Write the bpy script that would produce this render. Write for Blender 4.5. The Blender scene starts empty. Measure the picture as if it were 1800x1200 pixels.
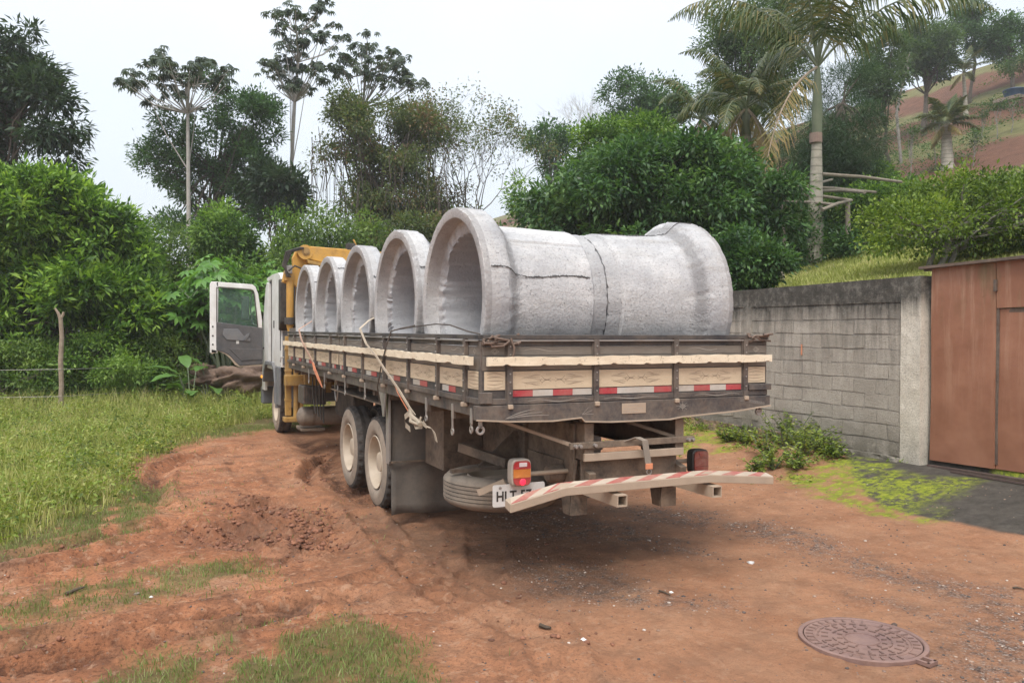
import bpy, math, random
import numpy as np
from mathutils import Vector, Matrix
S = bpy.context.scene
COL = S.collection
random.seed(7)
RNG = np.random.default_rng(7)
PI = math.pi
HAZE = 0.0009
# ---------------------------------------------------------------- camera
F, PITCH, ROLL, YAW = 1444.87, 0.0139, 0.0038, 0.4262
EYE = np.array([-2.25, -5.467, 1.98])
_c, _s = math.cos(YAW), math.sin(YAW)
RIGHT = np.array([_c, -_s, 0.0]); FWD = np.array([_s, _c, 0.0]); UP = np.array([0, 0, 1.0])
FW2 = FWD * math.cos(PITCH) - UP * math.sin(PITCH)
UP2 = UP * math.cos(PITCH) + FWD * math.sin(PITCH)
CX = RIGHT * math.cos(ROLL) + UP2 * math.sin(ROLL)
CY = -RIGHT * math.sin(ROLL) + UP2 * math.cos(ROLL)
cam = bpy.data.cameras.new('camera'); co = bpy.data.objects.new('camera', cam); COL.objects.link(co)
M = Matrix.Identity(4)
for i in range(3):
    M[i][0], M[i][1], M[i][2], M[i][3] = CX[i], CY[i], -FW2[i], EYE[i]
co.matrix_world = M
cam.sensor_width = 36; cam.lens = 36 * F / 1800; cam.clip_start = 0.05; cam.clip_end = 2000
S.camera = co
# ---------------------------------------------------------------- sky, sun, exposure (bright overcast day)
SUN_EL, SUN_AZ = math.radians(58), math.radians(215)      # azimuth: clockwise from +Y, where the light comes from
w = bpy.data.worlds.new('World'); S.world = w; w.use_nodes = True
nt = w.node_tree; nt.nodes.clear()
def wn(t, **k):
    n = nt.nodes.new(t)
    for a, b in k.items(): setattr(n, a, b)
    return n
sky = wn('ShaderNodeTexSky', sky_type='NISHITA', sun_disc=False, sun_elevation=SUN_EL, sun_rotation=SUN_AZ, dust_density=4.0)
bg_sky = wn('ShaderNodeBackground'); bg_sky.inputs['Strength'].default_value = 0.05
tc = wn('ShaderNodeTexCoord'); sep = wn('ShaderNodeSeparateXYZ')
mr = wn('ShaderNodeMapRange'); mr.inputs['From Min'].default_value = 0.0; mr.inputs['From Max'].default_value = 1.0
mr.inputs['To Min'].default_value = 0.43; mr.inputs['To Max'].default_value = 0.98   # an overcast dome is brighter overhead
nz = wn('ShaderNodeTexNoise'); nz.inputs['Scale'].default_value = 1.7; nz.inputs['Detail'].default_value = 4
cr = wn('ShaderNodeValToRGB')
cr.color_ramp.elements[0].position = 0.3; cr.color_ramp.elements[0].color = (0.78, 0.84, 0.90, 1)
cr.color_ramp.elements[1].position = 0.7; cr.color_ramp.elements[1].color = (0.97, 0.985, 1.0, 1)
bg_cl = wn('ShaderNodeBackground')
add = wn('ShaderNodeAddShader'); wo = wn('ShaderNodeOutputWorld')
L = nt.links.new
L(sky.outputs[0], bg_sky.inputs['Color'])
L(tc.outputs['Generated'], sep.inputs[0]); L(sep.outputs['Z'], mr.inputs['Value'])
L(tc.outputs['Generated'], nz.inputs['Vector']); L(nz.outputs['Fac'], cr.inputs[0])
L(cr.outputs[0], bg_cl.inputs['Color']); L(mr.outputs[0], bg_cl.inputs['Strength'])
L(bg_sky.outputs[0], add.inputs[0]); L(bg_cl.outputs[0], add.inputs[1]); L(add.outputs[0], wo.inputs['Surface'])
sl = bpy.data.lights.new('sun', 'SUN'); so = bpy.data.objects.new('sun', sl); COL.objects.link(so)
sl.energy = 1.9; sl.angle = math.radians(25); sl.color = (1.0, 0.965, 0.91)
sd = Vector((math.sin(SUN_AZ) * math.cos(SUN_EL), math.cos(SUN_AZ) * math.cos(SUN_EL), math.sin(SUN_EL)))
so.rotation_euler = sd.to_track_quat('Z', 'Y').to_euler()
so.location = (0, 0, 40)
S.view_settings.view_transform = 'Standard'; S.view_settings.look = 'None'
S.view_settings.gamma = 1.0; S.view_settings.use_curve_mapping = False
S.view_settings.exposure = 0.64
S.cycles.max_bounces = 8; S.cycles.transparent_max_bounces = 8
# ---------------------------------------------------------------- picture direction -> place (used to read distances off the photograph)
def ray(px, py):
    xx, yy = (px - 900) / F, (600 - py) / F
    x = xx * math.cos(ROLL) - yy * math.sin(ROLL); y = xx * math.sin(ROLL) + yy * math.cos(ROLL)
    return RIGHT * x + UP2 * y + FW2
def at(px, py, d): return EYE + ray(px, py) * d
def G(px, py, z=0.0):
    r = ray(px, py); return (EYE + r * (z - EYE[2]) / r[2])
# ---------------------------------------------------------------- noise
def _hash(ix, iy, seed):
    h = (ix.astype(np.int64) * 374761393 + iy.astype(np.int64) * 668265263 + seed * 1442695041) & 0xffffffff
    h = ((h ^ (h >> 13)) * 1274126177) & 0xffffffff
    return ((h ^ (h >> 16)) & 0xffff) / 65535.0
def vnoise(x, y, seed=0):
    ix, iy = np.floor(x), np.floor(y); fx, fy = x - ix, y - iy
    fx = fx * fx * (3 - 2 * fx); fy = fy * fy * (3 - 2 * fy)
    a, b = _hash(ix, iy, seed), _hash(ix + 1, iy, seed)
    c, d = _hash(ix, iy + 1, seed), _hash(ix + 1, iy + 1, seed)
    return (a * (1 - fx) + b * fx) * (1 - fy) + (c * (1 - fx) + d * fx) * fy
def fbm(x, y, sc, oct=4, seed=0):
    t = 0; a = 1; n = 0
    for o in range(oct):
        t = t + a * (vnoise(x * sc, y * sc, seed + o * 17) - .5); n += a; a *= .5; sc *= 2.03
    return t / n
def sst(x, a, b):
    t = np.clip((x - a) / (b - a), 0, 1); return t * t * (3 - 2 * t)
# ---------------------------------------------------------------- terrain
WALL_U = 6.92
def H0(u, v):
    """large shape of the ground: flat yard, a slight ramp up to the wall, the slope retained behind the wall, the hill"""
    u = np.asarray(u, float); v = np.asarray(v, float)
    z = 0.25 * sst(u, 4.9, 6.75)
    s = np.maximum(u - 7.08, 0)
    edge = 7.085
    step = sst(u, edge, edge + .06)
    hs = np.maximum(u - 7.1, 0)
    top = 2.42 + .175 * hs + .0037 * np.minimum(hs, 60) ** 2 * sst(v, -40, 10)
    top = np.minimum(top, 27 + .02 * hs)
    far = 1 - sst(v, 16, 26) * (1 - sst(u, 9, 22))          # beyond the yard the bank flattens out
    return z * (1 - step) + step * (z + (top - z) * far)
def segdist(u, v, pts):
    best = np.full(np.shape(u), 1e9)
    for (x0, y0), (x1, y1) in zip(pts[:-1], pts[1:]):
        dx, dy = x1 - x0, y1 - y0; l2 = dx * dx + dy * dy + 1e-9
        t = np.clip(((u - x0) * dx + (v - y0) * dy) / l2, 0, 1)
        best = np.minimum(best, np.hypot(u - x0 - t * dx, v - y0 - t * dy))
    return best
def inside(u, v, poly):
    r = np.zeros(np.shape(u), bool); n = len(poly)
    for i in range(n):
        x0, y0 = poly[i]; x1, y1 = poly[(i + 1) % n]
        c = (y0 > v) != (y1 > v)
        xx = (x1 - x0) * (v - y0) / ((y1 - y0) if abs(y1 - y0) > 1e-9 else 1e-9) + x0
        r ^= c & (u < xx)
    return r
def gp(pts, z=0.0): return [tuple(G(x, y, z)[:2]) for x, y in pts]
def pmask(u, v, poly, soft=.15, amp=.35, sc=1.6, seed=1):
    d = segdist(u, v, poly + [poly[0]]) * np.where(inside(u, v, poly), 1, -1)
    d = d + amp * 2 * fbm(u, v, sc, 4, seed)
    return sst(d, -soft, soft)
P_TALL = gp([(-700, 1200), (-60, 960), (0, 948), (60, 930), (130, 905), (190, 880), (205, 835), (240, 800), (330, 770), (420, 745), (470, 735), (540, 720), (560, 680), (600, 640), (250, 600), (-700, 640)])
P_MOWN = gp([(-700, 1230), (-60, 1010), (0, 990), (100, 965), (190, 938), (275, 908), (300, 880), (270, 858), (215, 850), (225, 815), (300, 788), (400, 765), (470, 758), (560, 752), (600, 730), (620, 640), (250, 600), (-700, 640)])
P_MID = gp([(-60, 1085), (20, 1060), (110, 1030), (190, 1000), (300, 985), (360, 968), (425, 955), (470, 985), (500, 1010), (430, 1020), (330, 1032), (250, 1048), (160, 1072), (60, 1085), (-60, 1095)])
P_MID2 = gp([(-80, 1125), (0, 1100), (50, 1090), (92, 1092), (60, 1105), (0, 1122), (-80, 1150)])
P_BOT = gp([(120, 1215), (200, 1190), (250, 1160), (330, 1140), (380, 1122), (470, 1118), (540, 1108), (620, 1095), (700, 1108), (745, 1140), (770, 1200), (880, 1330), (-100, 1500), (40, 1300)])
P_GRAV = [gp([(1085, 893), (1180, 890), (1240, 905), (1225, 925), (1130, 912)], .0),
          gp([(1250, 915), (1340, 908), (1450, 938), (1480, 960), (1420, 965), (1320, 940)], .03),
          gp([(930, 1000), (1060, 1005), (1150, 1040), (1250, 1060), (1180, 1075), (1060, 1055), (960, 1030)], 0),
          gp([(1470, 970), (1560, 985), (1800, 1050), (2100, 1150), (2100, 1260), (1800, 1130), (1640, 1050), (1500, 1010)], 0),
          gp([(1660, 1125), (1740, 1075), (2000, 1190), (2000, 1500), (1640, 1300), (1600, 1180)], 0),
          gp([(1490, 1038), (1580, 1050), (1700, 1090), (1760, 1125), (1640, 1095), (1520, 1062)], 0),
          gp([(860, 880), (1000, 895), (1120, 930), (1250, 975), (1100, 965), (960, 945), (850, 920)], 0)]
P_MOSS = [gp([(1375, 812), (1450, 806), (1540, 815), (1600, 835), (1640, 850), (1720, 838), (1800, 850), (1900, 860), (1900, 872), (1740, 852), (1610, 868), (1540, 872), (1480, 858), (1420, 838)], .2),
          gp([(1190, 745), (1290, 748), (1330, 790), (1250, 790), (1200, 790)], .15), gp([(1560, 872), (1640, 880), (1620, 892), (1540, 878)], .15)]
P_APRON = gp([(1480, 795), (1610, 805), (1960, 812), (2400, 900), (2300, 1010), (1800, 913), (1690, 892), (1600, 875), (1540, 860), (1500, 830)], .2)
P_TAIL_BROWN = gp([(620, 905), (760, 880), (1000, 880), (1180, 890), (1260, 930), (1180, 1000), (1020, 1050), (820, 1040), (700, 980)])  # zone of darker brown ground colour round the truck tail
P_MUD = gp([(400, 880), (440, 862), (520, 880), (580, 930), (600, 960), (520, 972), (400, 960), (300, 945), (330, 925), (390, 915)])
P_WEED = gp([(1310, 790), (1370, 765), (1480, 775), (1490, 800), (1400, 812), (1320, 815)], .2)
RUTS = [(gp([(-80, 1010), (0, 985), (110, 962), (220, 932), (300, 918)]), .11, -.07), (gp([(-80, 1022), (0, 1012), (110, 995), (200, 975)]), .14, -.10),
        (gp([(-60, 1150), (60, 1130), (180, 1110), (320, 1090), (440, 1070), (560, 1055), (640, 1050)]), .11, -.085),
        (gp([(-60, 1180), (80, 1160), (220, 1135), (380, 1105), (520, 1072)]), .11, -.075),
        (gp([(230, 1100), (350, 1085), (480, 1062), (600, 1045)]), .06, -.06),
        (gp([(350, 1110), (480, 1085), (600, 1062)]), .05, -.045),
        (gp([(280, 885), (265, 855), (285, 825), (340, 800), (420, 785)]), .11, -.08),
        (gp([(560, 855), (540, 840), (545, 815), (575, 800)]), .08, -.12), (gp([(655, 885), (600, 850), (560, 800), (520, 770)]), .2, -.06),
        (gp([(640, 935), (720, 980), (780, 1040), (880, 1085), (960, 1110), (1010, 1200)]), .16, .03),
        (gp([(780, 960), (900, 960), (1000, 968), (1110, 1000)]), .3, -.012),
        (gp([(760, 1010), (850, 1010), (960, 1060), (1100, 1120)]), .2, -.02)]
TRACKS = [gp([(-60, 1150), (60, 1128), (200, 1106), (420, 1064), (620, 1032), (735, 990), (745, 935), (690, 885)]),
          gp([(-60, 1195), (120, 1160), (330, 1118), (560, 1080), (740, 1062), (860, 1000), (850, 930)]),
          gp([(-60, 1020), (60, 1000), (200, 968), (310, 915), (275, 862), (290, 820), (360, 792), (470, 775), (575, 800), (640, 870)]),
          gp([(1010, 1230), (960, 1120), (880, 1085), (780, 1040), (700, 970), (640, 905)]), gp([(430, 1000), (520, 985), (600, 940), (560, 890), (440, 850), (420, 815)])]
def along_across(u, v, pts):
    best = np.full(np.shape(u), 1e9); al = np.zeros(np.shape(u)); ac = np.zeros(np.shape(u)); s0 = 0
    for (x0, y0), (x1, y1) in zip(pts[:-1], pts[1:]):
        dx, dy = x1 - x0, y1 - y0; l = math.hypot(dx, dy) + 1e-9
        t = np.clip(((u - x0) * dx + (v - y0) * dy) / (l * l), 0, 1); d = np.hypot(u - x0 - t * dx, v - y0 - t * dy)
        m = d < best; best = np.where(m, d, best); al = np.where(m, s0 + t * l, al); ac = np.where(m, ((u - x0) * -dy + (v - y0) * dx) / l, ac); s0 += l
    return best, al, ac
def masks(u, v):
    tall = pmask(u, v, P_TALL, .35, .5, 1.5, 3)
    mown = np.maximum(pmask(u, v, P_MOWN, .3, .45, 2.0, 5) * sst(fbm(u, v, 4, 3, 6), -.32, -.12), tall)
    n = fbm(u, v, 3.2, 4, 9)
    mid = np.maximum(pmask(u, v, P_MID, .3, .5, 1.8, 11), pmask(u, v, P_MID2, .15, .2, 2, 12)) * sst(n, -.2, .06)
    bot = pmask(u, v, P_BOT, .3, .35, 1.8, 13) * sst(n, -.22, .04)
    short = np.maximum(np.maximum(mid, bot), mown)
    left = sst(-u, 7, 9) * 0
    farg = sst(v, 17, 19) * (1 - sst(u, 4.2, 5))
    hill = sst(u, 7.1, 7.3)
    short = np.maximum(short, farg); 
    grav = 0
    for i, p in enumerate(P_GRAV): grav = np.maximum(grav, pmask(u, v, p, .3, .35, 1.2, 21 + i))
    moss = 0
    for i, p in enumerate(P_MOSS): moss = np.maximum(moss, pmask(u, v, p, .12, .3, 2.2, 31 + i))
    moss = moss * sst(fbm(u, v, 5, 3, 35), -.25, -.02)
    apron = pmask(u, v, P_APRON, .04, .05, 4, 41)
    mud = pmask(u, v, P_MUD, .25, .25, 2, 51)
    return tall, short, grav, moss, apron, mud, hill
# ---------------------------------------------------------------- material helpers
MATS = {}
def ramp(n, stops):
    e = n.color_ramp.elements
    while len(e) > 1: e.remove(e[-1])
    e[0].position = stops[0][0]; e[0].color = (*stops[0][1], 1)
    for p, c in stops[1:]:
        k = e.new(p); k.color = (*c, 1)
class NT:
    def __init__(s, name):
        s.m = bpy.data.materials.new(name); s.m.use_nodes = True; s.t = s.m.node_tree
        s.b = s.t.nodes['Principled BSDF']; s.out = s.t.nodes['Material Output']
        s.pos = s.n('ShaderNodeNewGeometry').outputs['Position']
        MATS[name] = s.m
    def n(s, t, **k):
        x = s.t.nodes.new(t)
        for a, b in k.items(): setattr(x, a, b)
        return x
    def l(s, a, b): s.t.links.new(a, b)
    def noise(s, scale, detail=4, rough=.55, vec=None, stretch=None, out='Fac', dist=0):
        x = s.n('ShaderNodeTexNoise'); x.inputs['Scale'].default_value = scale; x.inputs['Detail'].default_value = detail
        x.inputs['Roughness'].default_value = rough; x.inputs['Distortion'].default_value = dist
        v = vec or s.pos
        if stretch:
            mp = s.n('ShaderNodeMapping'); mp.inputs['Scale'].default_value = stretch; s.l(v, mp.inputs[0]); v = mp.outputs[0]
        s.l(v, x.inputs['Vector']); return x.outputs[out]
    def voro(s, scale, feature='F1', out='Distance', rand=1.0, stretch=None):
        x = s.n('ShaderNodeTexVoronoi', feature=feature); x.inputs['Scale'].default_value = scale
        x.inputs['Randomness'].default_value = rand
        v = s.pos
        if stretch:
            mp = s.n('ShaderNodeMapping'); mp.inputs['Scale'].default_value = stretch; s.l(v, mp.inputs[0]); v = mp.outputs[0]
        s.l(v, x.inputs['Vector']); return x.outputs[out]
    def ramp(s, fac, stops):
        r = s.n('ShaderNodeValToRGB'); ramp(r, stops); s.l(fac, r.inputs[0]); return r.outputs[0]
    def mix(s, fac, a, b, mode='MIX'):
        x = s.n('ShaderNodeMix', data_type='RGBA', blend_type=mode)
        for sock, val in ((x.inputs[0], fac), (x.inputs[6], a), (x.inputs[7], b)):
            if isinstance(val, (int, float)): sock.default_value = val
            elif isinstance(val, tuple): sock.default_value = (*val, 1)
            else: s.l(val, sock)
        return x.outputs[2]
    def math(s, op, a, b=None, clamp=False):
        x = s.n('ShaderNodeMath', operation=op, use_clamp=clamp)
        for sock, val in ((x.inputs[0], a), (x.inputs[1], b)):
            if val is None: continue
            if isinstance(val, (int, float)): sock.default_value = val
            else: s.l(val, sock)
        return x.outputs[0]
    def bump(s, h, dist=.01, strength=1.0, prev=None):
        x = s.n('ShaderNodeBump'); x.inputs['Distance'].default_value = dist; x.inputs['Strength'].default_value = strength
        s.l(h, x.inputs['Height'])
        if prev: s.l(prev, x.inputs['Normal'])
        s.l(x.outputs[0], s.b.inputs['Normal']); return x.outputs[0]
    def col(s, c): s.l(c, s.b.inputs['Base Color'])
    def rough(s, r):
        if isinstance(r, (int, float)): s.b.inputs['Roughness'].default_value = r
        else: s.l(r, s.b.inputs['Roughness'])
def z01(t, a, b):
    sp = t.n('ShaderNodeSeparateXYZ'); t.l(t.pos, sp.inputs[0])
    x = t.n('ShaderNodeMapRange'); x.inputs['From Min'].default_value = a; x.inputs['From Max'].default_value = b
    t.l(sp.outputs['Z'], x.inputs['Value']); return x.outputs[0]
def paint(name, a, b, rough=.6, dust=.35, dustc=(.25, .20, .155), metal=0, scale=6, rust=0, spec=.4, bumpd=.002, dz=None, stretch=None):
    """painted or bare surface: two tones, a dusty film, chips, fine relief"""
    t = NT(name)
    c = t.ramp(t.noise(scale, 5, .6, stretch=stretch), [(.3, a), (.7, b)])
    if rust:
        c = t.mix(t.ramp(t.noise(9, 6, .7), [(.52, (0, 0, 0)), (.66, (rust, rust, rust))]), c, (.10, .045, .02))
    d = t.ramp(t.math('ADD', t.math('MULTIPLY', t.noise(3.1, 6, .7), .7), t.math('MULTIPLY', t.noise(24, 5, .75), .3)), [(.38, (0, 0, 0)), (.60, (1, 1, 1))])
    k = t.math('MULTIPLY', d, min(1, dust * 1.1))
    if dz: k = t.math('MAXIMUM', k, t.math('MULTIPLY', z01(t, dz[1], dz[0]), t.math('MULTIPLY', t.math('ADD', d, .5), dz[2]), True))
    c = t.mix(k, c, dustc)
    c = t.mix(t.ramp(t.noise(70, 3, .6), [(.35, (.75, .75, .75)), (.6, (1, 1, 1))]), (0, 0, 0), c) if False else c
    t.col(c); t.rough(rough); t.b.inputs['Metallic'].default_value = metal
    t.b.inputs['Specular IOR Level'].default_value = spec
    t.bump(t.noise(45, 4, .6), bumpd)
    return t.m
def leafmat(name, cols, trans=.35, rough=.5, hue_scale=.6, spec=.3):
    t = NT(name); g = t.n('ShaderNodeNewGeometry')
    f = t.math('ADD', t.math('MULTIPLY', g.outputs['Random Per Island'], .55), t.math('MULTIPLY', t.noise(hue_scale * 1.6, 3), 1.5))
    f = t.math('SUBTRACT', f, .53)
    n = len(cols)
    c = t.ramp(f, [(.12 + .76 * i / (n - 1), cols[i]) for i in range(n)])
    t.col(c); t.rough(rough); t.b.inputs['Specular IOR Level'].default_value = spec
    tr = t.n('ShaderNodeBsdfTranslucent'); t.l(t.mix(1.0, c, (1.3, 1.35, .6), 'MULTIPLY'), tr.inputs[0])
    ms = t.n('ShaderNodeMixShader'); ms.inputs[0].default_value = trans
    t.l(t.b.outputs[0], ms.inputs[1]); t.l(tr.outputs[0], ms.inputs[2]); t.l(ms.outputs[0], t.out.inputs[0])
    return t.m
# ---------------------------------------------------------------- object helpers
def props(o, label=None, cat=None, group=None, kind=None):
    if label: o['label'] = label
    if cat: o['category'] = cat
    if group: o['group'] = group
    if kind: o['kind'] = kind
    return o
ORIG = {}
def empty(name, loc, label=None, cat=None, group=None, rz=0, parent=None):
    o = bpy.data.objects.new(name, None); COL.objects.link(o); o.empty_display_size = .2
    if parent is not None:
        po = ORIG[parent.name]; o.parent = parent; o.location = Vector(loc) - po; ORIG[o.name] = Vector(loc)
    else:
        o.location = loc; ORIG[o.name] = Vector(loc)
    o.rotation_euler = (0, 0, rz)
    return props(o, label, cat, group)
def link(name, me, mat=None, parent=None, origin=None, smooth=False, **kw):
    o = bpy.data.objects.new(name, me); COL.objects.link(o)
    if mat is not None and not len(me.materials): me.materials.append(mat if not isinstance(mat, str) else MATS[mat])
    if parent is not None: o.parent = parent
    props(o, **kw); return o
def npmesh(name, V, Fc, smooth=False):
    """V (n,3), Fc (m,k) all faces with k corners"""
    me = bpy.data.meshes.new(name); V = np.asarray(V, np.float32); Fc = np.asarray(Fc, np.int32)
    me.vertices.add(len(V)); me.vertices.foreach_set('co', V.ravel())
    m, k = Fc.shape
    me.loops.add(m * k); me.loops.foreach_set('vertex_index', Fc.ravel())
    me.polygons.add(m); me.polygons.foreach_set('loop_start', np.arange(0, m * k, k, dtype=np.int32))
    if smooth: me.polygons.foreach_set('use_smooth', np.ones(m, bool))
    me.update(calc_edges=True); return me
def rotm(rx=0, ry=0, rz=0):
    from mathutils import Euler
    return Euler((rx, ry, rz)).to_matrix()
class MB:
    def __init__(s): s.v = []; s.f = []
    def add(s, v, f):
        o = len(s.v); s.v += [tuple(p) for p in v]; s.f += [tuple(i + o for i in q) for q in f]; return s
    def box(s, x0, x1, y0, y1, z0, z1):
        v = [(x, y, z) for z in (z0, z1) for y in (y0, y1) for x in (x0, x1)]
        return s.add(v, [(0, 2, 3, 1), (4, 5, 7, 6), (0, 1, 5, 4), (2, 6, 7, 3), (0, 4, 6, 2), (1, 3, 7, 5)])
    def obox(s, c, size, R=None):
        R = R or Matrix.Identity(3); c = Vector(c)
        v = [c + R @ Vector((x * size[0] / 2, y * size[1] / 2, z * size[2] / 2)) for z in (-1, 1) for y in (-1, 1) for x in (-1, 1)]
        return s.add(v, [(0, 2, 3, 1), (4, 5, 7, 6), (0, 1, 5, 4), (2, 6, 7, 3), (0, 4, 6, 2), (1, 3, 7, 5)])
    def beam(s, a, b, w, h, up=(0, 0, 1)):
        a, b = Vector(a), Vector(b); d = (b - a).normalized(); u = Vector(up)
        x = d.cross(u).normalized(); y = x.cross(d).normalized()
        v = [p + x * sx * w / 2 + y * sy * h / 2 for p in (a, b) for sx, sy in ((-1, -1), (1, -1), (1, 1), (-1, 1))]
        return s.add(v, [(0, 1, 2, 3), (7, 6, 5, 4), (0, 4, 5, 1), (1, 5, 6, 2), (2, 6, 7, 3), (3, 7, 4, 0)])
    def tube(s, pts, r, n=8, cap=True):
        pts = [Vector(p) for p in pts]; m = len(pts)
        rs = r if isinstance(r, (list, tuple)) else [r] * m
        t0 = (pts[1] - pts[0]).normalized(); ref = Vector((0, 0, 1)) if abs(t0.z) < .9 else Vector((1, 0, 0))
        x = t0.cross(ref).normalized(); base = len(s.v)
        for i, p in enumerate(pts):
            t = (pts[min(i + 1, m - 1)] - pts[max(i - 1, 0)]).normalized()
            x = (x - t * x.dot(t)).normalized(); y = t.cross(x)
            for k in range(n):
                a = 2 * PI * k / n; s.v.append(tuple(p + (x * math.cos(a) + y * math.sin(a)) * rs[i]))
        for i in range(m - 1):
            for k in range(n):
                a, b = base + i * n + k, base + i * n + (k + 1) % n
                s.f.append((a, b, b + n, a + n))
        if cap:
            s.f.append(tuple(base + k for k in range(n))[::-1]); s.f.append(tuple(base + (m - 1) * n + k for k in range(n)))
        return s
    def lathe(s, prof, c, axis=(1, 0, 0), n=32, closed=False, mod=None):
        """prof: list of (a, r) along axis"""
        ax = Vector(axis).normalized(); ref = Vector((0, 0, 1)) if abs(ax.z) < .9 else Vector((1, 0, 0))
        x = ax.cross(ref).normalized(); y = ax.cross(x); c = Vector(c); base = len(s.v); m = len(prof)
        for i, (a, r) in enumerate(prof):
            for k in range(n):
                t = 2 * PI * k / n; rr = r + (mod(i, k) if mod else 0)
                s.v.append(tuple(c + ax * a + (x * math.cos(t) + y * math.sin(t)) * rr))
        for i in range(m if closed else m - 1):
            j = (i + 1) % m
            for k in range(n):
                k2 = (k + 1) % n
                s.f.append((base + i * n + k, base + i * n + k2, base + j * n + k2, base + j * n + k))
        return s
    def prism(s, poly, plane, t0, t1):
        """poly of 2D points extruded: plane 'x' -> (y,z), 'y' -> (x,z), 'z' -> (x,y)"""
        def p3(a, b, t): return {'x': (t, a, b), 'y': (a, t, b), 'z': (a, b, t)}[plane]
        n = len(poly); v = [p3(a, b, t0) for a, b in poly] + [p3(a, b, t1) for a, b in poly]
        f = [tuple(range(n))[::-1], tuple(range(n, 2 * n))] + [(i, (i + 1) % n, n + (i + 1) % n, n + i) for i in range(n)]
        return s.add(v, f)
    def ribbon(s, pts, wdir, w, t=.003):
        pts = [Vector(p) for p in pts]; wd = Vector(wdir).normalized(); m = len(pts); base = len(s.v)
        for i, p in enumerate(pts):
            tt = (pts[min(i + 1, m - 1)] - pts[max(i - 1, 0)]).normalized(); nn = tt.cross(wd).normalized()
            ww = w[i] if isinstance(w, (list, tuple)) else w
            for a, b in ((-1, -1), (1, -1), (1, 1), (-1, 1)): s.v.append(tuple(p + wd * a * ww / 2 + nn * b * t / 2))
        for i in range(m - 1):
            for k in range(4):
                a, b = base + i * 4 + k, base + i * 4 + (k + 1) % 4
                s.f.append((a, b, b + 4, a + 4))
        s.f.append((base, base + 3, base + 2, base + 1)); e = base + (m - 1) * 4; s.f.append((e, e + 1, e + 2, e + 3))
        return s
    def mesh(s, name, mat, origin=(0, 0, 0), smooth=False):
        o = Vector(origin); me = bpy.data.meshes.new(name)
        me.from_pydata([(x - o.x, y - o.y, z - o.z) for x, y, z in s.v], [], s.f)
        import bmesh
        bm = bmesh.new(); bm.from_mesh(me); bmesh.ops.recalc_face_normals(bm, faces=bm.faces); bm.to_mesh(me); bm.free()
        me.materials.append(MATS[mat] if isinstance(mat, str) else mat)
        if smooth:
            me.polygons.foreach_set('use_smooth', np.ones(len(me.polygons), bool))
            try: me.set_sharp_from_angle(angle=math.radians(35))
            except Exception: pass
        me.update(); return me
    def build(s, name, mat, parent=None, root=None, origin=None, smooth=False, bevel=0, **kw):
        """vertices are given in world coordinates; they are stored relative to the owner's origin"""
        org = Vector((0, 0, 0))
        p = parent
        top = p
        while top is not None and top.parent is not None: top = top.parent
        if p is not None: org = ORIG.get(p.name, None) or ORIG[top.name]
        oo = Vector(origin) if origin is not None else org
        me = s.mesh(name, mat, oo, smooth)
        o = bpy.data.objects.new(name, me); COL.objects.link(o)
        if p is not None: o.parent = p
        o.location = oo - org
        if bevel:
            b = o.modifiers.new('bevel', 'BEVEL'); b.width = bevel; b.segments = 2; b.limit_method = 'ANGLE'
        ORIG[o.name] = oo
        props(o, **kw); return o
def inst(name, me, parent, loc, rot=None, scale=None, **kw):
    """one more piece sharing mesh data; loc in world coordinates"""
    o = bpy.data.objects.new(name, me); COL.objects.link(o)
    org = ORIG.get(parent.name, Vector((0, 0, 0))) if parent is not None else Vector((0, 0, 0))
    if parent is not None: o.parent = parent
    o.location = Vector(loc) - org
    if rot: o.rotation_euler = rot
    if scale: o.scale = scale
    ORIG[o.name] = Vector(loc)
    props(o, **kw); return o
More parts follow.
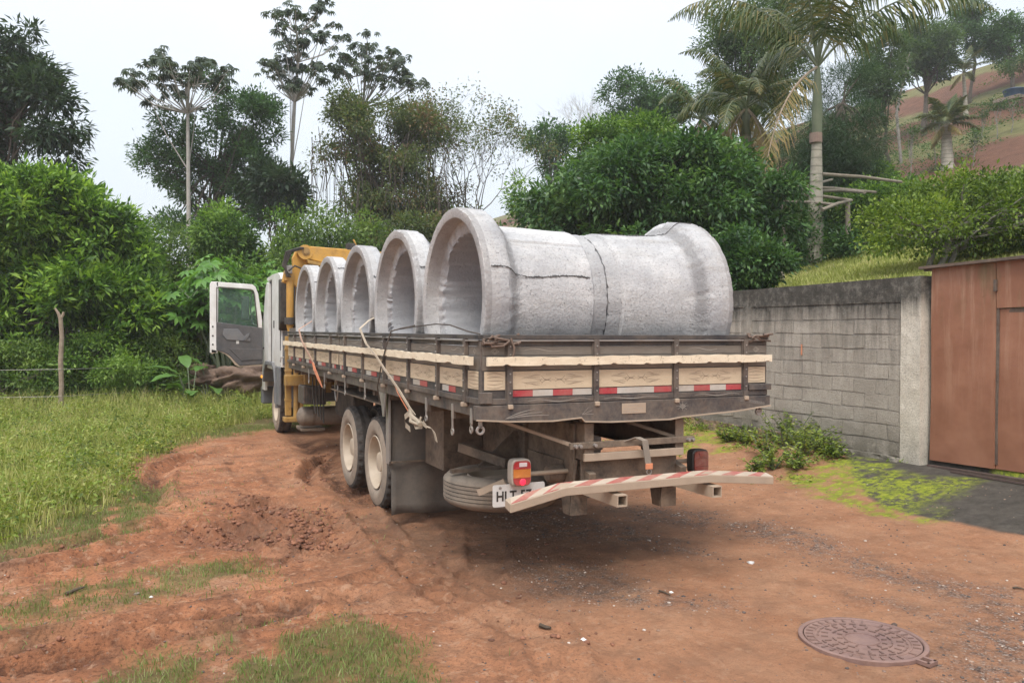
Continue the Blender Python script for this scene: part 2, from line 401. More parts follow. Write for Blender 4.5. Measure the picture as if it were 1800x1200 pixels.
# ================================================================ materials
def ground_material():
    t = NT('ground_soil')
    a1 = t.n('ShaderNodeVertexColor', layer_name='cover'); s1 = t.n('ShaderNodeSeparateColor'); t.l(a1.outputs[0], s1.inputs[0])
    a2 = t.n('ShaderNodeVertexColor', layer_name='cover2'); s2 = t.n('ShaderNodeSeparateColor'); t.l(a2.outputs[0], s2.inputs[0])
    grass, grav, moss = s1.outputs[0], s1.outputs[1], s1.outputs[2]
    apron, mud, hill = s2.outputs[0], s2.outputs[1], s2.outputs[2]
    big = t.noise(.55, 5, .6); mid = t.noise(3.2, 8, .75); fine = t.noise(38, 8, .85)
    dirt = t.ramp(big, [(.30, (.33, .130, .062)), (.48, (.46, .195, .097)), (.62, (.55, .245, .125)), (.75, (.41, .175, .09))])
    dirt = t.mix(t.ramp(mid, [(.38, (.8, .8, .8)), (.55, (0, 0, 0))]), dirt, (.19, .088, .052))
    dirt = t.mix(t.ramp(t.noise(1.3, 4, .6), [(.5, (0, 0, 0)), (.72, (.6, .6, .6))]), dirt, (.50, .30, .19))
    dirt = t.mix(t.ramp(fine, [(.40, (.8, .8, .8)), (.50, (0, 0, 0))]), dirt, (.12, .055, .034))
    dirt = t.mix(t.ramp(t.noise(11, 5, .7), [(.55, (0, 0, 0)), (.64, (.6, .6, .6))]), dirt, (.55, .34, .22))
    # crushed stone showing through
    vc = t.voro(75, out='Color'); sv = t.n('ShaderNodeSeparateColor'); t.l(vc, sv.inputs[0])
    stone = t.ramp(sv.outputs[0], [(.0, (.035, .033, .034)), (.45, (.12, .105, .095)), (.8, (.26, .235, .21)), (.97, (.5, .47, .42))])
    gm = t.math('MULTIPLY', grav, t.ramp(t.noise(7, 6, .75), [(.38, (0, 0, 0)), (.6, (1, 1, 1))]))
    c = t.mix(t.math('MULTIPLY', gm, .8), dirt, stone)
    # scattered grit everywhere
    v2 = t.voro(42, out='Color'); sv2 = t.n('ShaderNodeSeparateColor'); t.l(v2, sv2.inputs[0])
    d2 = t.voro(42)
    pk = t.math('MULTIPLY', t.math('GREATER_THAN', sv2.outputs[1], .93), t.math('LESS_THAN', d2, .33))
    c = t.mix(t.math('MULTIPLY', pk, .75), c, t.ramp(sv2.outputs[0], [(.0, (.10, .055, .04)), (.6, (.26, .15, .10)), (1, (.45, .34, .26))]))
    spx = t.n('ShaderNodeSeparateXYZ'); t.l(t.pos, spx.inputs[0])
    mx = t.n('ShaderNodeMapRange'); mx.inputs['From Min'].default_value = -.6; mx.inputs['From Max'].default_value = 1.6; t.l(t.math('ADD', spx.outputs[0], t.math('MULTIPLY', t.noise(.8, 4), 1.6)), mx.inputs['Value'])
    tan = t.ramp(t.noise(2.4, 6, .7), [(.3, (.27, .142, .083)), (.5, (.40, .222, .132)), (.7, (.50, .29, .175))])
    c = t.mix(t.math('MULTIPLY', t.math('MULTIPLY', mx.outputs[0], t.math('SUBTRACT', 1.0, gm)), .6), c, tan)
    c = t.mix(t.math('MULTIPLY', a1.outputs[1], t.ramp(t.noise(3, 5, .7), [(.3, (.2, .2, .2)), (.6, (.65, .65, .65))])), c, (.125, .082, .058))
    c = t.mix(t.math('MULTIPLY', mud, .45), c, (.19, .09, .056))
    turned = t.math('MULTIPLY', a2.outputs[1], t.ramp(t.noise(8, 6, .75), [(.36, (0, 0, 0)), (.56, (1, 1, 1))]))
    c = t.mix(t.math('MULTIPLY', turned, .85), c, (.095, .048, .034))
    gc = t.ramp(t.noise(9, 5, .7), [(.3, (.10, .095, .045)), (.55, (.115, .14, .045)), (.75, (.17, .16, .075))])
    c = t.mix(t.math('MULTIPLY', grass, .72), c, gc)
    ap = t.ramp(t.noise(6, 6, .7), [(.3, (.055, .05, .043)), (.6, (.11, .098, .083)), (.8, (.17, .15, .125))])
    c = t.mix(apron, c, ap)
    mc = t.ramp(t.noise(14, 5, .7), [(.3, (.08, .105, .018)), (.46, (.20, .25, .03)), (.66, (.36, .39, .05))])
    mk = t.math('MULTIPLY', moss, t.ramp(t.noise(7, 8, .85), [(.42, (0, 0, 0)), (.52, (1, 1, 1))]))
    c = t.mix(mk, c, mc)
    lawn = t.ramp(t.noise(2.2, 5, .7), [(.3, (.075, .12, .025)), (.55, (.12, .19, .04)), (.75, (.20, .22, .07))])
    red = t.ramp(t.noise(1.2, 5, .7), [(.3, (.085, .045, .03)), (.6, (.145, .072, .047)), (.8, (.19, .11, .072))])
    # terraces of bare red earth higher on the slope
    sp = t.n('ShaderNodeSeparateXYZ'); t.l(t.pos, sp.inputs[0])
    hz = t.math('ADD', sp.outputs['Z'], t.math('MULTIPLY', t.noise(.16, 3), 3.0))
    band = t.n('ShaderNodeMath', operation='SINE'); t.l(t.math('MULTIPLY', hz, 1.15), band.inputs[0])
    bm = t.ramp(t.math('ADD', t.math('MULTIPLY', band.outputs[0], .5), t.math('MULTIPLY', t.noise(.9, 5, .7), 1.0)), [(.12, (0, 0, 0)), (.34, (1, 1, 1))])
    hi = t.n('ShaderNodeMapRange'); hi.inputs['From Min'].default_value = 6.5; hi.inputs['From Max'].default_value = 9.0; t.l(hz, hi.inputs['Value'])
    rk = t.math('MULTIPLY', bm, hi.outputs[0])
    edge = t.n('ShaderNodeMapRange'); edge.inputs['From Min'].default_value = 9.0; edge.inputs['From Max'].default_value = 7.4; t.l(sp.outputs['X'], edge.inputs['Value'])
    ek = t.math('MULTIPLY', edge.outputs[0], t.ramp(t.noise(1.6, 4), [(.42, (0, 0, 0)), (.56, (1, 1, 1))]))
    lawn = t.mix(hi.outputs[0], lawn, t.ramp(t.noise(1.4, 5, .7), [(.3, (.10, .10, .04)), (.7, (.17, .16, .07))])); hc = t.mix(rk, lawn, red); hc = t.mix(t.math('MULTIPLY', ek, .7), hc, (.16, .095, .05))
    c = t.mix(hill, c, hc)
    t.col(c); t.rough(.92); t.b.inputs['Specular IOR Level'].default_value = .15
    h = t.math('ADD', t.math('MULTIPLY', fine, .5), t.math('MULTIPLY', mid, .8))
    h = t.math('ADD', h, t.math('MULTIPLY', t.noise(120, 3, .6), .25))
    h = t.math('ADD', h, t.math('MULTIPLY', t.math('MULTIPLY', sv.outputs[0], gm), .5))
    h = t.math('ADD', h, t.math('MULTIPLY', pk, .35))
    h = t.math('ADD', h, t.math('MULTIPLY', t.math('MULTIPLY', turned, t.noise(26, 5, .75)), 1.2))
    t.bump(h, .045)
ground_material()
def concrete_material():
    t = NT('pipe_concrete')
    c = t.ramp(t.noise(2.3, 6, .65), [(.32, (.33, .33, .34)), (.5, (.45, .45, .455)), (.66, (.56, .555, .55))])
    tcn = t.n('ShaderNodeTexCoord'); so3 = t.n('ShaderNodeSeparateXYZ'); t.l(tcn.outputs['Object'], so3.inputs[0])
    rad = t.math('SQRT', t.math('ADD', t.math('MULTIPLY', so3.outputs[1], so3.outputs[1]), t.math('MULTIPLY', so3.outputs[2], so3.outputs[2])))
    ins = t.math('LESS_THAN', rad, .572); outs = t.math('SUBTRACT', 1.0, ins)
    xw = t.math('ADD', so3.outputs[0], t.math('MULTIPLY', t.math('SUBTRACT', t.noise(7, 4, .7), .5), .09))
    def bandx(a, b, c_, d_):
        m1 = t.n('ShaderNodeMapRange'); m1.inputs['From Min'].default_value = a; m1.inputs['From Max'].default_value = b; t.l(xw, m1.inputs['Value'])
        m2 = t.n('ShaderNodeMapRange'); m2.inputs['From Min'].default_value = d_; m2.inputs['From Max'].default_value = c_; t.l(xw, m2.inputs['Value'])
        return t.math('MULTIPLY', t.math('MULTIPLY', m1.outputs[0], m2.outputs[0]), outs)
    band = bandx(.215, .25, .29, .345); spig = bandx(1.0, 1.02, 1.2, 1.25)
    lips = t.math('MULTIPLY', t.math('GREATER_THAN', t.math('ADD', rad, t.math('MULTIPLY', t.noise(30, 3), .03)), .768), t.math('LESS_THAN', so3.outputs[0], .05))
    spots = t.math('MULTIPLY', outs, t.ramp(t.noise(4.5, 4, .7), [(.40, (0, 0, 0)), (.62, (1, 1, 1))]))
    c = t.mix(t.ramp(t.noise(5, 5, .7, stretch=(.6, 1, 3)), [(.5, (0, 0, 0)), (.75, (.5, .5, .5))]), c, (.36, .335, .30))
    c = t.mix(t.ramp(t.noise(55, 4, .75), [(.34, (.6, .6, .6)), (.48, (0, 0, 0))]), c, (.22, .22, .225))
    d = t.voro(26, rand=1.0); vc = t.voro(26, out='Color'); sv = t.n('ShaderNodeSeparateColor'); t.l(vc, sv.inputs[0])
    pit = t.math('MULTIPLY', t.math('LESS_THAN', d, .16), t.math('GREATER_THAN', sv.outputs[0], .45))
    d3 = t.voro(70); vc3 = t.voro(70, out='Color'); sv3 = t.n('ShaderNodeSeparateColor'); t.l(vc3, sv3.inputs[0])
    pit3 = t.math('MULTIPLY', t.math('LESS_THAN', d3, .22), t.math('GREATER_THAN', sv3.outputs[0], .55))
    pit = t.math('MULTIPLY', t.math('MAXIMUM', pit, pit3), spots)
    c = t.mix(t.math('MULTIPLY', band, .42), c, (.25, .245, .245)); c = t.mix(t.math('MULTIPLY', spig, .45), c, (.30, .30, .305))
    c = t.mix(t.math('MULTIPLY', lips, .55), c, (.20, .195, .195))
    c = t.mix(t.math('MULTIPLY', ins, .6), c, t.ramp(t.noise(3, 4, .6, stretch=(1, 3, 3)), [(.3, (.33, .34, .365)), (.7, (.43, .44, .46))]))
    c = t.mix(t.math('MULTIPLY', t.math('LESS_THAN', so3.outputs[0], .12), .22), c, (.40, .375, .35))
    c = t.mix(t.math('MULTIPLY', pit, .62), c, (.13, .13, .135))
    t.col(c); t.rough(.9); t.b.inputs['Specular IOR Level'].default_value = .2
    h = t.math('SUBTRACT', t.math('MULTIPLY', t.noise(38, 5, .7), .8), t.math('MULTIPLY', pit, .9))
    h = t.math('ADD', h, t.math('MULTIPLY', t.math('MULTIPLY', band, t.noise(48, 4, .8)), 1.6)); t.bump(h, .014)
concrete_material()
def block_material(name, a, b, dark_top=True):
    t = NT(name)
    oi = t.n('ShaderNodeObjectInfo')
    c = t.ramp(t.noise(3, 6, .7), [(.3, a), (.7, b)])
    c = t.mix(t.math('MULTIPLY', oi.outputs['Random'], .45), c, tuple(x * .72 for x in a))
    c = t.mix(t.ramp(t.noise(60, 4, .7), [(.35, (.45, .45, .45)), (.5, (0, 0, 0))]), c, (.13, .12, .105))
    # black mould running down from the coping, damp at the foot
    st = t.noise(4.2, 5, .7, stretch=(1, 1.6, .16))
    top = z01(t, 2.05 if name == 'wall_render' else 1.85, 2.62); k = t.math('MULTIPLY', t.math('ADD', t.math('MULTIPLY', top, 1.5), t.math('SUBTRACT', t.math('MULTIPLY', st, 1.5), 1.02)), 1.3, True)
    mid = t.math('MULTIPLY', t.ramp(st, [(.47, (0, 0, 0)), (.62, (1, 1, 1))]), z01(t, .9, 2.4))
    k = t.math('MAXIMUM', k, t.math('MULTIPLY', mid, .6 if name != 'wall_render' else .22))
    c = t.mix(t.math('MULTIPLY', k, .93), c, t.ramp(t.noise(8, 6, .8), [(.32, (.022, .022, .02)), (.5, (.06, .057, .05)), (.66, (.17, .16, .14))]))
    foot = z01(t, .85, .25); fk = t.math('MULTIPLY', foot, t.ramp(t.noise(2.6, 5, .7), [(.34, (0, 0, 0)), (.55, (1, 1, 1))]))
    c = t.mix(t.math('MULTIPLY', fk, .75 if name != 'wall_render' else .4), c, (.07, .066, .045))
    t.col(c); t.rough(.93); t.b.inputs['Specular IOR Level'].default_value = .15
    t.bump(t.math('ADD', t.noise(55, 4, .7), t.math('MULTIPLY', t.noise(9, 4), .6)), .012)
block_material('wall_block', (.36, .325, .275), (.49, .45, .39))
block_material('wall_mortar', (.30, .275, .24), (.44, .41, .365))
block_material('wall_render', (.60, .55, .46), (.78, .73, .63))
def rubble():
    t = NT('old_footing')
    c = t.ramp(t.noise(5, 6, .7), [(.3, (.10, .085, .065)), (.5, (.24, .17, .11)), (.7, (.36, .23, .13))])
    c = t.mix(t.ramp(t.noise(2.1, 4, .7), [(.42, (0, 0, 0)), (.6, (.8, .8, .8))]), c, (.055, .05, .038))
    t.col(c); t.rough(.95); t.bump(t.noise(14, 6, .7), .04)
rubble()
def gate_material():
    t = NT('gate_steel')
    c = t.ramp(t.noise(1.6, 5, .6), [(.3, (.225, .10, .058)), (.55, (.29, .135, .082)), (.75, (.34, .17, .105))])
    st = t.noise(5, 5, .7, stretch=(1, 1.5, .12))
    c = t.mix(t.math('MULTIPLY', t.ramp(st, [(.5, (0, 0, 0)), (.7, (1, 1, 1))]), z01(t, .6, 2.6)), c, (.40, .24, .16))
    c = t.mix(t.math('MULTIPLY', t.ramp(t.noise(3.5, 5, .7, stretch=(1, 1, .25)), [(.45, (0, 0, 0)), (.66, (.75, .75, .75))]), z01(t, 1.9, 2.7)), c, (.13, .12, .055))
    c = t.mix(t.ramp(t.noise(26, 5, .75), [(.62, (0, 0, 0)), (.72, (.5, .5, .5))]), c, (.14, .055, .03))
    t.col(c); t.rough(.55); t.b.inputs['Specular IOR Level'].default_value = .35
    t.bump(t.noise(1.8, 3), .03, .7)
gate_material()
paint('dark_board', (.014, .015, .020), (.045, .043, .045), .55, .42, (.17, .14, .11), stretch=(1, 1, 6))
def wood(name, a, b, c3, dust=.2, rough=.75, mould=.0):
    t = NT(name)
    c = t.ramp(t.math('ADD', t.math('MULTIPLY', t.noise(5, 6, .7, stretch=(1, 1, 3)), .55), t.math('MULTIPLY', t.noise(30, 5, .7, stretch=(.25, .25, 6)), .45)), [(.3, a), (.55, b), (.75, c3)])
    c = t.mix(t.math('MULTIPLY', t.ramp(t.noise(4, 5, .7), [(.3, (0, 0, 0)), (.75, (1, 1, 1))]), dust), c, (.24, .19, .145))
    if mould: c = t.mix(t.ramp(t.noise(22, 5, .8), [(.58, (0, 0, 0)), (.68, (mould, mould, mould))]), c, (.12, .07, .04))
    t.col(c); t.rough(rough); t.b.inputs['Specular IOR Level'].default_value = .3; t.bump(t.noise(40, 4, .7, stretch=(1, 1, 5)), .003)
wood('grey_board', (.11, .098, .085), (.17, .15, .128), (.21, .19, .165), .4)
wood('cream_board', (.50, .40, .275), (.60, .49, .345), (.66, .56, .42), .28, mould=.25)
wood('cream_strip', (.60, .49, .35), (.76, .66, .50), (.84, .78, .66), .12, mould=.75)
wood('deck_wood', (.08, .065, .05), (.14, .115, .09), (.18, .15, .12), .4)
paint('rail_steel', (.022, .022, .027), (.07, .064, .062), .55, .6, (.20, .16, .125), rust=.35)
paint('chassis_steel', (.05, .042, .035), (.115, .092, .072), .8, .8, (.235, .175, .125), rust=.3)
paint('black_recess', (.012, .012, .012), (.03, .028, .026), .9, .3)
paint('flap_rubber', (.085, .078, .07), (.125, .113, .10), .85, .7, (.16, .135, .11), dz=(.1, .7, .5))
paint('tyre_rubber', (.02, .02, .02), (.035, .033, .032), .88, .45, (.14, .115, .095), bumpd=.004)
paint('tyre_side', (.16, .13, .105), (.26, .215, .17), .9, .7, (.33, .265, .205), scale=9, bumpd=.003)
paint('rim_paint', (.40, .33, .25), (.52, .44, .34), .55, .35, (.30, .23, .17), spec=.5)
paint('spare_rubber', (.13, .11, .09), (.20, .17, .138), .9, .6, (.27, .22, .17), bumpd=.003)
paint('white_paint', (.66, .66, .65), (.80, .80, .79), .35, .3, (.42, .36, .29), spec=.5, dz=(1.3, 1.9, .5))
paint('cab_grey', (.10, .11, .125), (.15, .16, .175), .6, .4, (.22, .19, .16))
paint('door_trim', (.06, .06, .064), (.085, .085, .09), .65, .15)
paint('crane_yellow', (.52, .27, .045), (.63, .34, .06), .5, .45, (.30, .19, .09), rust=.3, dz=(.4, 1.5, .5))
paint('crane_dirty', (.33, .19, .05), (.45, .26, .06), .6, .5, (.24, .17, .10), rust=.6)
paint('black_rubber', (.012, .012, .013), (.03, .03, .03), .6, .2)
paint('zinc_steel', (.26, .25, .24), (.38, .36, .34), .45, .35, metal=.4, rust=.2)
paint('tape_white', (.42, .40, .37), (.55, .52, .47), .4, .6, (.33, .27, .21))
paint('tape_red', (.33, .03, .04), (.46, .06, .075), .4, .5, (.30, .18, .14))
paint('tank_dust', (.12, .10, .08), (.18, .145, .115), .75, .6)
paint('bumper_metal', (.34, .265, .195), (.42, .33, .245), .6, .5, (.30, .235, .18))
paint('stripe_red', (.27, .045, .042), (.40, .10, .085), .5, .6, (.42, .30, .23), rust=0, scale=20)
paint('stripe_white', (.38, .31, .24), (.54, .47, .39), .5, .6, (.40, .31, .23))
paint('faded_red', (.20, .13, .11), (.28, .19, .16), .8, .5, (.30, .24, .19))
paint('lens_red', (.34, .012, .018), (.42, .02, .03), .3, .3, (.3, .16, .12))
paint('lens_amber', (.5, .15, .02), (.6, .19, .03), .3, .3, (.35, .22, .12))
paint('lens_dim_red', (.16, .025, .02), (.2, .03, .025), .3, .4)
paint('lens_clear', (.60, .50, .50), (.7, .6, .6), .2, .1)
paint('lamp_case', (.36, .32, .27), (.46, .41, .35), .6, .4)
paint('plate_white', (.60, .60, .58), (.68, .68, .66), .45, .3)
paint('plate_black', (.02, .02, .02), (.03, .03, .03), .5, .1)
paint('ornament_brown', (.20, .15, .10), (.36, .28, .20), .7, .4)
paint('ornament_black', (.05, .045, .04), (.08, .07, .06), .7, .2)
paint('ornament_pale', (.26, .245, .22), (.40, .38, .34), .7, .6)
paint('strap_cream', (.48, .41, .31), (.60, .52, .41), .8, .3)
paint('strap_dirty', (.33, .28, .21), (.44, .38, .29), .85, .5, (.22, .17, .13))
paint('strap_orange', (.55, .16, .07), (.66, .24, .11), .8, .3, (.45, .30, .22))
paint('strap_pink', (.50, .30, .22), (.60, .40, .31), .8, .3)
paint('strap_grey', (.17, .145, .12), (.23, .20, .165), .8, .4)
paint('rope_brown', (.10, .065, .05), (.17, .12, .095), .9, .3)
paint('rope_dark', (.045, .04, .035), (.07, .06, .055), .9, .3)
paint('iron_cover', (.15, .09, .08), (.205, .13, .115), .65, .45, (.27, .165, .125), rust=.4, bumpd=.004)
paint('iron_dark', (.055, .035, .03), (.08, .05, .045), .8, .2)
paint('iron_rib', (.10, .062, .055), (.15, .095, .083), .75, .5, (.25, .155, .12))
paint('weathered_pole', (.19, .14, .10), (.33, .27, .20), .9, .2, scale=12)
paint('grey_pole', (.15, .13, .10), (.25, .22, .18), .9, .2, scale=12)
paint('stone_grey', (.20, .17, .145), (.36, .32, .28), .9, .4, (.26, .15, .10), scale=14)
paint('rock_brown', (.09, .06, .045), (.22, .15, .11), .9, .3, (.20, .13, .09), scale=7, bumpd=.02)
paint('litter_white', (.7, .7, .68), (.8, .8, .78), .6, .1)
paint('twig_brown', (.04, .03, .02), (.09, .065, .045), .9, .1)
paint('tank_blue', (.015, .05, .11), (.02, .07, .15), .5, .1)
paint('rusty_rail', (.06, .045, .038), (.11, .08, .065), .8, .4, rust=.6)
paint('bark_grey', (.13, .12, .105), (.26, .245, .22), .9, .1, scale=7, bumpd=.01)
paint('bark_dark', (.05, .042, .035), (.10, .085, .07), .9, .1, scale=8, bumpd=.01)
paint('bark_pale', (.30, .285, .26), (.42, .40, .37), .9, .1, scale=8, bumpd=.008)
def palm_bark():
    t = NT('palm_bark')
    ring = t.n('ShaderNodeTexWave', wave_type='BANDS', bands_direction='Z'); ring.inputs['Scale'].default_value = 1.6; ring.inputs['Distortion'].default_value = 1.2
    t.l(t.pos, ring.inputs[0])
    c = t.ramp(t.noise(2.5, 5, .7), [(.3, (.20, .19, .15)), (.6, (.36, .33, .27)), (.8, (.27, .28, .20))])
    c = t.mix(t.ramp(ring.outputs['Fac'], [(.0, (.55, .55, .55)), (.16, (0, 0, 0))]), c, (.10, .095, .07))
    t.col(c); t.rough(.85); t.bump(t.noise(20, 4), .01)
palm_bark()
paint('palm_shaft', (.10, .13, .075), (.15, .18, .11), .6, .2, (.17, .16, .12), scale=3)
t = NT('cab_glass'); t.b.inputs['Base Color'].default_value = (.42, .62, .52, 1); t.rough(.05); t.b.inputs['Transmission Weight'].default_value = .85
t.b.inputs['IOR'].default_value = 1.05; t.b.inputs['Alpha'].default_value = .45
t = NT('dark_glass'); t.b.inputs['Base Color'].default_value = (.02, .022, .025, 1); t.rough(.12)
t = NT('mirror_face'); t.b.inputs['Base Color'].default_value = (.35, .4, .38, 1); t.rough(.08); t.b.inputs['Metallic'].default_value = 1
t = NT('brake_glow'); t.b.inputs['Base Color'].default_value = (.6, .02, .05, 1); t.b.inputs['Emission Color'].default_value = (1, .03, .07, 1); t.b.inputs['Emission Strength'].default_value = .7
t = NT('indicator_glow'); t.b.inputs['Base Color'].default_value = (.7, .25, .02, 1); t.b.inputs['Emission Color'].default_value = (1, .35, .03, 1); t.b.inputs['Emission Strength'].default_value = .8
def grass_mat(name, cols, trans=.3): return leafmat(name, cols, trans, .6, 1.3, .2)
grass_mat('grass_tall', [(.15, .17, .045), (.26, .29, .075), (.40, .42, .13), (.58, .50, .28)])
grass_mat('grass_short', [(.10, .13, .04), (.15, .20, .06), (.21, .27, .085), (.32, .30, .16)])
leafmat('weed_leaf', [(.06, .10, .02), (.14, .20, .035), (.25, .33, .06), (.40, .40, .14)], hue_scale=1.0)
leafmat('bush_bright', [(.022, .055, .012), (.07, .15, .025), (.17, .30, .045), (.34, .50, .10)], .38, hue_scale=1.0)
leafmat('bush_mid', [(.03, .07, .018), (.075, .155, .03), (.15, .26, .05), (.25, .37, .09)], .38)
leafmat('undergrowth_leaf', [(.03, .06, .018), (.07, .13, .03), (.13, .21, .05), (.21, .29, .08)], .36)
leafmat('big_leaf', [(.07, .15, .035), (.11, .22, .05), (.16, .29, .08)], .3, .4, spec=.5)
leafmat('papaya_leaf', [(.07, .16, .03), (.11, .25, .045), (.18, .34, .08)], .3, .4, spec=.5)
leafmat('dark_leaf', [(.022, .042, .024), (.038, .07, .036), (.065, .11, .055)], .3, .45)
leafmat('mango_leaf', [(.02, .052, .02), (.042, .10, .034), (.08, .165, .05), (.15, .26, .085)], .34, .42, spec=.4)
leafmat('mid_leaf', [(.03, .065, .028), (.06, .13, .05), (.11, .21, .075)], .38, .5)
leafmat('cecropia_leaf', [(.03, .05, .032), (.05, .075, .048), (.085, .11, .07)], .28, .55)
leafmat('brown_leaf', [(.055, .065, .03), (.08, .12, .045), (.13, .17, .06), (.20, .13, .08)], .35, .6, .35)
leafmat('vine_dry', [(.07, .05, .035), (.10, .075, .045), (.10, .10, .045)], .2, .7)
leafmat('citrus_leaf', [(.04, .075, .015), (.09, .15, .025), (.17, .25, .04), (.29, .36, .07)], .35, .5)
leafmat('pine_leaf', [(.025, .055, .03), (.045, .09, .045), (.075, .13, .065)], .25, .6)
leafmat('palm_leaf', [(.035, .06, .028), (.07, .105, .04), (.13, .15, .055), (.24, .20, .09)], .25, .45, .9)
leafmat('palm_old', [(.12, .12, .04), (.22, .18, .06), (.28, .19, .09)], .25, .6)
leafmat('far_leaf', [(.04, .075, .036), (.075, .13, .055), (.13, .20, .085)], .4, .5)
# ================================================================ the ground: one sheet out to the horizon
def axis(lo, hi, step, far, grow=1.13):
    a = list(np.arange(lo, hi + 1e-6, step)); s = step
    while a[-1] < far: s *= grow; a.append(a[-1] + s)
    s = step
    while a[0] > -far: s *= grow; a.insert(0, a[0] - s)
    return np.array(a)
def Hd(U, V, mk=None):
    """full ground height with ruts, churned mud and small relief"""
    tall, short, grav, moss, apron, mud, hill = mk or masks(U, V)
    z = H0(U, V)
    soft = (1 - hill) * (1 - apron)
    n1 = fbm(U, V, 1.1, 4, 61); n2 = fbm(U, V, 7, 4, 62)
    z = z + n1 * .06 * soft + n2 * .022 * soft * (1 - .6 * grav)
    for pts, wd, dep in RUTS:
        d = segdist(U, V, pts) + .06 * fbm(U, V, 3, 2, 63)
        q = np.exp(-(d / wd) ** 2); berm = np.exp(-((d - 1.9 * wd) / (.6 * wd)) ** 2)
        z = z + (dep * q - .35 * dep * berm) * (1 + 1.2 * fbm(U, V, 9, 3, 64)) * soft
    for pts in TRACKS:      # shallow prints of lugged tyres
        d, al, ac = along_across(U, V, pts); fade = sst(fbm(U, V, .9, 3, 85), -.22, .05) * soft * (1 - .6 * short)
        q = sst(d, .20, .12); lug = np.sign(np.sin(2 * PI * (al + .55 * np.abs(ac)) / .17)) * sst(np.abs(ac), .0, .03)
        z = z + fade * (-.022 * q + .008 * q * lug + .016 * np.exp(-((d - .20) / .045) ** 2) * (1 + 1.5 * fbm(U, V, 8, 3, 86)))
    cl = np.abs(fbm(U * 1.0 + V * .6, V * 1.2 - U * .3, 3.4, 4, 65))
    ta, tb = G(380, 875)[:2], G(590, 950)[:2]; tdx, tdy = (tb - ta) / np.hypot(*(tb - ta)); A_ = (U - ta[0]) * tdx + (V - ta[1]) * tdy; B_ = -(U - ta[0]) * tdy + (V - ta[1]) * tdx
    rdg = np.abs(fbm(A_ * .55, B_ * 1.7, 2.3, 4, 68)); cl2 = np.maximum(fbm(U, V, 9, 3, 69), 0)
    z = z + mud * (.085 - np.clip(rdg * .9, 0, .13) - .05 + cl2 * .10) + .018 * fbm(U, V, 11, 3, 67) * soft * (1 - grav)
    z = z + hill * (fbm(U, V, .5, 4, 66) * .35 * sst(U, 9, 16) + n2 * .05)
    z = z + short * (1 - hill) * .012 + apron * .006
    return z
us = axis(-6.5, 7.2, .04, 260); vs = axis(-3.6, 8.0, .04, 260)
us = np.unique(np.round(np.concatenate([us[us < -5.0], np.arange(-5.0, 2.0, .024), us[us > 2.0]]), 4)); vs = np.unique(np.round(np.concatenate([vs[vs < -3.5], np.arange(-3.5, 5.0, .024), vs[vs > 5.0]]), 4))
# refine nothing else: the cells grow steadily away from the yard
U, V = np.meshgrid(us, vs); mk = masks(U, V)
Z = Hd(U, V, mk)
tall, short, grav, moss, apron, mud, hill = mk
nu, nv = len(us), len(vs)
idx = np.arange(nu * nv).reshape(nv, nu)
Fq = np.stack([idx[:-1, :-1], idx[:-1, 1:], idx[1:, 1:], idx[1:, :-1]], -1).reshape(-1, 4)
gme = npmesh('ground', np.stack([U, V, Z], -1).reshape(-1, 3), Fq, True)
for nm, (r, g, b) in (('cover', (np.maximum(short, tall), grav, moss)), ('cover2', (apron, mud, hill))):
    if nm == 'cover': dark_amt = pmask(U, V, P_TAIL_BROWN, .5, .5, 1.1, 81)
    else:
        dark_amt = mud * .35 * sst(fbm(U, V, 4, 3, 82), -.1, .15)
        for pts, wd, dep in RUTS:
            if dep < -.04: dark_amt = np.maximum(dark_amt, np.exp(-((segdist(U, V, pts) + .05 * fbm(U, V, 4, 3, 83)) / (wd * .95)) ** 2) * sst(fbm(U, V, 2.2, 3, 84), -.25, .05))
    if nm != 'cover':
        for pts in TRACKS:
            d, al, ac = along_across(U, V, pts); dark_amt = np.maximum(dark_amt, .55 * np.exp(-((d - .19) / .04) ** 2) * sst(fbm(U, V, 1.6, 3, 87), -.1, .15))
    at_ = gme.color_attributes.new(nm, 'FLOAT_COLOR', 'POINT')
    arr = np.stack([r, g, b, dark_amt], -1).astype(np.float32).reshape(-1); at_.data.foreach_set('color', arr)
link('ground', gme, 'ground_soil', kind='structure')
def gz(u, v): return float(Hd(np.array([[u]]), np.array([[v]]))[0, 0])
def gzv(u, v): return Hd(u, v)
# ================================================================ leaves and blades
def unit(a): return a / (np.linalg.norm(a, axis=-1, keepdims=True) + 1e-9)
def leaf_arrays(p, d, l, w, fold=.25, rng=RNG):
    """rhombic leaf with a raised rim: 4 points, one quad (bent along the midrib)"""
    n = len(p); l = np.broadcast_to(np.asarray(l, float), (n,))[:, None]; w = np.broadcast_to(np.asarray(w, float), (n,))[:, None]
    d = unit(d); s = unit(np.cross(d, rng.normal(size=(n, 3)) * .5 + np.array([0, 0, 1.0]))); up = np.cross(s, d)
    a = p; b = p + d * l * .45 + s * w / 2 + up * w * fold; c = p + d * l; e = p + d * l * .45 - s * w / 2 + up * w * fold
    V = np.stack([a, b, c, e], 1).reshape(-1, 3); Fc = np.arange(n * 4).reshape(n, 4)
    return V, Fc
def leaves(name, p, d, l, w, mat, fold=.25):
    V, Fc = leaf_arrays(p, d, l, w, fold); me = npmesh(name, V, Fc); me.materials.append(MATS[mat]); return me
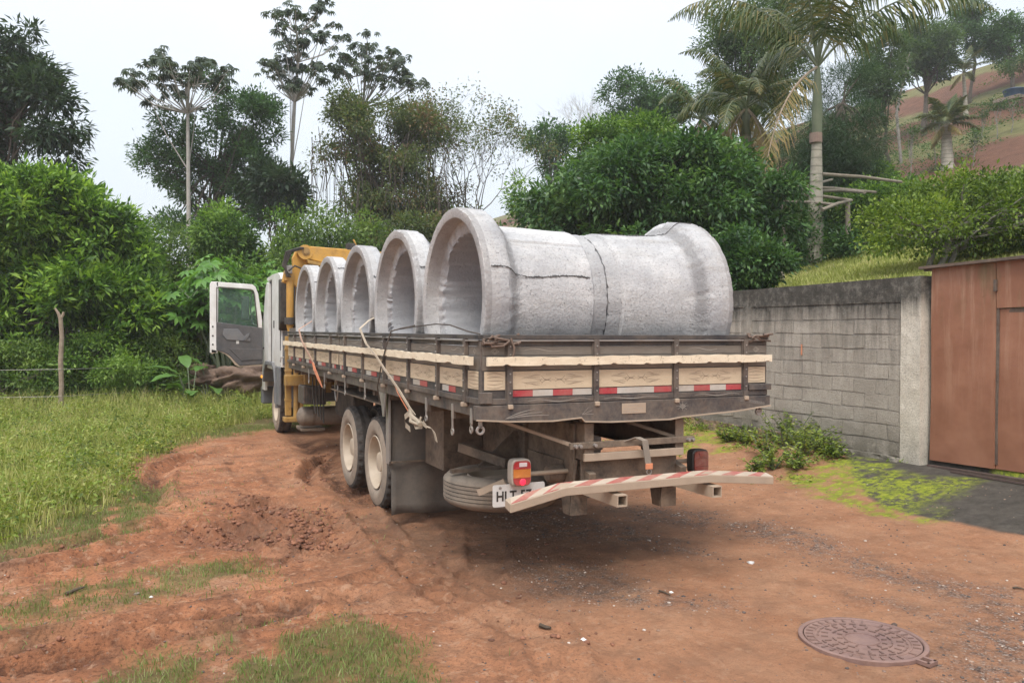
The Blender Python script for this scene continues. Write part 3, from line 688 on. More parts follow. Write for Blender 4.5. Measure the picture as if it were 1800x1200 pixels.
def blades(name, p, h, w, lean, mat, rng=RNG):
    n = len(p); a = rng.uniform(0, 2 * PI, n); b = rng.uniform(0, 2 * PI, n)
    s = np.stack([np.cos(a), np.sin(a), 0 * a], 1) * np.asarray(w)[:, None] / 2; ln = np.stack([np.cos(b), np.sin(b), 0 * b], 1) * (lean * h * rng.uniform(.2, 1, n))[:, None]
    z = np.array([0, 0, 1.0]); h = h[:, None]
    V = np.stack([p - s, p + s, p + ln * .35 + z * h * .6 + s * .8, p + ln + z * h, p + ln * .35 + z * h * .6 - s * .8], 1).reshape(-1, 3)
    i = np.arange(n)[:, None] * 5
    Fa = i + np.array([[0, 1, 2, 4]]); Fb = i + np.array([[4, 2, 3, 3]])
    me = bpy.data.meshes.new(name); me.vertices.add(len(V)); me.vertices.foreach_set('co', V.astype(np.float32).ravel())
    lo = np.concatenate([Fa.ravel(), (i + np.array([[4, 2, 3]])).ravel()]).astype(np.int32)
    me.loops.add(len(lo)); me.loops.foreach_set('vertex_index', lo)
    st = np.concatenate([np.arange(n) * 4, n * 4 + np.arange(n) * 3]).astype(np.int32)
    me.polygons.add(2 * n); me.polygons.foreach_set('loop_start', st); me.update(calc_edges=True)
    me.materials.append(MATS[mat]); return me
def scatter(n, box, fn, rng=RNG):
    u = rng.uniform(box[0], box[1], n); v = rng.uniform(box[2], box[3], n); k = rng.uniform(0, 1, n) < fn(u, v); return u[k], v[k]
def in_view(u, v, m=.12):
    d = np.stack([u - EYE[0], v - EYE[1]], 0); x = d[0] * RIGHT[0] + d[1] * RIGHT[1]; z = d[0] * FWD[0] + d[1] * FWD[1]
    return (z > .8) & (np.abs(x) < z * (.623 + m) + .6)
# tall bright grass and weeds on the left
u, v = scatter(420000, (-9, 2.4, 1.5, 22), lambda u, v: masks(u, v)[0] * in_view(u, v) * np.clip(1.25 - v / 26, .25, 1) * (.25 + .75 * sst(fbm(u, v, 2.2, 3, 71), -.2, .05)))
hh = (.08 + .30 * RNG.random(len(u)) ** 2.2) * (.75 + 1.3 * (fbm(u, v, .9, 3, 70) + .35)) * (.8 + .5 * sst(v, 9, 15)) * (.35 + .65 * pmask(u, v, P_TALL, .9, .5, 1.4, 73))
link('tall_grass', blades('tall_grass', np.stack([u, v, gzv(u, v) - .01], 1), hh, .007 + .006 * RNG.random(len(u)), .55, 'grass_tall'), kind='stuff', label='long bright green grass and weeds along the left of the yard')
# short turf
def shortfn(u, v):
    m = masks(u, v); return np.clip(m[1] - .5 * m[0] + .05 * sst(fbm(u, v, 2, 3, 72), .02, .2) * sst(-u, -.5, 1.5), 0, 1) * (1 - m[6]) * in_view(u, v)
u, v = scatter(330000, (-7, 2.4, -3.2, 12), shortfn)
link('short_grass', blades('short_grass', np.stack([u, v, gzv(u, v) - .005], 1), .018 + .045 * RNG.random(len(u)) ** 1.6, .004 + .004 * RNG.random(len(u)), .9, 'grass_short'), kind='stuff', label='thin trodden grass growing in patches on the red soil')
# lawn on top of the bank
u, v = scatter(140000, (7.2, 15, -2, 16), lambda u, v: in_view(u, v) * np.clip(1.3 - (u - 7) / 14, .2, 1))
link('bank_grass', blades('bank_grass', np.stack([u, v, gzv(u, v) - .01], 1), .05 + .12 * RNG.random(len(u)) ** 2, .01 + .008 * RNG.random(len(u)), .8, 'grass_tall'), kind='stuff', label='mown lawn on the slope above the block wall')
# broad-leaved weeds among the grass
def weed_cluster(u, v, h, r, nl, ll):
    k = len(u); n = k * nl
    a = RNG.uniform(0, 2 * PI, n); rr = r * np.sqrt(RNG.random(n)); hz_ = RNG.random(n) ** .8
    bu = np.repeat(u, nl); bv = np.repeat(v, nl); hh_ = np.repeat(h, nl)
    p = np.stack([bu + np.cos(a) * rr, bv + np.sin(a) * rr, np.repeat(gzv(u, v), nl) + hh_ * hz_], 1)
    d = np.stack([np.cos(a), np.sin(a), RNG.normal(.15, .5, n)], 1)
    return p, d, ll * RNG.uniform(.6, 1.3, n)
u, v = scatter(6500, (-9, 2.4, 3, 22), lambda u, v: masks(u, v)[0] * in_view(u, v))
p, d, l = weed_cluster(u, v, .15 + .4 * RNG.random(len(u)) ** 1.6 * (.6 + .8 * sst(v, 8, 16)), .17, 30, .06)
link('weeds', leaves('weeds', p, d, l, l * .45, 'weed_leaf'), kind='stuff', label='broad leaved weeds mixed into the long grass')
# low weeds on the soil and at the foot of the wall
u1, v1 = scatter(1500, (3.6, 6.9, 1.0, 9), lambda u, v: np.clip(sst(u, 4.4, 6.6) * (fbm(u, v, 1.3, 3, 77) > -.02) * sst(v, 2.2, 3.5), 0, 1) * .55)
p, d, l = weed_cluster(u1, v1, .03 + .16 * RNG.random(len(u1)) * sst(u1, 5, 6.8), .13, 18, .05)
link('low_weeds', leaves('low_weeds', p, d, l, l * .5, 'weed_leaf'), kind='stuff', label='low green weeds between the track and the block wall')
# small stones and grit on the track
ico_v = np.array([(0, 0, 1), (.89, 0, .45), (.28, .85, .45), (-.72, .53, .45), (-.72, -.53, .45), (.28, -.85, .45), (.72, .53, -.45), (-.28, .85, -.45), (-.89, 0, -.45), (-.28, -.85, -.45), (.72, -.53, -.45), (0, 0, -1)])
ico_f = np.array([(0, 1, 2), (0, 2, 3), (0, 3, 4), (0, 4, 5), (0, 5, 1), (1, 6, 2), (2, 7, 3), (3, 8, 4), (4, 9, 5), (5, 10, 1), (6, 7, 2), (7, 8, 3), (8, 9, 4), (9, 10, 5), (10, 6, 1), (11, 7, 6), (11, 8, 7), (11, 9, 8), (11, 10, 9), (11, 6, 10)])
def stones(name, u, v, r, mat, **kw):
    n = len(u); q = ico_v[None] * (1 + RNG.normal(0, .16, (n, 12, 1))); sc = np.stack([RNG.uniform(.7, 1.4, n), RNG.uniform(.7, 1.4, n), RNG.uniform(.35, .8, n)], 1)
    q = q * sc[:, None] * r[:, None, None]; a = RNG.uniform(0, 2 * PI, n); ca, sa = np.cos(a)[:, None], np.sin(a)[:, None]
    x = q[..., 0] * ca - q[..., 1] * sa; y = q[..., 0] * sa + q[..., 1] * ca
    V = np.stack([x + u[:, None], y + v[:, None], q[..., 2] + (gzv(u, v) + r * .15)[:, None]], -1).reshape(-1, 3)
    Fc = (ico_f[None] + (np.arange(n) * 12)[:, None, None]).reshape(-1, 3)
    me = npmesh(name, V, Fc); me.materials.append(MATS[mat]); return link(name, me, kind='stuff', **kw)
t = NT('grit'); g_ = t.n('ShaderNodeNewGeometry')
t.col(t.ramp(g_.outputs['Random Per Island'], [(0, (.05, .045, .045)), (.35, (.16, .12, .10)), (.7, (.26, .165, .115)), (.93, (.34, .25, .19)), (1, (.52, .46, .40))])); t.rough(.9)
def gf(u, v):
    m = masks(u, v); return (.14 + .9 * m[2]) * (1 - m[1]) * (1 - m[6]) * in_view(u, v)
u, v = scatter(48000, (-6, 6.5, -3, 9), gf)
stones('gravel', u, v, .004 + .009 * RNG.random(len(u)) ** 2.2, 'grit', label='loose grit and crushed stone on the track')
def cf(u, v):
    m = masks(u, v); d = np.full(u.shape, 9.)
    for pts, wd, dep in RUTS: d = np.minimum(d, segdist(u, v, pts))
    return np.clip(m[5] * .9 + .5 * np.exp(-(d / .25) ** 2), 0, 1) * (1 - .6 * m[1]) * in_view(u, v)
t = NT('clod_soil'); g_ = t.n('ShaderNodeNewGeometry')
t.col(t.ramp(g_.outputs['Random Per Island'], [(0, (.12, .055, .034)), (.5, (.20, .088, .052)), (1, (.30, .135, .078))])); t.rough(.95); t.bump(t.noise(60, 4), .01)
u, v = scatter(9000, (-6, 3, -3, 9), cf)
stones('soil_clods', u, v, .005 + .022 * RNG.random(len(u)) ** 3.5, 'clod_soil', label='broken clods of red soil thrown up by the wheels')

# lumps of soil squeezed up between the tyre lugs
rg = np.random.default_rng(61); LU, LV, LR = [], [], []
for (x0, y0, x1, y1), n, wd, r0 in (((395, 880, 560, 928), 90, .09, .05), ((430, 864, 600, 955), 80, .10, .05), ((330, 925, 430, 962), 45, .10, .05), ((400, 935, 570, 962), 70, .10, .05), ((470, 885, 600, 905), 40, .08, .04),
        ((0, 988, 200, 940), 80, .05, .035), ((200, 940, 300, 918), 40, .05, .03), ((0, 1012, 110, 996), 60, .06, .04), ((0, 1150, 130, 1128), 40, .06, .035), ((230, 1102, 430, 1072), 50, .04, .025), ((535, 850, 548, 808), 24, .04, .035), ((550, 800, 590, 795), 14, .04, .03), ((700, 1060, 900, 1100), 20, .2, .018)):
    a, b = G(x0, y0)[:2], G(x1, y1)[:2]
    for k in range(n * 4):
        t_ = rg.random(); q = a + (b - a) * t_; LU.append(q[0] + rg.normal(0, wd)); LV.append(q[1] + rg.normal(0, wd)); LR.append(r0 * .62 * rg.uniform(.2, 1) ** 1.8)
stones('churned_soil', np.array(LU), np.array(LV), np.array(LR), 'clod_soil', label='dark lumps of soil churned up along the wheel ruts')
# ================================================================ block wall
VS, VE = 1.99, 13.0
wall = empty('block_wall', (WALL_U, VS, .25), 'weathered grey concrete block wall with black mould along its coping', 'wall')
mb = MB(); mb.box(WALL_U + .009, WALL_U + .15, VS + .30, VE, .1, 2.42); mb.build('mortar', 'wall_mortar', wall)
def rough_box(sx, sy, sz, seed, j=.007):
    rg = np.random.default_rng(seed)
    v = []
    for z in (-1, 1):
        for y in (-1, 1):
            for x in (-1, 1): v.append((x * sx / 2 + rg.normal(0, .0012), y * sy / 2 + rg.normal(0, j), z * sz / 2 + rg.normal(0, j)))
    m = MB(); m.add(v, [(0, 2, 3, 1), (4, 5, 7, 6), (0, 1, 5, 4), (2, 6, 7, 3), (0, 4, 6, 2), (1, 3, 7, 5)]); return m
bmesh_v = [rough_box(.10, .375, .186, i).mesh('block', 'wall_block') for i in range(7)]
half_v = [rough_box(.10, .185, .186, 20 + i).mesh('half_block', 'wall_block') for i in range(2)]
def wtop(v): return 2.70 - .013 * (v - 2)
row = 0; z = .415
while z < 2.36:
    off = (.0 if row % 2 == 0 else .2) + RNG.uniform(-.02, .02)
    v = VS + .31 + .19
    if row % 2 == 1:
        inst('block', half_v[row % 2], wall, (WALL_U + .052 + RNG.normal(0, .003), VS + .31 + .095, z)); v = VS + .31 + .20 + .195
    while v < 9.0:
        if not (z < .55 and v > 5.2):
            inst('block', bmesh_v[int(RNG.integers(7))], wall, (WALL_U + .052 + RNG.uniform(-.003, .003), v + RNG.normal(0, .004), z + RNG.normal(0, .003)), (RNG.normal(0, .006), 0, 0))
        v += .395
    row += 1; z += .2035
# the rendered post, coping beam, footing and the old stub of stone wall beyond
def rough_prism(name, x0, x1, y0, y1, z0, z1, mat, parent, ny=30, nzz=14, amp=.012, topfn=None):
    ys = np.linspace(y0, y1, ny); V = []; Fc = []
    xs = [x0, x1]; zs = np.linspace(z0, z1, nzz)
    for yi, y in enumerate(ys):
        for k, (x, zz) in enumerate([(x0, q) for q in zs] + [(x1, q) for q in zs[::-1]]):
            zt = zz if topfn is None else z0 + (zz - z0) * (topfn(y) - z0) / (z1 - z0)
            nn = fbm(np.array([y * 1.0 + x]), np.array([zz * 1.0 + 3 * x]), 5, 4, 91)[0]
            V.append((x + (nn * amp * 2 if x == x0 else 0), y, zt + nn * amp * .8))
    m = 2 * nzz
    for yi in range(ny - 1):
        for k in range(m):
            a, b = yi * m + k, yi * m + (k + 1) % m; Fc.append((a, b, b + m, a + m))
    mb = MB(); mb.add(V, Fc); mb.f.append(tuple(range(m))[::-1]); mb.f.append(tuple((ny - 1) * m + k for k in range(m)))
    return mb.build(name, mat, parent)
rough_prism('post', WALL_U - .012, WALL_U + .20, VS, VS + .30, .1, 2.70, 'wall_render', wall, 8, 40, .012)
rough_prism('coping', WALL_U - .004, WALL_U + .17, VS + .3025, VE, 2.37, 2.69, 'wall_block', wall, 120, 8, .010, wtop)
rough_prism('footing', WALL_U - .07, WALL_U + .16, VS + .3025, 4.2, .05, .315, 'wall_block', wall, 40, 8, .07)
rough_prism('stone_footing', WALL_U - .04, WALL_U + .16, 4.2, VE, -.05, .40, 'old_footing', wall, 120, 10, .06)
mb = MB(); mb.box(WALL_U - .0165, WALL_U - .010, 4.06, 4.085, 1.62, 1.78); mb.build('orange_mark', 'strap_orange', wall, label='orange paint mark on one block')
rough_prism('column', WALL_U - .02, WALL_U + .17, 5.2, 5.40, .40, 2.37, 'wall_block', wall, 6, 30, .015)
# ================================================================ steel gate
gate = empty('steel_gate', (7.03, 1.93, .3), 'rust red sheet steel gate with a small door cut into it', 'gate')
tl = .02
def gz_(v): return (1.93 - v) * tl
def gpanel(name, v0, v1, z0, z1, x, th=.03, mat='gate_steel', parent=gate):
    mb = MB(); n = 10; V = []
    ys = np.linspace(v0, v1, n); zs = np.linspace(z0, z1, n)
    for xx in (x, x + th):
        for y in ys:
            for zz in zs:
                V.append((xx + (.008 * math.sin(zz * 3.1 + y * 2) if 0 < 1 else 0), y, zz + gz_(y)))
    Fc = []
    for s in (0, 1):
        for i in range(n - 1):
            for j in range(n - 1):
                a = s * n * n + i * n + j; Fc.append((a, a + 1, a + n + 1, a + n))
    N = n * n
    edge = [i for i in range(n)] + [i * n + n - 1 for i in range(1, n)] + [(n - 1) * n + j for j in range(n - 2, -1, -1)] + [i * n for i in range(n - 2, 0, -1)]
    for k in range(len(edge)): a, b = edge[k], edge[(k + 1) % len(edge)]; Fc.append((a, b, b + N, a + N))
    mb.add(V, Fc); return mb.build(name, mat, parent, smooth=True)
gv0 = float((EYE + ray(1750, 600) * ((7.03 - EYE[0]) / ray(1750, 600)[0]))[1])
gpanel('sheet_panel', gv0 + .004, 1.93, .33, 2.79, 7.03)
gpanel('sheet_panel', -1.6, gv0 - .004, .33, 2.23, 7.055, mat='gate_steel')
gpanel('sheet_panel', -1.6, gv0 - .006, 2.245, 2.80, 7.03)
mb = MB(); mb.box(7.045, 7.09, gv0 - .03, gv0 + .03, .4, 2.75); mb.box(7.10, 7.15, 1.86, 1.92, .4, 2.75); mb.box(7.06, 7.10, -1.6, gv0, 2.21, 2.26); mb.build('frame', 'rusty_rail', gate)
mb = MB(); mb.beam((7.0, 2.05, 2.80), (7.0, -1.7, 2.90), .14, .035); mb.beam((7.05, 2.05, 2.775), (7.05, -1.7, 2.875), .04, .03); mb.build('top_rail', 'rusty_rail', gate)
mb = MB(); mb.beam((6.96, 1.9, .265), (6.96, -1.7, .315), .05, .03); mb.beam((7.05, 1.6, .27), (7.05, -1.7, .32), .22, .012); mb.beam((6.80, 1.45, .268), (6.80, -1.7, .30), .03, .02); mb.build('ground_rail', 'iron_dark', gate)
mb = MB(); mb.box(7.0, 7.03, gv0 - .02, gv0 + .015, 2.46, 2.60); mb.build('hinge', 'rusty_rail', gate)
# ================================================================ manhole cover
mh = G(1515, 1129, .0); mhz = gz(mh[0], mh[1]) + .012
man = empty('manhole_cover', (mh[0], mh[1], mhz), 'round rusty cast iron manhole cover set in the red soil', 'manhole cover')
hx = G(1613, 1163); hd = math.atan2(hx[1] - mh[1], hx[0] - mh[0])
mb = MB(); mb.lathe([(-.06, .385), (.008, .385), (.012, .378), (.012, .362), (.006, .355), (-.02, .355)], (mh[0], mh[1], mhz), (0, 0, 1), 64); mb.build('frame', 'iron_cover', man, smooth=True)
mb = MB(); mb.lathe([(.002, .001), (.002, .10), (.002, .335), (.006, .348), (-.02, .351)], (mh[0], mh[1], mhz), (0, 0, 1), 64); mb.build('lid', 'iron_cover', man, smooth=True)
mb = MB()
for r, n, ln, wd, tang in ((.315, 34, .045, .013, 0), (.262, 26, .04, .010, 1), (.225, 20, .04, .012, 0), (.175, 16, .045, .010, 1), (.135, 12, .03, .010, 0)):
    for k in range(n):
        if RNG.random() < .12: continue
        a = 2 * PI * k / n; 
        mb.obox((mh[0] + r * math.cos(a), mh[1] + r * math.sin(a), mhz + .0055), (ln if not tang else wd, wd if not tang else ln, .007), rotm(0, 0, a))
o = mb.build('raised_ribs', 'iron_rib', man, kind='stuff')
mb = MB(); mb.lathe([(.002, .285), (.007, .287), (.007, .293), (.002, .295)], (mh[0], mh[1], mhz), (0, 0, 1), 48); mb.lathe([(.002, .10), (.008, .102), (.008, .108), (.002, .11)], (mh[0], mh[1], mhz), (0, 0, 1), 32)
mb.build('raised_ring', 'iron_cover', man)
hc, hs_ = math.cos(hd), math.sin(hd)
mb = MB()
for s in (-1, 1): mb.obox((mh[0] + hc * .41 - hs_ * .035 * s, mh[1] + hs_ * .41 + hc * .035 * s, mhz), (.10, .022, .022), rotm(0, 0, hd))
mb.obox((mh[0] + hc * .455, mh[1] + hs_ * .455, mhz), (.02, .09, .022), rotm(0, 0, hd)); mb.build('hinge', 'iron_cover', man)
# ================================================================ fence post and wires on the left
pb = G(105, 742)
post = empty('fence_post', (pb[0], pb[1], 0), 'crooked weathered wooden fence post with a forked top in front of the bushes', 'fence post')
mb = MB(); pts = [(pb[0] + dx, pb[1], zz) for dx, zz in ((0, -.2), (.02, .3), (.035, .8), (.02, 1.3), (.045, 1.8), (.02, 2.22))]
mb.tube(pts, [.06, .055, .05, .05, .045, .042], 9); mb.build('shaft', 'weathered_pole', post, smooth=True)
mb = MB(); mb.tube([(pb[0] + .02, pb[1], 2.18), (pb[0] - .02, pb[1], 2.3), (pb[0] - .08, pb[1] + .02, 2.40)], [.04, .03, .02], 7); mb.tube([(pb[0] + .02, pb[1], 2.18), (pb[0] + .07, pb[1], 2.27), (pb[0] + .08, pb[1], 2.33)], [.035, .03, .022], 7)
mb.build('fork', 'weathered_pole', post, smooth=True)
for k, (zz, lb) in enumerate(((1.12, 'upper thin wire stretched along the left field edge through the post'), (.55, 'lower thin wire stretched along the left field edge near the grass'))):
    mb = MB(); a = G(-260, 745); e = G(440, 705)
    pp = [(a[0], a[1], zz), ((a[0] + pb[0]) / 2, (a[1] + pb[1]) / 2, zz - .03), (pb[0] + .03, pb[1] - .06, zz), ((pb[0] + e[0]) / 2, (pb[1] + e[1]) / 2, zz - .05), (e[0], e[1], zz)]
    mb.tube(pp, .005, 5); mb.build('fence_wire', 'zinc_steel', None, origin=pp[2], label=lb, cat='wire')
# ================================================================ concrete pipes
def pipe_mesh(name, seed, L_=1.142, bell=1, taper=.035):
    """axis along +x: bell mouth at x=0, spigot at x=L"""
    rg = np.random.default_rng(seed); n = 176
    prof = [(0.0, .683), (.004, .676), (.10, .672), (.118, .664), (.124, .60), (.128, .562), (.15, .556), (.6, .548), (L_, .545), (L_, .585),
            (L_ - .03, .592), (1.02, .592), (1.0, .612), (.85, .615), (.6, .622), (.42, .628), (.34, .632), (.30, .650), (.235, .715), (.205, .748), (.19, .757), (.03, .762), (.008, .760), (0, .752)]
    m = len(prof); V = []
    th = np.arange(n) * 2 * PI / n
    for i, (a, r) in enumerate(prof):
        base_n = fbm(np.cos(th) * 3 + a * 2, np.sin(th) * 3 + seed, 2.2, 4, seed)
        fine_n = fbm(np.cos(th) * 14 + a * 5, np.sin(th) * 14 + seed, 1.6, 3, seed + 3)
        rr = r + base_n * .010 + fine_n * .004; aa = np.full(n, a)
        jag = fbm(np.cos(th) * 40 + seed, np.sin(th) * 40, 1.3, 2, seed + 9)
        if i in (4, 5): rr = rr + fine_n * .05 + jag * .03; aa = aa + fine_n * .05 + jag * .03 + np.abs(fbm(th * 4, th * 0 + seed, 2.3, 3, seed + 5)) * .03 * (i == 5)
        if i in (21, 22, 23): rr = rr + np.minimum(fine_n, 0) * .02 + np.minimum(jag, 0) * .010; aa = aa + np.maximum(-fine_n, 0) * .015 * (i != 23)
        if i in (17, 18, 19): rr = rr + fine_n * .03 + jag * .012
        if i in (8, 9, 10): aa = aa + fine_n * .03
        # mould seam: a crack-like lip along the barrel
        for sa, sg in ((1.05 + PI / 2, 1), (1.05 + PI * 1.5, 1)):
            dd = np.abs((th - sa + PI) % (2 * PI) - PI)
            if 11 <= i <= 20: rr = rr + np.where(dd < .5 * 2 * PI / n + 1e-6, -.012, 0) + np.where(np.abs(dd - 2 * PI / n) < .6 * 2 * PI / n, .005, 0)
        for k in range(n): V.append((aa[k], rr[k] * math.cos(th[k]), rr[k] * math.sin(th[k])))
    Fc = []
    for i in range(m):
        j = (i + 1) % m
        for k in range(n):
            k2 = (k + 1) % n; Fc.append((i * n + k, j * n + k, j * n + k2, i * n + k2))
    me = npmesh(name, V, Fc, True)
    try: me.set_sharp_from_angle(angle=math.radians(40))
    except Exception: pass
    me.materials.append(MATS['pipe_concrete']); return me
DECK = 1.46
PZ = DECK + .762
pm = [pipe_mesh('pipe_mesh_%s' % c, s) for c, s in (('one', 3), ('two', 8), ('three', 15))]
PV = [.93, 2.60, 4.27, 5.94, 7.60]
lab = ['nearest the tailgate', 'second from the tailgate', 'in the middle of the row', 'second from the cab', 'nearest the cab and crane']
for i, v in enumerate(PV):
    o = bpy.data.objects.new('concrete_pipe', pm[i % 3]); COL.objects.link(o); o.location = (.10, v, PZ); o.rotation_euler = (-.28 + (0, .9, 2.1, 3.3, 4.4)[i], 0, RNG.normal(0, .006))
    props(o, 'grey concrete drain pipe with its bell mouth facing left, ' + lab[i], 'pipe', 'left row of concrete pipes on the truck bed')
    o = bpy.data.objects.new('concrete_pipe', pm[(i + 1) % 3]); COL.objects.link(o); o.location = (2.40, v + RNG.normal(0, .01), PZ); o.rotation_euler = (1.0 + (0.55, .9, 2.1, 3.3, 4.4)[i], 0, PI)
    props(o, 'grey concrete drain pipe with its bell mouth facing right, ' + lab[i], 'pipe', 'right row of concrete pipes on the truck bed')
paint('void_dark', (.10, .10, .10), (.17, .17, .17), .95, .0)
def seam(parent, org, side, th0, seed):
    """ragged open joint left by the mould, running down the barrel and over the bell"""
    rg = np.random.default_rng(seed); top = []; bot = []
    prof = [(.03, .764), (.17, .764), (.205, .752), (.235, .720), (.30, .652), (.42, .631), (.7, .622), (.98, .616)]
    xs = np.linspace(.05, .98, 90)
    rr = np.interp(xs, [p[0] for p in prof], [p[1] for p in prof])
    V = []
    for i, (x, r) in enumerate(zip(xs, rr)):
        w_ = (.0025 + .008 * rg.random() ** 2) / r; t_ = th0 + .02 * math.sin(x * 9 + seed) + rg.normal(0, .004)
        for dt, dr in ((-w_, .0), (-w_ * .2, .006 * rg.random()), (w_ * .5, -.004), (w_, .002)):
            V.append((org[0] + side * x, org[1] + (r + dr + .004) * math.cos(t_ + dt), org[2] + (r + dr + .004) * math.sin(t_ + dt)))
    mb = MB(); mb.add(V, [(4 * i + k, 4 * i + k + 1, 4 * i + k + 5, 4 * i + k + 4) for i in range(89) for k in range(3)])
    me = mb.mesh('mould_seam', 'void_dark', org); o = bpy.data.objects.new('mould_seam', me); COL.objects.link(o); o.parent = parent
    o.matrix_parent_inverse = (Matrix.Translation(parent.location) @ parent.rotation_euler.to_matrix().to_4x4()).inverted(); o.location = org
for o in [q for q in COL.objects if q.name.startswith('concrete_pipe')]:
    side = 1 if o.location.x < 1 else -1; first = abs(o.location.y - .93) < .1
    th = (math.radians(163) if side == 1 else math.radians(106)) if first else RNG.uniform(2.2, 2.9)
    seam(o, tuple(o.location), side, th, int(o.location.y * 10) + side)
# ================================================================ the truck
T = empty('flatbed_truck', (1.3, 4.2, 0), 'dusty six wheeled flatbed truck with wooden sides, white cab and open left door', 'truck')
TW = 2.6; TL = 8.41
def add(name, mb, mat, parent=None, bevel=0, smooth=False, **kw): return mb.build(name, mat, parent or T, bevel=bevel, smooth=smooth, **kw)
add('bed_floor', MB().box(.03, 2.57, .03, TL, 1.40, DECK), 'deck_wood')
for v in np.arange(.75, 8.4, .62): add('cross_member', MB().box(.06, 2.54, v - .04, v + .04, 1.27, 1.40), 'chassis_steel')
# side sills (long channel) and rear sill
for x0 in (.0, 2.55): add('side_sill', MB().box(x0, x0 + .05, .04, TL, 1.34, 1.438), 'rail_steel', bevel=.004)
add('front_board', MB().box(.02, 2.58, TL, TL + .05, 1.40, 2.0), 'grey_board')
pl = [(-.06, 1.435), (2.62, 1.435), (2.62, 1.345), (2.25, 1.31), (1.72, 1.285), (1.60, 1.27), (1.05, 1.272), (.82, 1.285), (.79, 1.315), (.55, 1.30), (.2, 1.31), (-.06, 1.33)]
add('rear_sill', MB().prism(pl, 'y', -.035, .03), 'rail_steel', bevel=.004, label='wavy edged steel sill across the tail')
ol = [(x, z - .012) for x, z in pl[2:]] 
m = MB(); m.ribbon([(x, -.040, z + .006) for x, z in pl[2:]], (0, 1, 0), .02, .010); add('sill_edge', m, 'bumper_metal')
# ornament strokes: thin painted lines lying on a board
def stroke(mb, pts, w, plane, off):
    """pts 2D in the board plane; a flat ribbon 1 mm thick"""
    P3 = []
    for a, b in pts:
        P3.append((a, off, b) if plane == 'y' else (off, a, b))
    n = len(P3); base = len(mb.v)
    for i in range(n):
        a = pts[max(i - 1, 0)]; b = pts[min(i + 1, n - 1)]; dx, dz = b[0] - a[0], b[1] - a[1]; l = math.hypot(dx, dz) + 1e-9
        nx, nz_ = -dz / l * w / 2, dx / l * w / 2
        tw = 1 - .6 * abs(2 * i / (n - 1) - 1)
        for s in (-1, 1):
            q = (pts[i][0] + nx * s * tw, pts[i][1] + nz_ * s * tw)
            mb.v.append((q[0], off, q[1]) if plane == 'y' else (off, q[0], q[1]))
    for i in range(n - 1): k = base + 2 * i; mb.f.append((k, k + 1, k + 3, k + 2))
def curve(a, b, bulge, n=9):
    r = []
    for i in range(n):
        t = i / (n - 1); dx, dz = b[0] - a[0], b[1] - a[1]
        o = bulge * math.sin(t * PI); l = math.hypot(dx, dz) + 1e-9
        r.append((a[0] + dx * t - dz / l * o, a[1] + dz * t + dx / l * o))
    return r
def spray(mb, cx, cz, hw, hh, plane, off, w=.0045):
    """mirrored flourish: curls and feathered strokes round a centre"""
    hw *= RNG.uniform(.88, 1.08); hh *= RNG.uniform(.8, 1.05)
    for s in (-1, 1):
        for k, (y, l) in enumerate(((.8, .72), (.45, .95), (.12, 1.0), (-.2, 1.0), (-.5, .92), (-.8, .7))):
            stroke(mb, curve((cx + s * hw * .42, cz + hh * y * .95), (cx + s * hw * l, cz + hh * y * .45 + (hh * .25 if y > 0 else -hh * .25)), s * hh * .12 * (1 if y > 0 else -1)), w, plane, off)
        for y in (.85, -.85): stroke(mb, curve((cx + s * hw * .06, cz + hh * y * .35), (cx + s * hw * .38, cz + hh * y * .75), -s * hh * .45 * (1 if y > 0 else -1)), w * 1.3, plane, off)
        stroke(mb, curve((cx + s * hw * .34, cz + hh * .2), (cx + s * hw * .34, cz - hh * .4), s * hh * .45), w, plane, off)
    stroke(mb, [(cx - hw * .5, cz), (cx + hw * .5, cz)], w * .8, plane, off)
def diamond(mb, cx, cz, r, plane, off):
    for s in (1, .55): 
        stroke(mb, [(cx - r * 1.5 * s, cz), (cx, cz + r * s), (cx + r * 1.5 * s, cz), (cx, cz - r * s), (cx - r * 1.5 * s, cz)], .008, plane, off)
def wave(mb, x0, x1, z, amp, plane, off, w=.006, k=2.0):
    stroke(mb, [(x0 + (x1 - x0) * i / 24, z + amp * math.sin(i / 24 * PI * k)) for i in range(25)], w, plane, off)
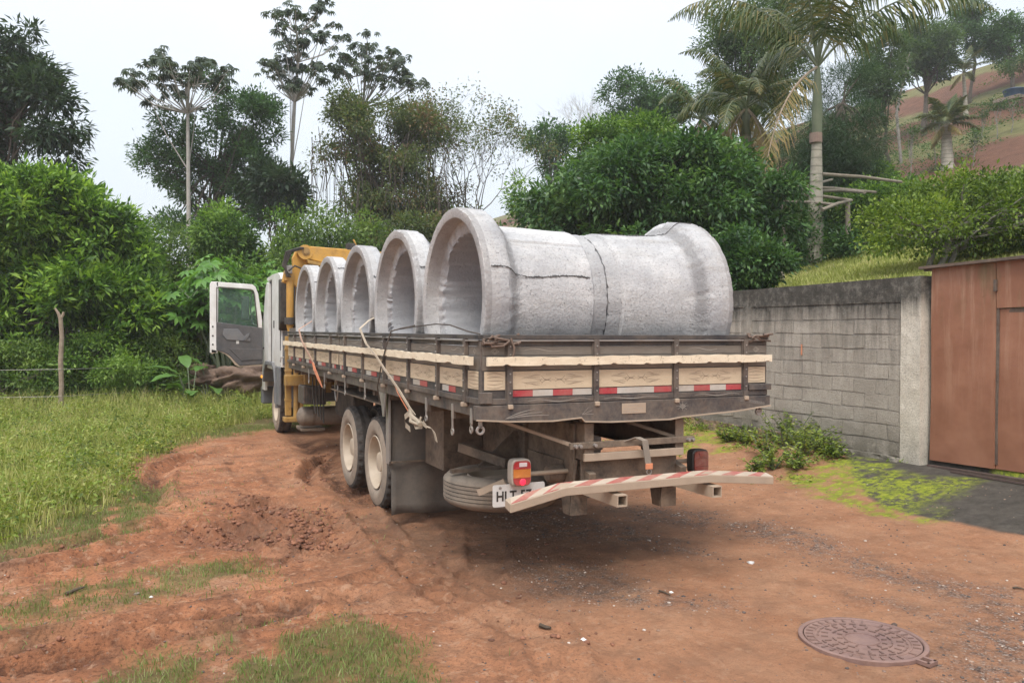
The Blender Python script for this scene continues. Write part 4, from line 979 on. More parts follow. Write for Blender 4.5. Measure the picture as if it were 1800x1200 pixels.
def gate_side(name, plane, a0, a1, posts, face, sgn, label, stripscale=1, endpieces=None, tapes='full'):
    """one drop side: boards, posts, top rail, cream boards, reflective tape, ornaments.
       plane 'y' -> tail (a = x), 'x' -> long side (a = y); face = outer coordinate, sgn = outward direction (-1)"""
    org = ((a0 + a1) / 2, face, 1.44) if plane == 'y' else (face, (a0 + a1) / 2, 1.44)
    g = empty(name, org, None, None, None, 0, T)
    if label: g['label'] = label
    def bx(p0, p1, d0, d1, z0, z1):
        lo, hi = sorted((face + sgn * d0, face + sgn * d1))
        return MB().box(p0, p1, lo, hi, z0, z1) if plane == 'y' else MB().box(lo, hi, p0, p1, z0, z1)
    add('plank', bx(a0, a1, -.032, 0, 1.862, 1.905), 'dark_board', g, .002)
    add('plank', bx(a0, a1, -.030, .001, 1.795, 1.858), 'grey_board', g, .002)
    add('plank', bx(a0, a1, -.032, 0, 1.685, 1.791), 'grey_board', g, .002)
    add('plank', bx(a0, a1, -.032, 0, 1.475, 1.681), 'dark_board', g, .002)
    add('top_rail', bx(a0, a1, -.045, .03, 1.912, 1.945), 'dark_board', g, .004)
    add('rail_lip', bx(a0 + .02, a1 - .02, .0, .028, 1.897, 1.907), 'zinc_steel', g)
    add('bottom_rail', bx(a0, a1, -.035, .022, 1.44, 1.482), 'rail_steel', g, .003)
    pm_ = None
    edges = [a0] + list(posts) + [a1]
    for p in posts:
        mb = MB()
        for q in (bx(p - .022, p + .022, .0, .032, 1.435, 1.912),): mb = q
        lo = bx(p - .030, p + .030, .0, .012, 1.42, 1.90)
        mb.add(lo.v, lo.f)
        add('post', mb, 'rail_steel', g, .003)
        add('hinge_pin', bx(p - .02, p + .02, .0, .05, 1.405, 1.438), 'bumper_metal', g, .006)
    bolts = MB()
    for p in posts:
        for z in (1.86, 1.80, 1.66, 1.60, 1.52):
            c = (p, face + sgn * .032, z) if plane == 'y' else (face + sgn * .032, p, z)
            bolts.lathe([(0, .007), (.006, .006), (.007, .001)], c, (0, sgn, 0) if plane == 'y' else (sgn, 0, 0), 6)
    o = add('bolt_heads', bolts, 'zinc_steel', g); o['kind'] = 'stuff'
    for i in range(len(edges) - 1):
        orn = MB(); orp = MB()
        e0 = edges[i] + (.028 if i else .012); e1 = edges[i + 1] - (.028 if i < len(edges) - 2 else .012)
        if e1 - e0 < .05: continue
        small = e1 - e0 < .3
        add('cream_board', bx(e0, e1, .0, .007, 1.545, 1.678), 'cream_board', g, .001, label=None)
        off = face + sgn * .0078
        if small:
            for k in range(5): stroke(orn, curve((e0 + .02, 1.565 + k * .023), (e1 - .02, 1.57 + k * .021), .006 * (k - 2)), .006, plane, off)
            diamond(orp, (e0 + e1) / 2, 1.825, .022, plane, face + sgn * .0022)
        else:
            spray(orn, (e0 + e1) / 2, 1.612, (e1 - e0) * .36, .05, plane, off)
            if i % 2 == 1 or plane == 'x': wave(orp, e0 + .1, e1 - .25, 1.832, .010, plane, face + sgn * .0022)
        add('painted_flourish', orn, 'ornament_brown', g)
        if orp.v: add('painted_line', orp, 'ornament_pale', g)
        if small: continue
        z0, z1 = 1.492, 1.538
        if tapes == 'full':
            n = 4; seq = {1: 'rwrw', 2: 'rwwr', 3: 'wrwr'}.get(i, 'rwrw')
            for k in range(n):
                q0 = e0 + (e1 - e0) * k / n; q1 = e0 + (e1 - e0) * (k + 1) / n
                add('reflective_strip', bx(q0, q1, .0, .004, z0, z1), 'tape_red' if seq[k] == 'r' else 'tape_white', g)
        else:
            w_ = (e1 - e0); q = e0 + w_ * .38
            add('reflective_strip', bx(q, q + w_ * .26, .0, .004, z0, z1), 'tape_red', g)
            add('reflective_strip', bx(q + w_ * .26, q + w_ * .52, .0, .004, z0, z1), 'tape_white', g)
    return g
tailg = gate_side('tailgate', 'y', -.0, 2.60, [.205, .93, 1.665, 2.365], -.001, -1, 'rear drop side with cream carved boards')
# cream wavy strip proud of the tailgate
def wavy_strip(name, a0, a1, plane, face, sgn, parent, zc=1.752, hh=.031, pitch=.30):
    n = int((a1 - a0) / .02); top = []; bot = []
    for i in range(n + 1):
        a = a0 + (a1 - a0) * i / n
        ph = ((a - a0) % pitch) / pitch; notch = .011 * max(0, math.cos((ph - .5) * 2 * PI) - .86) / .14
        top.append((a, zc + hh + .003 * math.sin(a * 7) + .002 * math.sin(a * 31))); bot.append((a, zc - hh + notch + .002 * math.sin(a * 13)))
    poly = top + bot[::-1]
    lo, hi = sorted((face + sgn * .034, face + sgn * .062))
    mb = MB(); V = []; m = len(top)
    def p3(a, d, z): return (a, d, z) if plane == 'y' else (d, a, z)
    for d in (lo, hi):
        for (a, z), (b, z2) in zip(top, bot): V += [p3(a, d, z), p3(b, d, z2)]
    Fc = []
    M2 = 2 * m
    for i in range(m - 1):
        k = 2 * i
        Fc += [(k, k + 1, k + 3, k + 2), (M2 + k, M2 + k + 2, M2 + k + 3, M2 + k + 1), (k, k + 2, M2 + k + 2, M2 + k), (k + 1, M2 + k + 1, M2 + k + 3, k + 3)]
    Fc += [(0, M2, M2 + 1, 1), (M2 - 2, M2 - 1, 2 * M2 - 1, 2 * M2 - 2)]
    mb.add(V, Fc); return add(name, mb, 'cream_strip', parent)
wavy_strip('rub_strip', .015, 2.615, 'y', -.001, -1, tailg)
lp1 = [.30, .93, 1.73, 2.55, 3.41, 4.27]; lp2 = [5.08, 6.06, 6.92, 7.75]
ls1 = gate_side('side_board', 'x', .012, 4.62, lp1, .0, -1, 'rear left drop side', tapes='part')
ls2 = gate_side('side_board', 'x', 4.66, TL, lp2, .0, -1, 'front left drop side', tapes='part')
wavy_strip('rub_strip', .09, 4.60, 'x', .0, -1, ls1, pitch=.9); wavy_strip('rub_strip', 4.66, 8.60, 'x', .0, -1, ls2, pitch=.9)
rs = empty('side_board', (2.6, 4.2, 1.44), None, None, None, 0, T); rs['label'] = 'right drop side'
for z0, z1 in ((1.475, 1.681), (1.685, 1.791), (1.795, 1.905)): add('plank', MB().box(2.57, 2.60, .012, TL, z0, z1), 'grey_board', rs)
add('top_rail', MB().box(2.565, 2.615, .012, TL, 1.912, 1.945), 'dark_board', rs)
for p in lp1 + lp2: add('post', MB().box(2.60, 2.63, p - .022, p + .022, 1.42, 1.91), 'rail_steel', rs)
# corner irons
for x0, x1 in ((-.014, .03), (2.575, 2.612)): add('corner_post', MB().box(x0, x1, .004, .045, 1.34, 1.90), 'rail_steel', bevel=.003)
add('corner_iron', MB().box(-.034, .06, -.045, .0, 1.45, 1.53), 'rail_steel', tailg, .004); add('corner_iron', MB().box(2.40, 2.635, -.036, .0, 1.485, 1.535), 'rail_steel', tailg, .004)
# latches and hooks under the bed edge
def hook(v, z=1.33, l=.14):
    mb = MB(); mb.box(-.012, .0, v - .018, v + .018, z - .06, z + .06)
    mb.lathe([(-.006, .030), (.006, .030), (.006, .014), (-.006, .014)], (-.006, v, z - l), (1, 0, 0), 14, closed=True)
    mb.box(-.012, .0, v - .01, v + .01, z - l + .025, z - .05); add('rope_hook', mb, 'zinc_steel', bevel=.002)
for v, l in ((.20, .10), (.60, .16), (1.25, .12), (3.35, .10), (4.3, .12), (5.5, .12), (6.6, .12)): hook(v, 1.34, l)
for x, l in ((-.02, .10), (2.52, .06)):
    mb = MB(); mb.lathe([(-.01, .034), (.01, .034), (.01, .017), (-.01, .017)], (x, -.01, 1.30 - l + .06), (0, 1, 0), 16, closed=True); mb.box(x - .014, x + .014, -.02, 0, 1.28, 1.36); add('tie_ring', mb, 'zinc_steel', bevel=.003)
def mark(fn): m_ = MB(); fn(m_); add('painted_mark', m_, 'ornament_pale')
mark(lambda m: (diamond(m, 1.72, 1.375, .02, 'y', -.0375), [stroke(m, [(1.72 + .06 * math.cos(a), 1.378 + .04 * math.sin(a)), (1.72 - .06 * math.cos(a), 1.378 - .04 * math.sin(a))], .006, 'y', -.0375) for a in (0, .7, 1.57, 2.3)]))
mark(lambda m: [stroke(m, [(.80, 1.345), (.80 + .10 * math.cos(a + .5), 1.345 + .06 * math.sin(a + .5))], .006, 'y', -.0375) for a in (0, .5, -.5)])
mark(lambda m: [stroke(m, curve((.16, 1.335), (.40 + .06 * k, 1.40 - .025 * k), .01), .006, 'y', -.0375) for k in range(3)])
mark(lambda m: [stroke(m, [(2.30, 1.40 + .01 * k), (2.56, 1.36 + .008 * k)], .005, 'y', -.0375) for k in range(3)])
for a_, b_, am in ((.35, .88, .009), (1.0, 1.5, .006), (1.85, 2.3, .008)): mark(lambda m: wave(m, a_, b_, 1.458, am, 'y', -.0245, .006, 3))
sg = add('maker_plate', MB().box(1.15, 1.37, -.040, -.035, 1.335, 1.415), 'bumper_metal', bevel=.002, label='small pale plate with two worn lines of lettering')
mb = MB()
for r_, (z, n) in enumerate(((1.397, 5), (1.372, 9), (1.35, 7))):
    for k in range(n): stroke(mb, [(1.165 + .02 * k + (.04 if n == 5 else 0), z), (1.179 + .02 * k + (.04 if n == 5 else 0), z + .002)], .008, 'y', -.0408)
add('worn_lettering', mb, 'ornament_pale', sg)
# chassis
for x0, sg_ in ((.86, 1), (1.70, -1)):
    mb = MB(); mb.box(x0, x0 + .008, .04, 11.8, .99, 1.268) if sg_ == 1 else mb.box(x0 + .06, x0 + .068, .04, 11.8, .99, 1.268)
    mb.box(x0, x0 + .068, .04, 11.8, .98, .99); mb.box(x0, x0 + .068, .04, 11.8, 1.262, 1.272); add('chassis_rail', mb, 'chassis_steel')
    add('rail_end', MB().box(x0 - .005, x0 + .075, .02, .034, 1.0, 1.268), 'chassis_steel', bevel=.003)
for z, h_, v in ((1.10, .05, .02), (1.005, .06, .03)):
    add('tail_bar', MB().box(.72 if z > 1.05 else .85, 1.87 if z > 1.05 else 1.77, v - .02, v + .01, z - h_ / 2, z + h_ / 2), 'bumper_metal' if z < 1.05 else 'chassis_steel', bevel=.004)
add('tail_plate', MB().box(.87, 1.76, .10, .12, .78, .98), 'chassis_steel', bevel=.003)
mb = MB()
for x in (.76, .80, .93, 1.80, 1.84): mb.lathe([(0, .016), (.03, .014), (.032, .001)], (x, -.0, 1.10), (0, -1, 0), 8)
add('bar_bolts', mb, 'zinc_steel')
for x, sx in ((.72, 1), (1.72, -1)): add('tail_brace', MB().beam((x + .02, .02, 1.11), (x - .35, .55, 1.26), .025, .025), 'bumper_metal')
add('brake_chamber', MB().lathe([(0, .001), (0, .06), (.05, .075), (.12, .075), (.16, .05), (.2, .001)], (.70, .35, .84), (1, 0, 0), 16), 'chassis_steel', smooth=True)
# side plates of the tail frame and tool locker left of the chassis
add('frame_plate', MB().box(.835, .855, .16, 2.2, .76, 1.25), 'chassis_steel', bevel=.003)
add('frame_plate', MB().box(.815, .835, .32, .95, .70, .95), 'chassis_steel', bevel=.003)
add('frame_rib', MB().box(.80, .835, .98, 1.02, .72, 1.27), 'chassis_steel')
add('frame_rib', MB().box(.79, .835, 1.05, 2.2, 1.13, 1.15), 'chassis_steel')
add('tool_locker', MB().box(.42, .83, 2.0, 2.55, .62, 1.26), 'chassis_steel', bevel=.006)
for x in (.84, 1.69):
    mb = MB(); mb.prism([(.12, .97), (.45, .97), (.34, .52), (.24, .52)], 'x', x, x + .012); mb.box(x, x + .15, .21, .225, .52, .98); mb.box(x + .14, x + .152, .22, .36, .52, .98); add('bumper_bracket', mb, 'chassis_steel', bevel=.002)
add('under_beam', MB().box(.95, 1.70, .27, .36, .70, .79), 'chassis_steel', bevel=.004)
for x in (.89, 1.74):
    mb = MB(); t_ = .008; x0, x1, z0, z1, v0, v1 = x, x + .085, .705, .79, -.40, .5
    for b in ((x0, x1, v0, v1, z0, z0 + t_), (x0, x1, v0, v1, z1 - t_, z1), (x0, x0 + t_, v0, v1, z0 + t_, z1 - t_), (x1 - t_, x1, v0, v1, z0 + t_, z1 - t_)): mb.box(*b)
    add('bumper_arm', mb, 'bumper_metal')
    add('bumper_arm', MB().beam((x + .04, .03, .84), (x + .04, .6, .98), .06, .07), 'chassis_steel')
# bumper: cranked box beam with slanting red and pale stripes on its upper face
BP = [(.055, -.33, .795), (.50, -.30, .872), (1.76, -.30, .875), (2.385, -.30, .815)]
mb = MB(); W2, Hh = .095, .060; vt = []
for i, (x, v, z) in enumerate(BP):
    vt += [(x, v - W2 / 2, z - .004), (x, v + W2 / 2, z + .016), (x, v + W2 / 2, z + .016 - Hh), (x, v - W2 / 2, z - .004 - Hh)]
Fc = [(0, 1, 2, 3), (15, 14, 13, 12)]
for i in range(3):
    for k in range(4): a, b = i * 4 + k, i * 4 + (k + 1) % 4; Fc.append((a, b, b + 4, a + 4))
mb.add(vt, Fc); bump_ = add('bumper', mb, 'bumper_metal', bevel=.004, label='cranked rear bumper beam striped red and white on top')
def along(s):
    d = [0]; 
    for a, b in zip(BP[:-1], BP[1:]): d.append(d[-1] + (Vector(b) - Vector(a)).length)
    s = max(0, min(s, d[-1]))
    for i in range(3):
        if s <= d[i + 1] + 1e-9:
            t = (s - d[i]) / (d[i + 1] - d[i]); return Vector(BP[i]).lerp(Vector(BP[i + 1]), t)
    return Vector(BP[-1])
tot = sum((Vector(b) - Vector(a)).length for a, b in zip(BP[:-1], BP[1:])); ns = 18
sw = tot / ns
for k in range(-1, ns):
    me_ = MB(); sk = .17
    a0, a1 = k * sw, (k + 1) * sw
    pts = []
    for s_, back in ((a0, 0), (a1, 0), (a1 + sk, 1), (a0 + sk, 1)):
        s_ = min(max(s_, .004), tot - .004); p = along(s_); f = .0035
        pts.append((p.x, p.y - W2 / 2 + .005 if not back else p.y + W2 / 2 - .006, (p.z - .003 + f) if not back else p.z + .0148 + f))
    if abs(pts[1][0] - pts[0][0]) + abs(pts[2][0] - pts[3][0]) < .01: continue
    lowp = [(x, y, z - .006) for x, y, z in pts]
    me_.add(pts + lowp, [(0, 1, 2, 3), (7, 6, 5, 4), (0, 4, 5, 1), (1, 5, 6, 2), (2, 6, 7, 3), (3, 7, 4, 0)])
    add('stripe', me_, 'stripe_red' if k % 2 == 0 else 'stripe_white', bump_)
# tail lights
def tail_light(xc, vc, zc, lit, label):
    w_, h_, d_ = .165, .205, .085
    tlb = MB(); n = 26; poly = []
    for i in range(n):
        a = 2 * PI * i / n; ca, sa = math.cos(a), math.sin(a); e = .42
        poly.append((xc + math.copysign(abs(ca) ** e, ca) * w_ / 2, zc + math.copysign(abs(sa) ** e, sa) * h_ / 2))
    tlb.prism(poly, 'y', vc, vc + d_); case = add('tail_light', tlb, 'lamp_case' if lit else 'black_rubber', bevel=.008, smooth=True, label=label)
    def band(z0, z1, mat, name, inset=.012, depth=.022):
        pp = [(x, min(max(z, zc + z0), zc + z1)) for x, z in [(xc + (x - xc) * (1 - inset / w_ * 2), zc + (z - zc) * (1 - inset / h_ * 2)) for x, z in poly]]
        V = []; Vb = []
        for x, z in pp:
            b = depth * (1 - .55 * ((x - xc) / (w_ / 2)) ** 2); V.append((x, vc - b, z)); Vb.append((x, vc - .0015, z))
        m = len(V); mb = MB(); c = (xc, vc - depth, zc + (z0 + z1) / 2)
        mb.add([c] + V + Vb, [(0, i + 1, (i + 1) % m + 1) for i in range(m)] + [(i + 1, m + i + 1, m + (i + 1) % m + 1, (i + 1) % m + 1) for i in range(m)])
        return add(name, mb, mat, case)
    band(.032, .105, 'lens_red' if lit else 'lens_dim_red', 'red_lens'); band(-.034, .030, 'lens_amber' if lit else 'lens_dim_red', 'amber_lens', depth=.020); band(-.105, -.036, 'lens_red' if lit else 'lens_dim_red', 'red_lens')
    add('reversing_lens', MB().box(xc - .03, xc + .035, vc - .027, vc - .018, zc + .048, zc + .08), 'lens_clear' if lit else 'lens_dim_red', case, .004)
    if lit: add('brake_lamp', MB().lathe([(0, .026), (.003, .022), (.005, .001)], (xc, vc - .0225, zc - .066), (0, -1, 0), 14), 'brake_glow', case)
    return case
tail_light(.375, .13, .905, True, 'left rear lamp with its brake light glowing')
tail_light(2.03, .13, .885, False, 'unlit dark right rear lamp')
add('lamp_arm', MB().tube([(.40, .24, .87), (.88, .26, .87)], .018, 8), 'bumper_metal', smooth=True)
add('lamp_arm', MB().tube([(1.74, .26, .88), (2.0, .24, .88)], .018, 8), 'bumper_metal', smooth=True)
add('lamp_bracket', MB().beam((.30, .27, .82), (.14, .42, .72), .02, .05), 'bumper_metal')
# number plate
px0, px1, pz0, pz1, pvv = .165, .60, .648, .815, .19
poly = []
for cx_, cz_, a0 in ((px1 - .015, pz1 - .015, 0), (px0 + .015, pz1 - .015, 90), (px0 + .015, pz0 + .015, 180), (px1 - .015, pz0 + .015, 270)):
    for k in range(4): a = math.radians(a0 + 30 * k); poly.append((cx_ + .015 * math.cos(a), cz_ + .015 * math.sin(a)))
lpl = add('number_plate', MB().prism(poly, 'y', pvv, pvv + .004), 'plate_white')
def text(s, loc, size, mat, parent, rot=(PI / 2, 0, 0), name='lettering', sx=1):
    fc = bpy.data.curves.new(name, 'FONT'); fc.body = s; fc.size = size; fc.extrude = .0006; fc.offset = .0025
    o = bpy.data.objects.new(name, fc); COL.objects.link(o); fc.materials.append(MATS[mat]); o.rotation_euler = rot; o.scale = (sx, 1, 1)
    bpy.context.view_layer.update(); me = bpy.data.meshes.new_from_object(o); bpy.data.objects.remove(o); o = bpy.data.objects.new(name, me); COL.objects.link(o); o.rotation_euler = rot; o.scale = (sx, 1, 1)
    o.parent = parent; o.location = Vector(loc) - ORIG[parent.name]; ORIG[o.name] = Vector(loc); return o
text('HLT-57', (px0 + .025, pvv - .002, pz0 + .045), .102, 'plate_black', lpl, sx=.92)
add('plate_screw', MB().lathe([(0, .012), (.005, .010), (.006, .001)], (px0 + .06, pvv - .0005, pz1 - .022), (0, -1, 0), 10), 'zinc_steel', lpl)
# wheels
def wheel_meshes(R, wd, side='tyre_side'):
    """axis along +x, outer face at x=0"""
    n = 120
    def mod(i, k):
        if i in (5, 6): return 0 if (k // 2) % 2 else -.012
        if i in (10, 11): return 0 if ((k + 2) // 2) % 2 else -.012
        if i in (8,): return -.01
        return 0
    prof = [(.035, .30), (.012, .325), (.0, .37), (.004, .42), (.018, R - .045), (.032, R - .010), (.060, R - .001), (.085, R), (.5 * wd, R - .004),
            (wd - .085, R), (wd - .060, R - .001), (wd - .032, R - .010), (wd - .018, R - .045), (wd, .40), (wd - .01, .33), (wd - .03, .29)]
    t1 = MB().lathe(prof[4:12], (0, 0, 0), (1, 0, 0), n, mod=lambda i, k: mod(i + 4, k)).mesh('tread', 'tyre_rubber')
    t2 = MB().lathe(prof[:5], (0, 0, 0), (1, 0, 0), 64); t2.lathe(prof[12 - 1:], (0, 0, 0), (1, 0, 0), 64); t2.lathe([(.0055, .395), (.001, .40), (.0055, .405)], (0, 0, 0), (1, 0, 0), 64)
    t2 = t2.mesh('sidewall', side, smooth=True)
    rp = [(.020, .298), (.012, .290), (.016, .283), (.045, .272), (.09, .262), (.14, .250), (.155, .235), (.15, .20), (.13, .175), (.12, .15), (.118, .12), (.06, .105), (.055, .09), (.055, .001)]
    rm = MB().lathe(rp, (0, 0, 0), (1, 0, 0), 48)
    for k in range(10): a = 2 * PI * k / 10; rm.lathe([(0, .014), (-.03, .013), (-.032, .001)], (.125, .142 * math.cos(a), .142 * math.sin(a)), (1, 0, 0), 6)
    return t1, t2, rm.mesh('rim', 'rim_paint', smooth=True)
WM = wheel_meshes(.515, .275)
def wheel(x, v, z=.508, flip=False, rim=True, root=T, label=None):
    e = empty('wheel', (x, v, z), None, None, None, 0, T)
    if flip: e.rotation_euler = (0, 0, PI)
    if label: e['label'] = label
    inst('tyre_tread', WM[0], e, (x, v, z)); inst('tyre_sidewall', WM[1], e, (x, v, z))
    if rim: inst('rim', WM[2], e, (x, v, z))
    return e
for v in (3.46, 4.74):
    wheel(.122, v); wheel(.45, v, rim=False); wheel(2.478, v, flip=True); wheel(2.15, v, flip=True, rim=False)
    add('axle', MB().tube([(.4, v, .51), (2.2, v, .51)], .08, 12), 'chassis_steel', smooth=True)
    add('differential', MB().lathe([(-.2, .001), (-.18, .12), (0, .22), (.18, .12), (.2, .001)], (1.3, v, .52), (1, 0, 0), 18), 'chassis_steel', smooth=True)
wheel(.13, 10.76); wheel(2.47, 10.76, flip=True)
for x in (.83, 1.72): add('leaf_spring', MB().box(x, x + .09, 3.3, 4.9, .68, .82), 'chassis_steel', bevel=.01)
# spare wheel lying flat under the tail
sx_, sv_ = .60, 1.02; sz0 = .50
sp = empty('spare_wheel', (sx_, sv_, sz0), None, None, None, 0, T); sp['label'] = 'dusty spare wheel lying flat under the tail'
n = 72; Rr = .50
prof = [(.02, .30), (.0, .34), (.0, .43), (.02, .47), (.045, Rr - .004)]
for g_ in range(5):
    z_ = .06 + g_ * .032
    prof += [(z_, Rr), (z_ + .012, Rr + .001), (z_ + .0145, Rr - .012), (z_ + .019, Rr - .012), (z_ + .0215, Rr + .001)]
prof += [(.225, Rr - .004), (.25, .47), (.262, .43), (.262, .35), (.24, .31), (.22, .295)]
mb = MB().lathe(prof, (sx_, sv_, sz0), (0, 0, 1), n); mb.build('tyre', 'spare_rubber', sp, smooth=True)
mb = MB().lathe([(.235, .298), (.245, .290), (.235, .280), (.10, .262), (.08, .24), (.09, .18), (.20, .16), (.21, .10), (.21, .001)], (sx_, sv_, sz0), (0, 0, 1), 40); mb.build('rim', 'rim_paint', sp, smooth=True)
mb = MB(); mb.beam((.0 + .12, .98, .80), (1.0, 1.02, .80), .05, .03); mb.beam((.40, 1.5, .92), (.62, .95, .84), .05, .08); mb.prism([(.45, .78), (.95, .78), (.95, 1.08), (.80, 1.08)], 'y', 1.2, 1.22); mb.build('carrier', 'chassis_steel', T)
# mud flaps and guard behind the rear wheels
for x0, x1, lb in ((.055, .79, 'left'), (1.81, 2.55, 'right')):
    n = 14; V = []
    for j, z in enumerate(np.linspace(.09, 1.27, 12)):
        for i in range(n): 
            x = x0 + (x1 - x0) * i / (n - 1); 
            V.append((x + (.035 if z < .62 else 0) * (1 if lb == 'left' else -1), 2.66 + .02 * math.sin(i * .8) * (1.3 - z) - .03 * (1.27 - z), z + .012 * math.sin(i * .5) * (j == 0)))
    Fc = [(j * n + i, j * n + i + 1, (j + 1) * n + i + 1, (j + 1) * n + i) for j in range(11) for i in range(n - 1)]
    mb = MB(); mb.add(V, Fc); o = add('mud_flap', mb, 'flap_rubber', smooth=True); so_ = o.modifiers.new('thick', 'SOLIDIFY'); so_.thickness = .012
    add('flap_clamp', MB().box(x0 + .0, x1, 2.60, 2.618, .625, .645), 'chassis_steel')
    add('flap_bar', MB().box(x0 - .01, x0 + .015, 2.60, 2.70, .62, 1.33), 'zinc_steel', bevel=.003)
    add('wheel_guard', MB().box(x0, x1, 2.72, 5.4, 1.19, 1.20), 'chassis_steel')
add('gusset', MB().prism([(2.55, 1.34), (2.80, 1.34), (2.70, 1.20), (2.66, 1.10), (2.62, 1.10)], 'x', .0, .014), 'zinc_steel')
# tanks, boxes, steps behind the cab
add('air_tank', MB().lathe([(0, .001), (.0, .06), (.03, .12), (.07, .15), (.085, .155), (.95, .155), (.97, .12), (.98, .001)], (.06, 7.95, .58), (1, 0, 0), 28), 'tank_dust', smooth=True)
add('tank_band', MB().lathe([(-.02, .158), (.02, .158), (.02, .163), (-.02, .163)], (.30, 7.95, .58), (1, 0, 0), 28, closed=True), 'chassis_steel')
mb = MB().prism([(.10, .80), (.46, .78), (.46, 1.05), (.13, 1.09), (.10, 1.07)], 'y', 7.65, 8.1); add('battery_box', mb, 'rail_steel', bevel=.01)
mb = MB(); 
for k in range(9): mb.box(.115 + k * .036, .13 + k * .036, 7.643, 7.65, .81, 1.06)
add('box_ribs', mb, 'chassis_steel')
add('step_plate', MB().box(.12, .5, 7.9, 8.4, .34, .39), 'chassis_steel', bevel=.01)
add('exhaust_box', MB().box(.55, .85, 6.2, 7.4, .65, 1.1), 'black_recess', bevel=.02)
for k in range(4): add('hanging_hose', MB().tube([(.12 + .05 * k, 7.0 - .05 * k, 1.36), (.13 + .05 * k, 7.0, 1.0), (.16 + .04 * k, 6.95, .72 - .05 * k)], .012, 6), 'black_rubber', smooth=True)
mb = MB()
for k in range(3): mb.tube([(.10 + .015 * math.cos(t) , 5.25 + (.14 + .012 * k) * math.cos(t), 1.20 + (.13 + .012 * k) * math.sin(t)) for t in np.linspace(0, 2 * PI, 22)], .008, 5)
add('coiled_hose', mb, 'zinc_steel', smooth=True)
# cab
cab = empty('cab', (1.3, 10.8, 1.0), None, None, None, 0, T)
x0, x1, v0, v1 = .05, 2.55, 9.5, 12.1
prof_c = [(v0, 1.30), (v0, 2.72), (v0 + .10, 2.93), (v0 + .35, 3.00), (v1 - .5, 3.02), (v1 - .18, 2.9), (v1, 1.95), (v1 + .02, .75), (v1 - .4, .75), (v1 - .55, 1.15), (v0 + .2, 1.15)]
# left skin with the doorway left open
side_l = MB()
def skin(poly, x, th, mat, name, **kw): return MB().prism(poly, 'x', x, x + th).build(name, mat, cab, bevel=.006, **kw)
skin([(9.5, 1.30), (9.5, 2.72), (9.60, 2.93), (9.85, 3.00), (10.62, 3.01), (10.62, 1.30)], x0, .05, 'white_paint', 'rear_corner_panel')
skin([(11.05, 1.34), (11.05, 2.86), (11.30, 2.90), (11.48, 2.80), (11.95, 1.95), (12.0, .75), (11.60, .75), (11.45, 1.25)], x0, .05, 'white_paint', 'front_pillar')
skin([(10.622, 2.92), (11.2, 2.915), (11.3, 2.98), (10.622, 3.01)], x0, .05, 'white_paint', 'roof_edge')
skin([(10.4, 1.22), (10.4, 1.298), (11.42, 1.298), (11.42, 1.22)], x0, .05, 'white_paint', 'door_sill')
MB().prism(prof_c, 'x', x1 - .05, x1).build('right_side', 'white_paint', cab)
MB().prism([(9.6, 2.93), (9.85, 3.005), (11.3, 2.985), (11.50, 2.83), (11.48, 2.79), (11.27, 2.94), (9.87, 2.96), (9.62, 2.89)], 'x', x0 + .05, x1 - .05).build('roof', 'white_paint', cab)
MB().box(x0 + .05, x1 - .05, 9.5, 9.53, 1.3, 2.84).build('rear_wall', 'white_paint', cab)
MB().prism([(9.30, 2.10), (9.30, 2.80), (9.36, 2.86), (9.498, 2.86), (9.498, 1.95), (9.40, 1.98)], 'x', .0, .45).build('rear_duct', 'black_rubber', cab, bevel=.02)
MB().box(x0 + .02, .6, 9.46, 9.498, 1.35, 1.94).build('rear_duct', 'cab_grey', cab, bevel=.01)
MB().box(x0 + .05, x1 - .05, 12.05, 12.08, .75, 1.95).build('front_panel', 'white_paint', cab)
MB().prism([(11.97, 1.97), (11.51, 2.80), (11.49, 2.80), (11.95, 1.97)], 'x', x0 + .05, x1 - .05).build('windscreen', 'dark_glass', cab)
MB().box(x0 + .05, x1 - .05, 9.55, 12.0, 1.25, 1.30).build('cab_floor', 'door_trim', cab)
for sx in (.35, 1.7): 
    MB().box(sx, sx + .5, 10.35, 10.9, 1.3, 1.72).build('seat', 'door_trim', cab, bevel=.05); MB().box(sx, sx + .5, 10.2, 10.35, 1.6, 2.4).build('seat', 'door_trim', cab, bevel=.05)
MB().box(x0 + .1, x1 - .1, 11.5, 12.03, 1.3, 1.85).build('dashboard', 'door_trim', cab, bevel=.06)
MB().box(x0 - .004, x0 + .03, 10.63, 10.68, 1.3, 2.9).build('door_seal', 'black_rubber', cab)
MB().box(x0 - .012, x0, 10.30, 10.36, 2.0, 2.14).build('grab_recess', 'black_rubber', cab, bevel=.004)
MB().box(x0 - .015, x0 + .02, 9.52, 9.56, 1.6, 2.6).build('corner_trim', 'cab_grey', cab)
# wing, steps, lower skirts
mb = MB(); arch = [(9.95, .62), (9.95, 1.0), (10.08, 1.25), (10.3, 1.36), (11.2, 1.36), (11.45, 1.2), (11.58, .95)]
inner = [(11.50, .93), (11.38, 1.14), (11.18, 1.29), (10.33, 1.29), (10.14, 1.2), (10.03, .98), (10.03, .62)]
mb.prism(arch + inner, 'x', -.0, .36); add('front_wing', mb, 'cab_grey', bevel=.01)
mb = MB().box(.0, .42, 9.86, 9.90, .55, 1.30); add('front_mud_flap', mb, 'cab_grey', bevel=.006)
add('wing_panel', MB().prism([(9.55, .62), (9.55, 1.30), (10.0, 1.30), (10.0, .62)], 'x', .02, .06), 'cab_grey', bevel=.01)
add('side_indicator', MB().lathe([(0, .03), (.02, .028), (.03, .001)], (.02, 11.75, 1.02), (-1, 0, 0), 12), 'indicator_glow')
add('front_bumper', MB().box(.05, 2.55, 12.0, 12.2, .45, .8), 'cab_grey', bevel=.03)
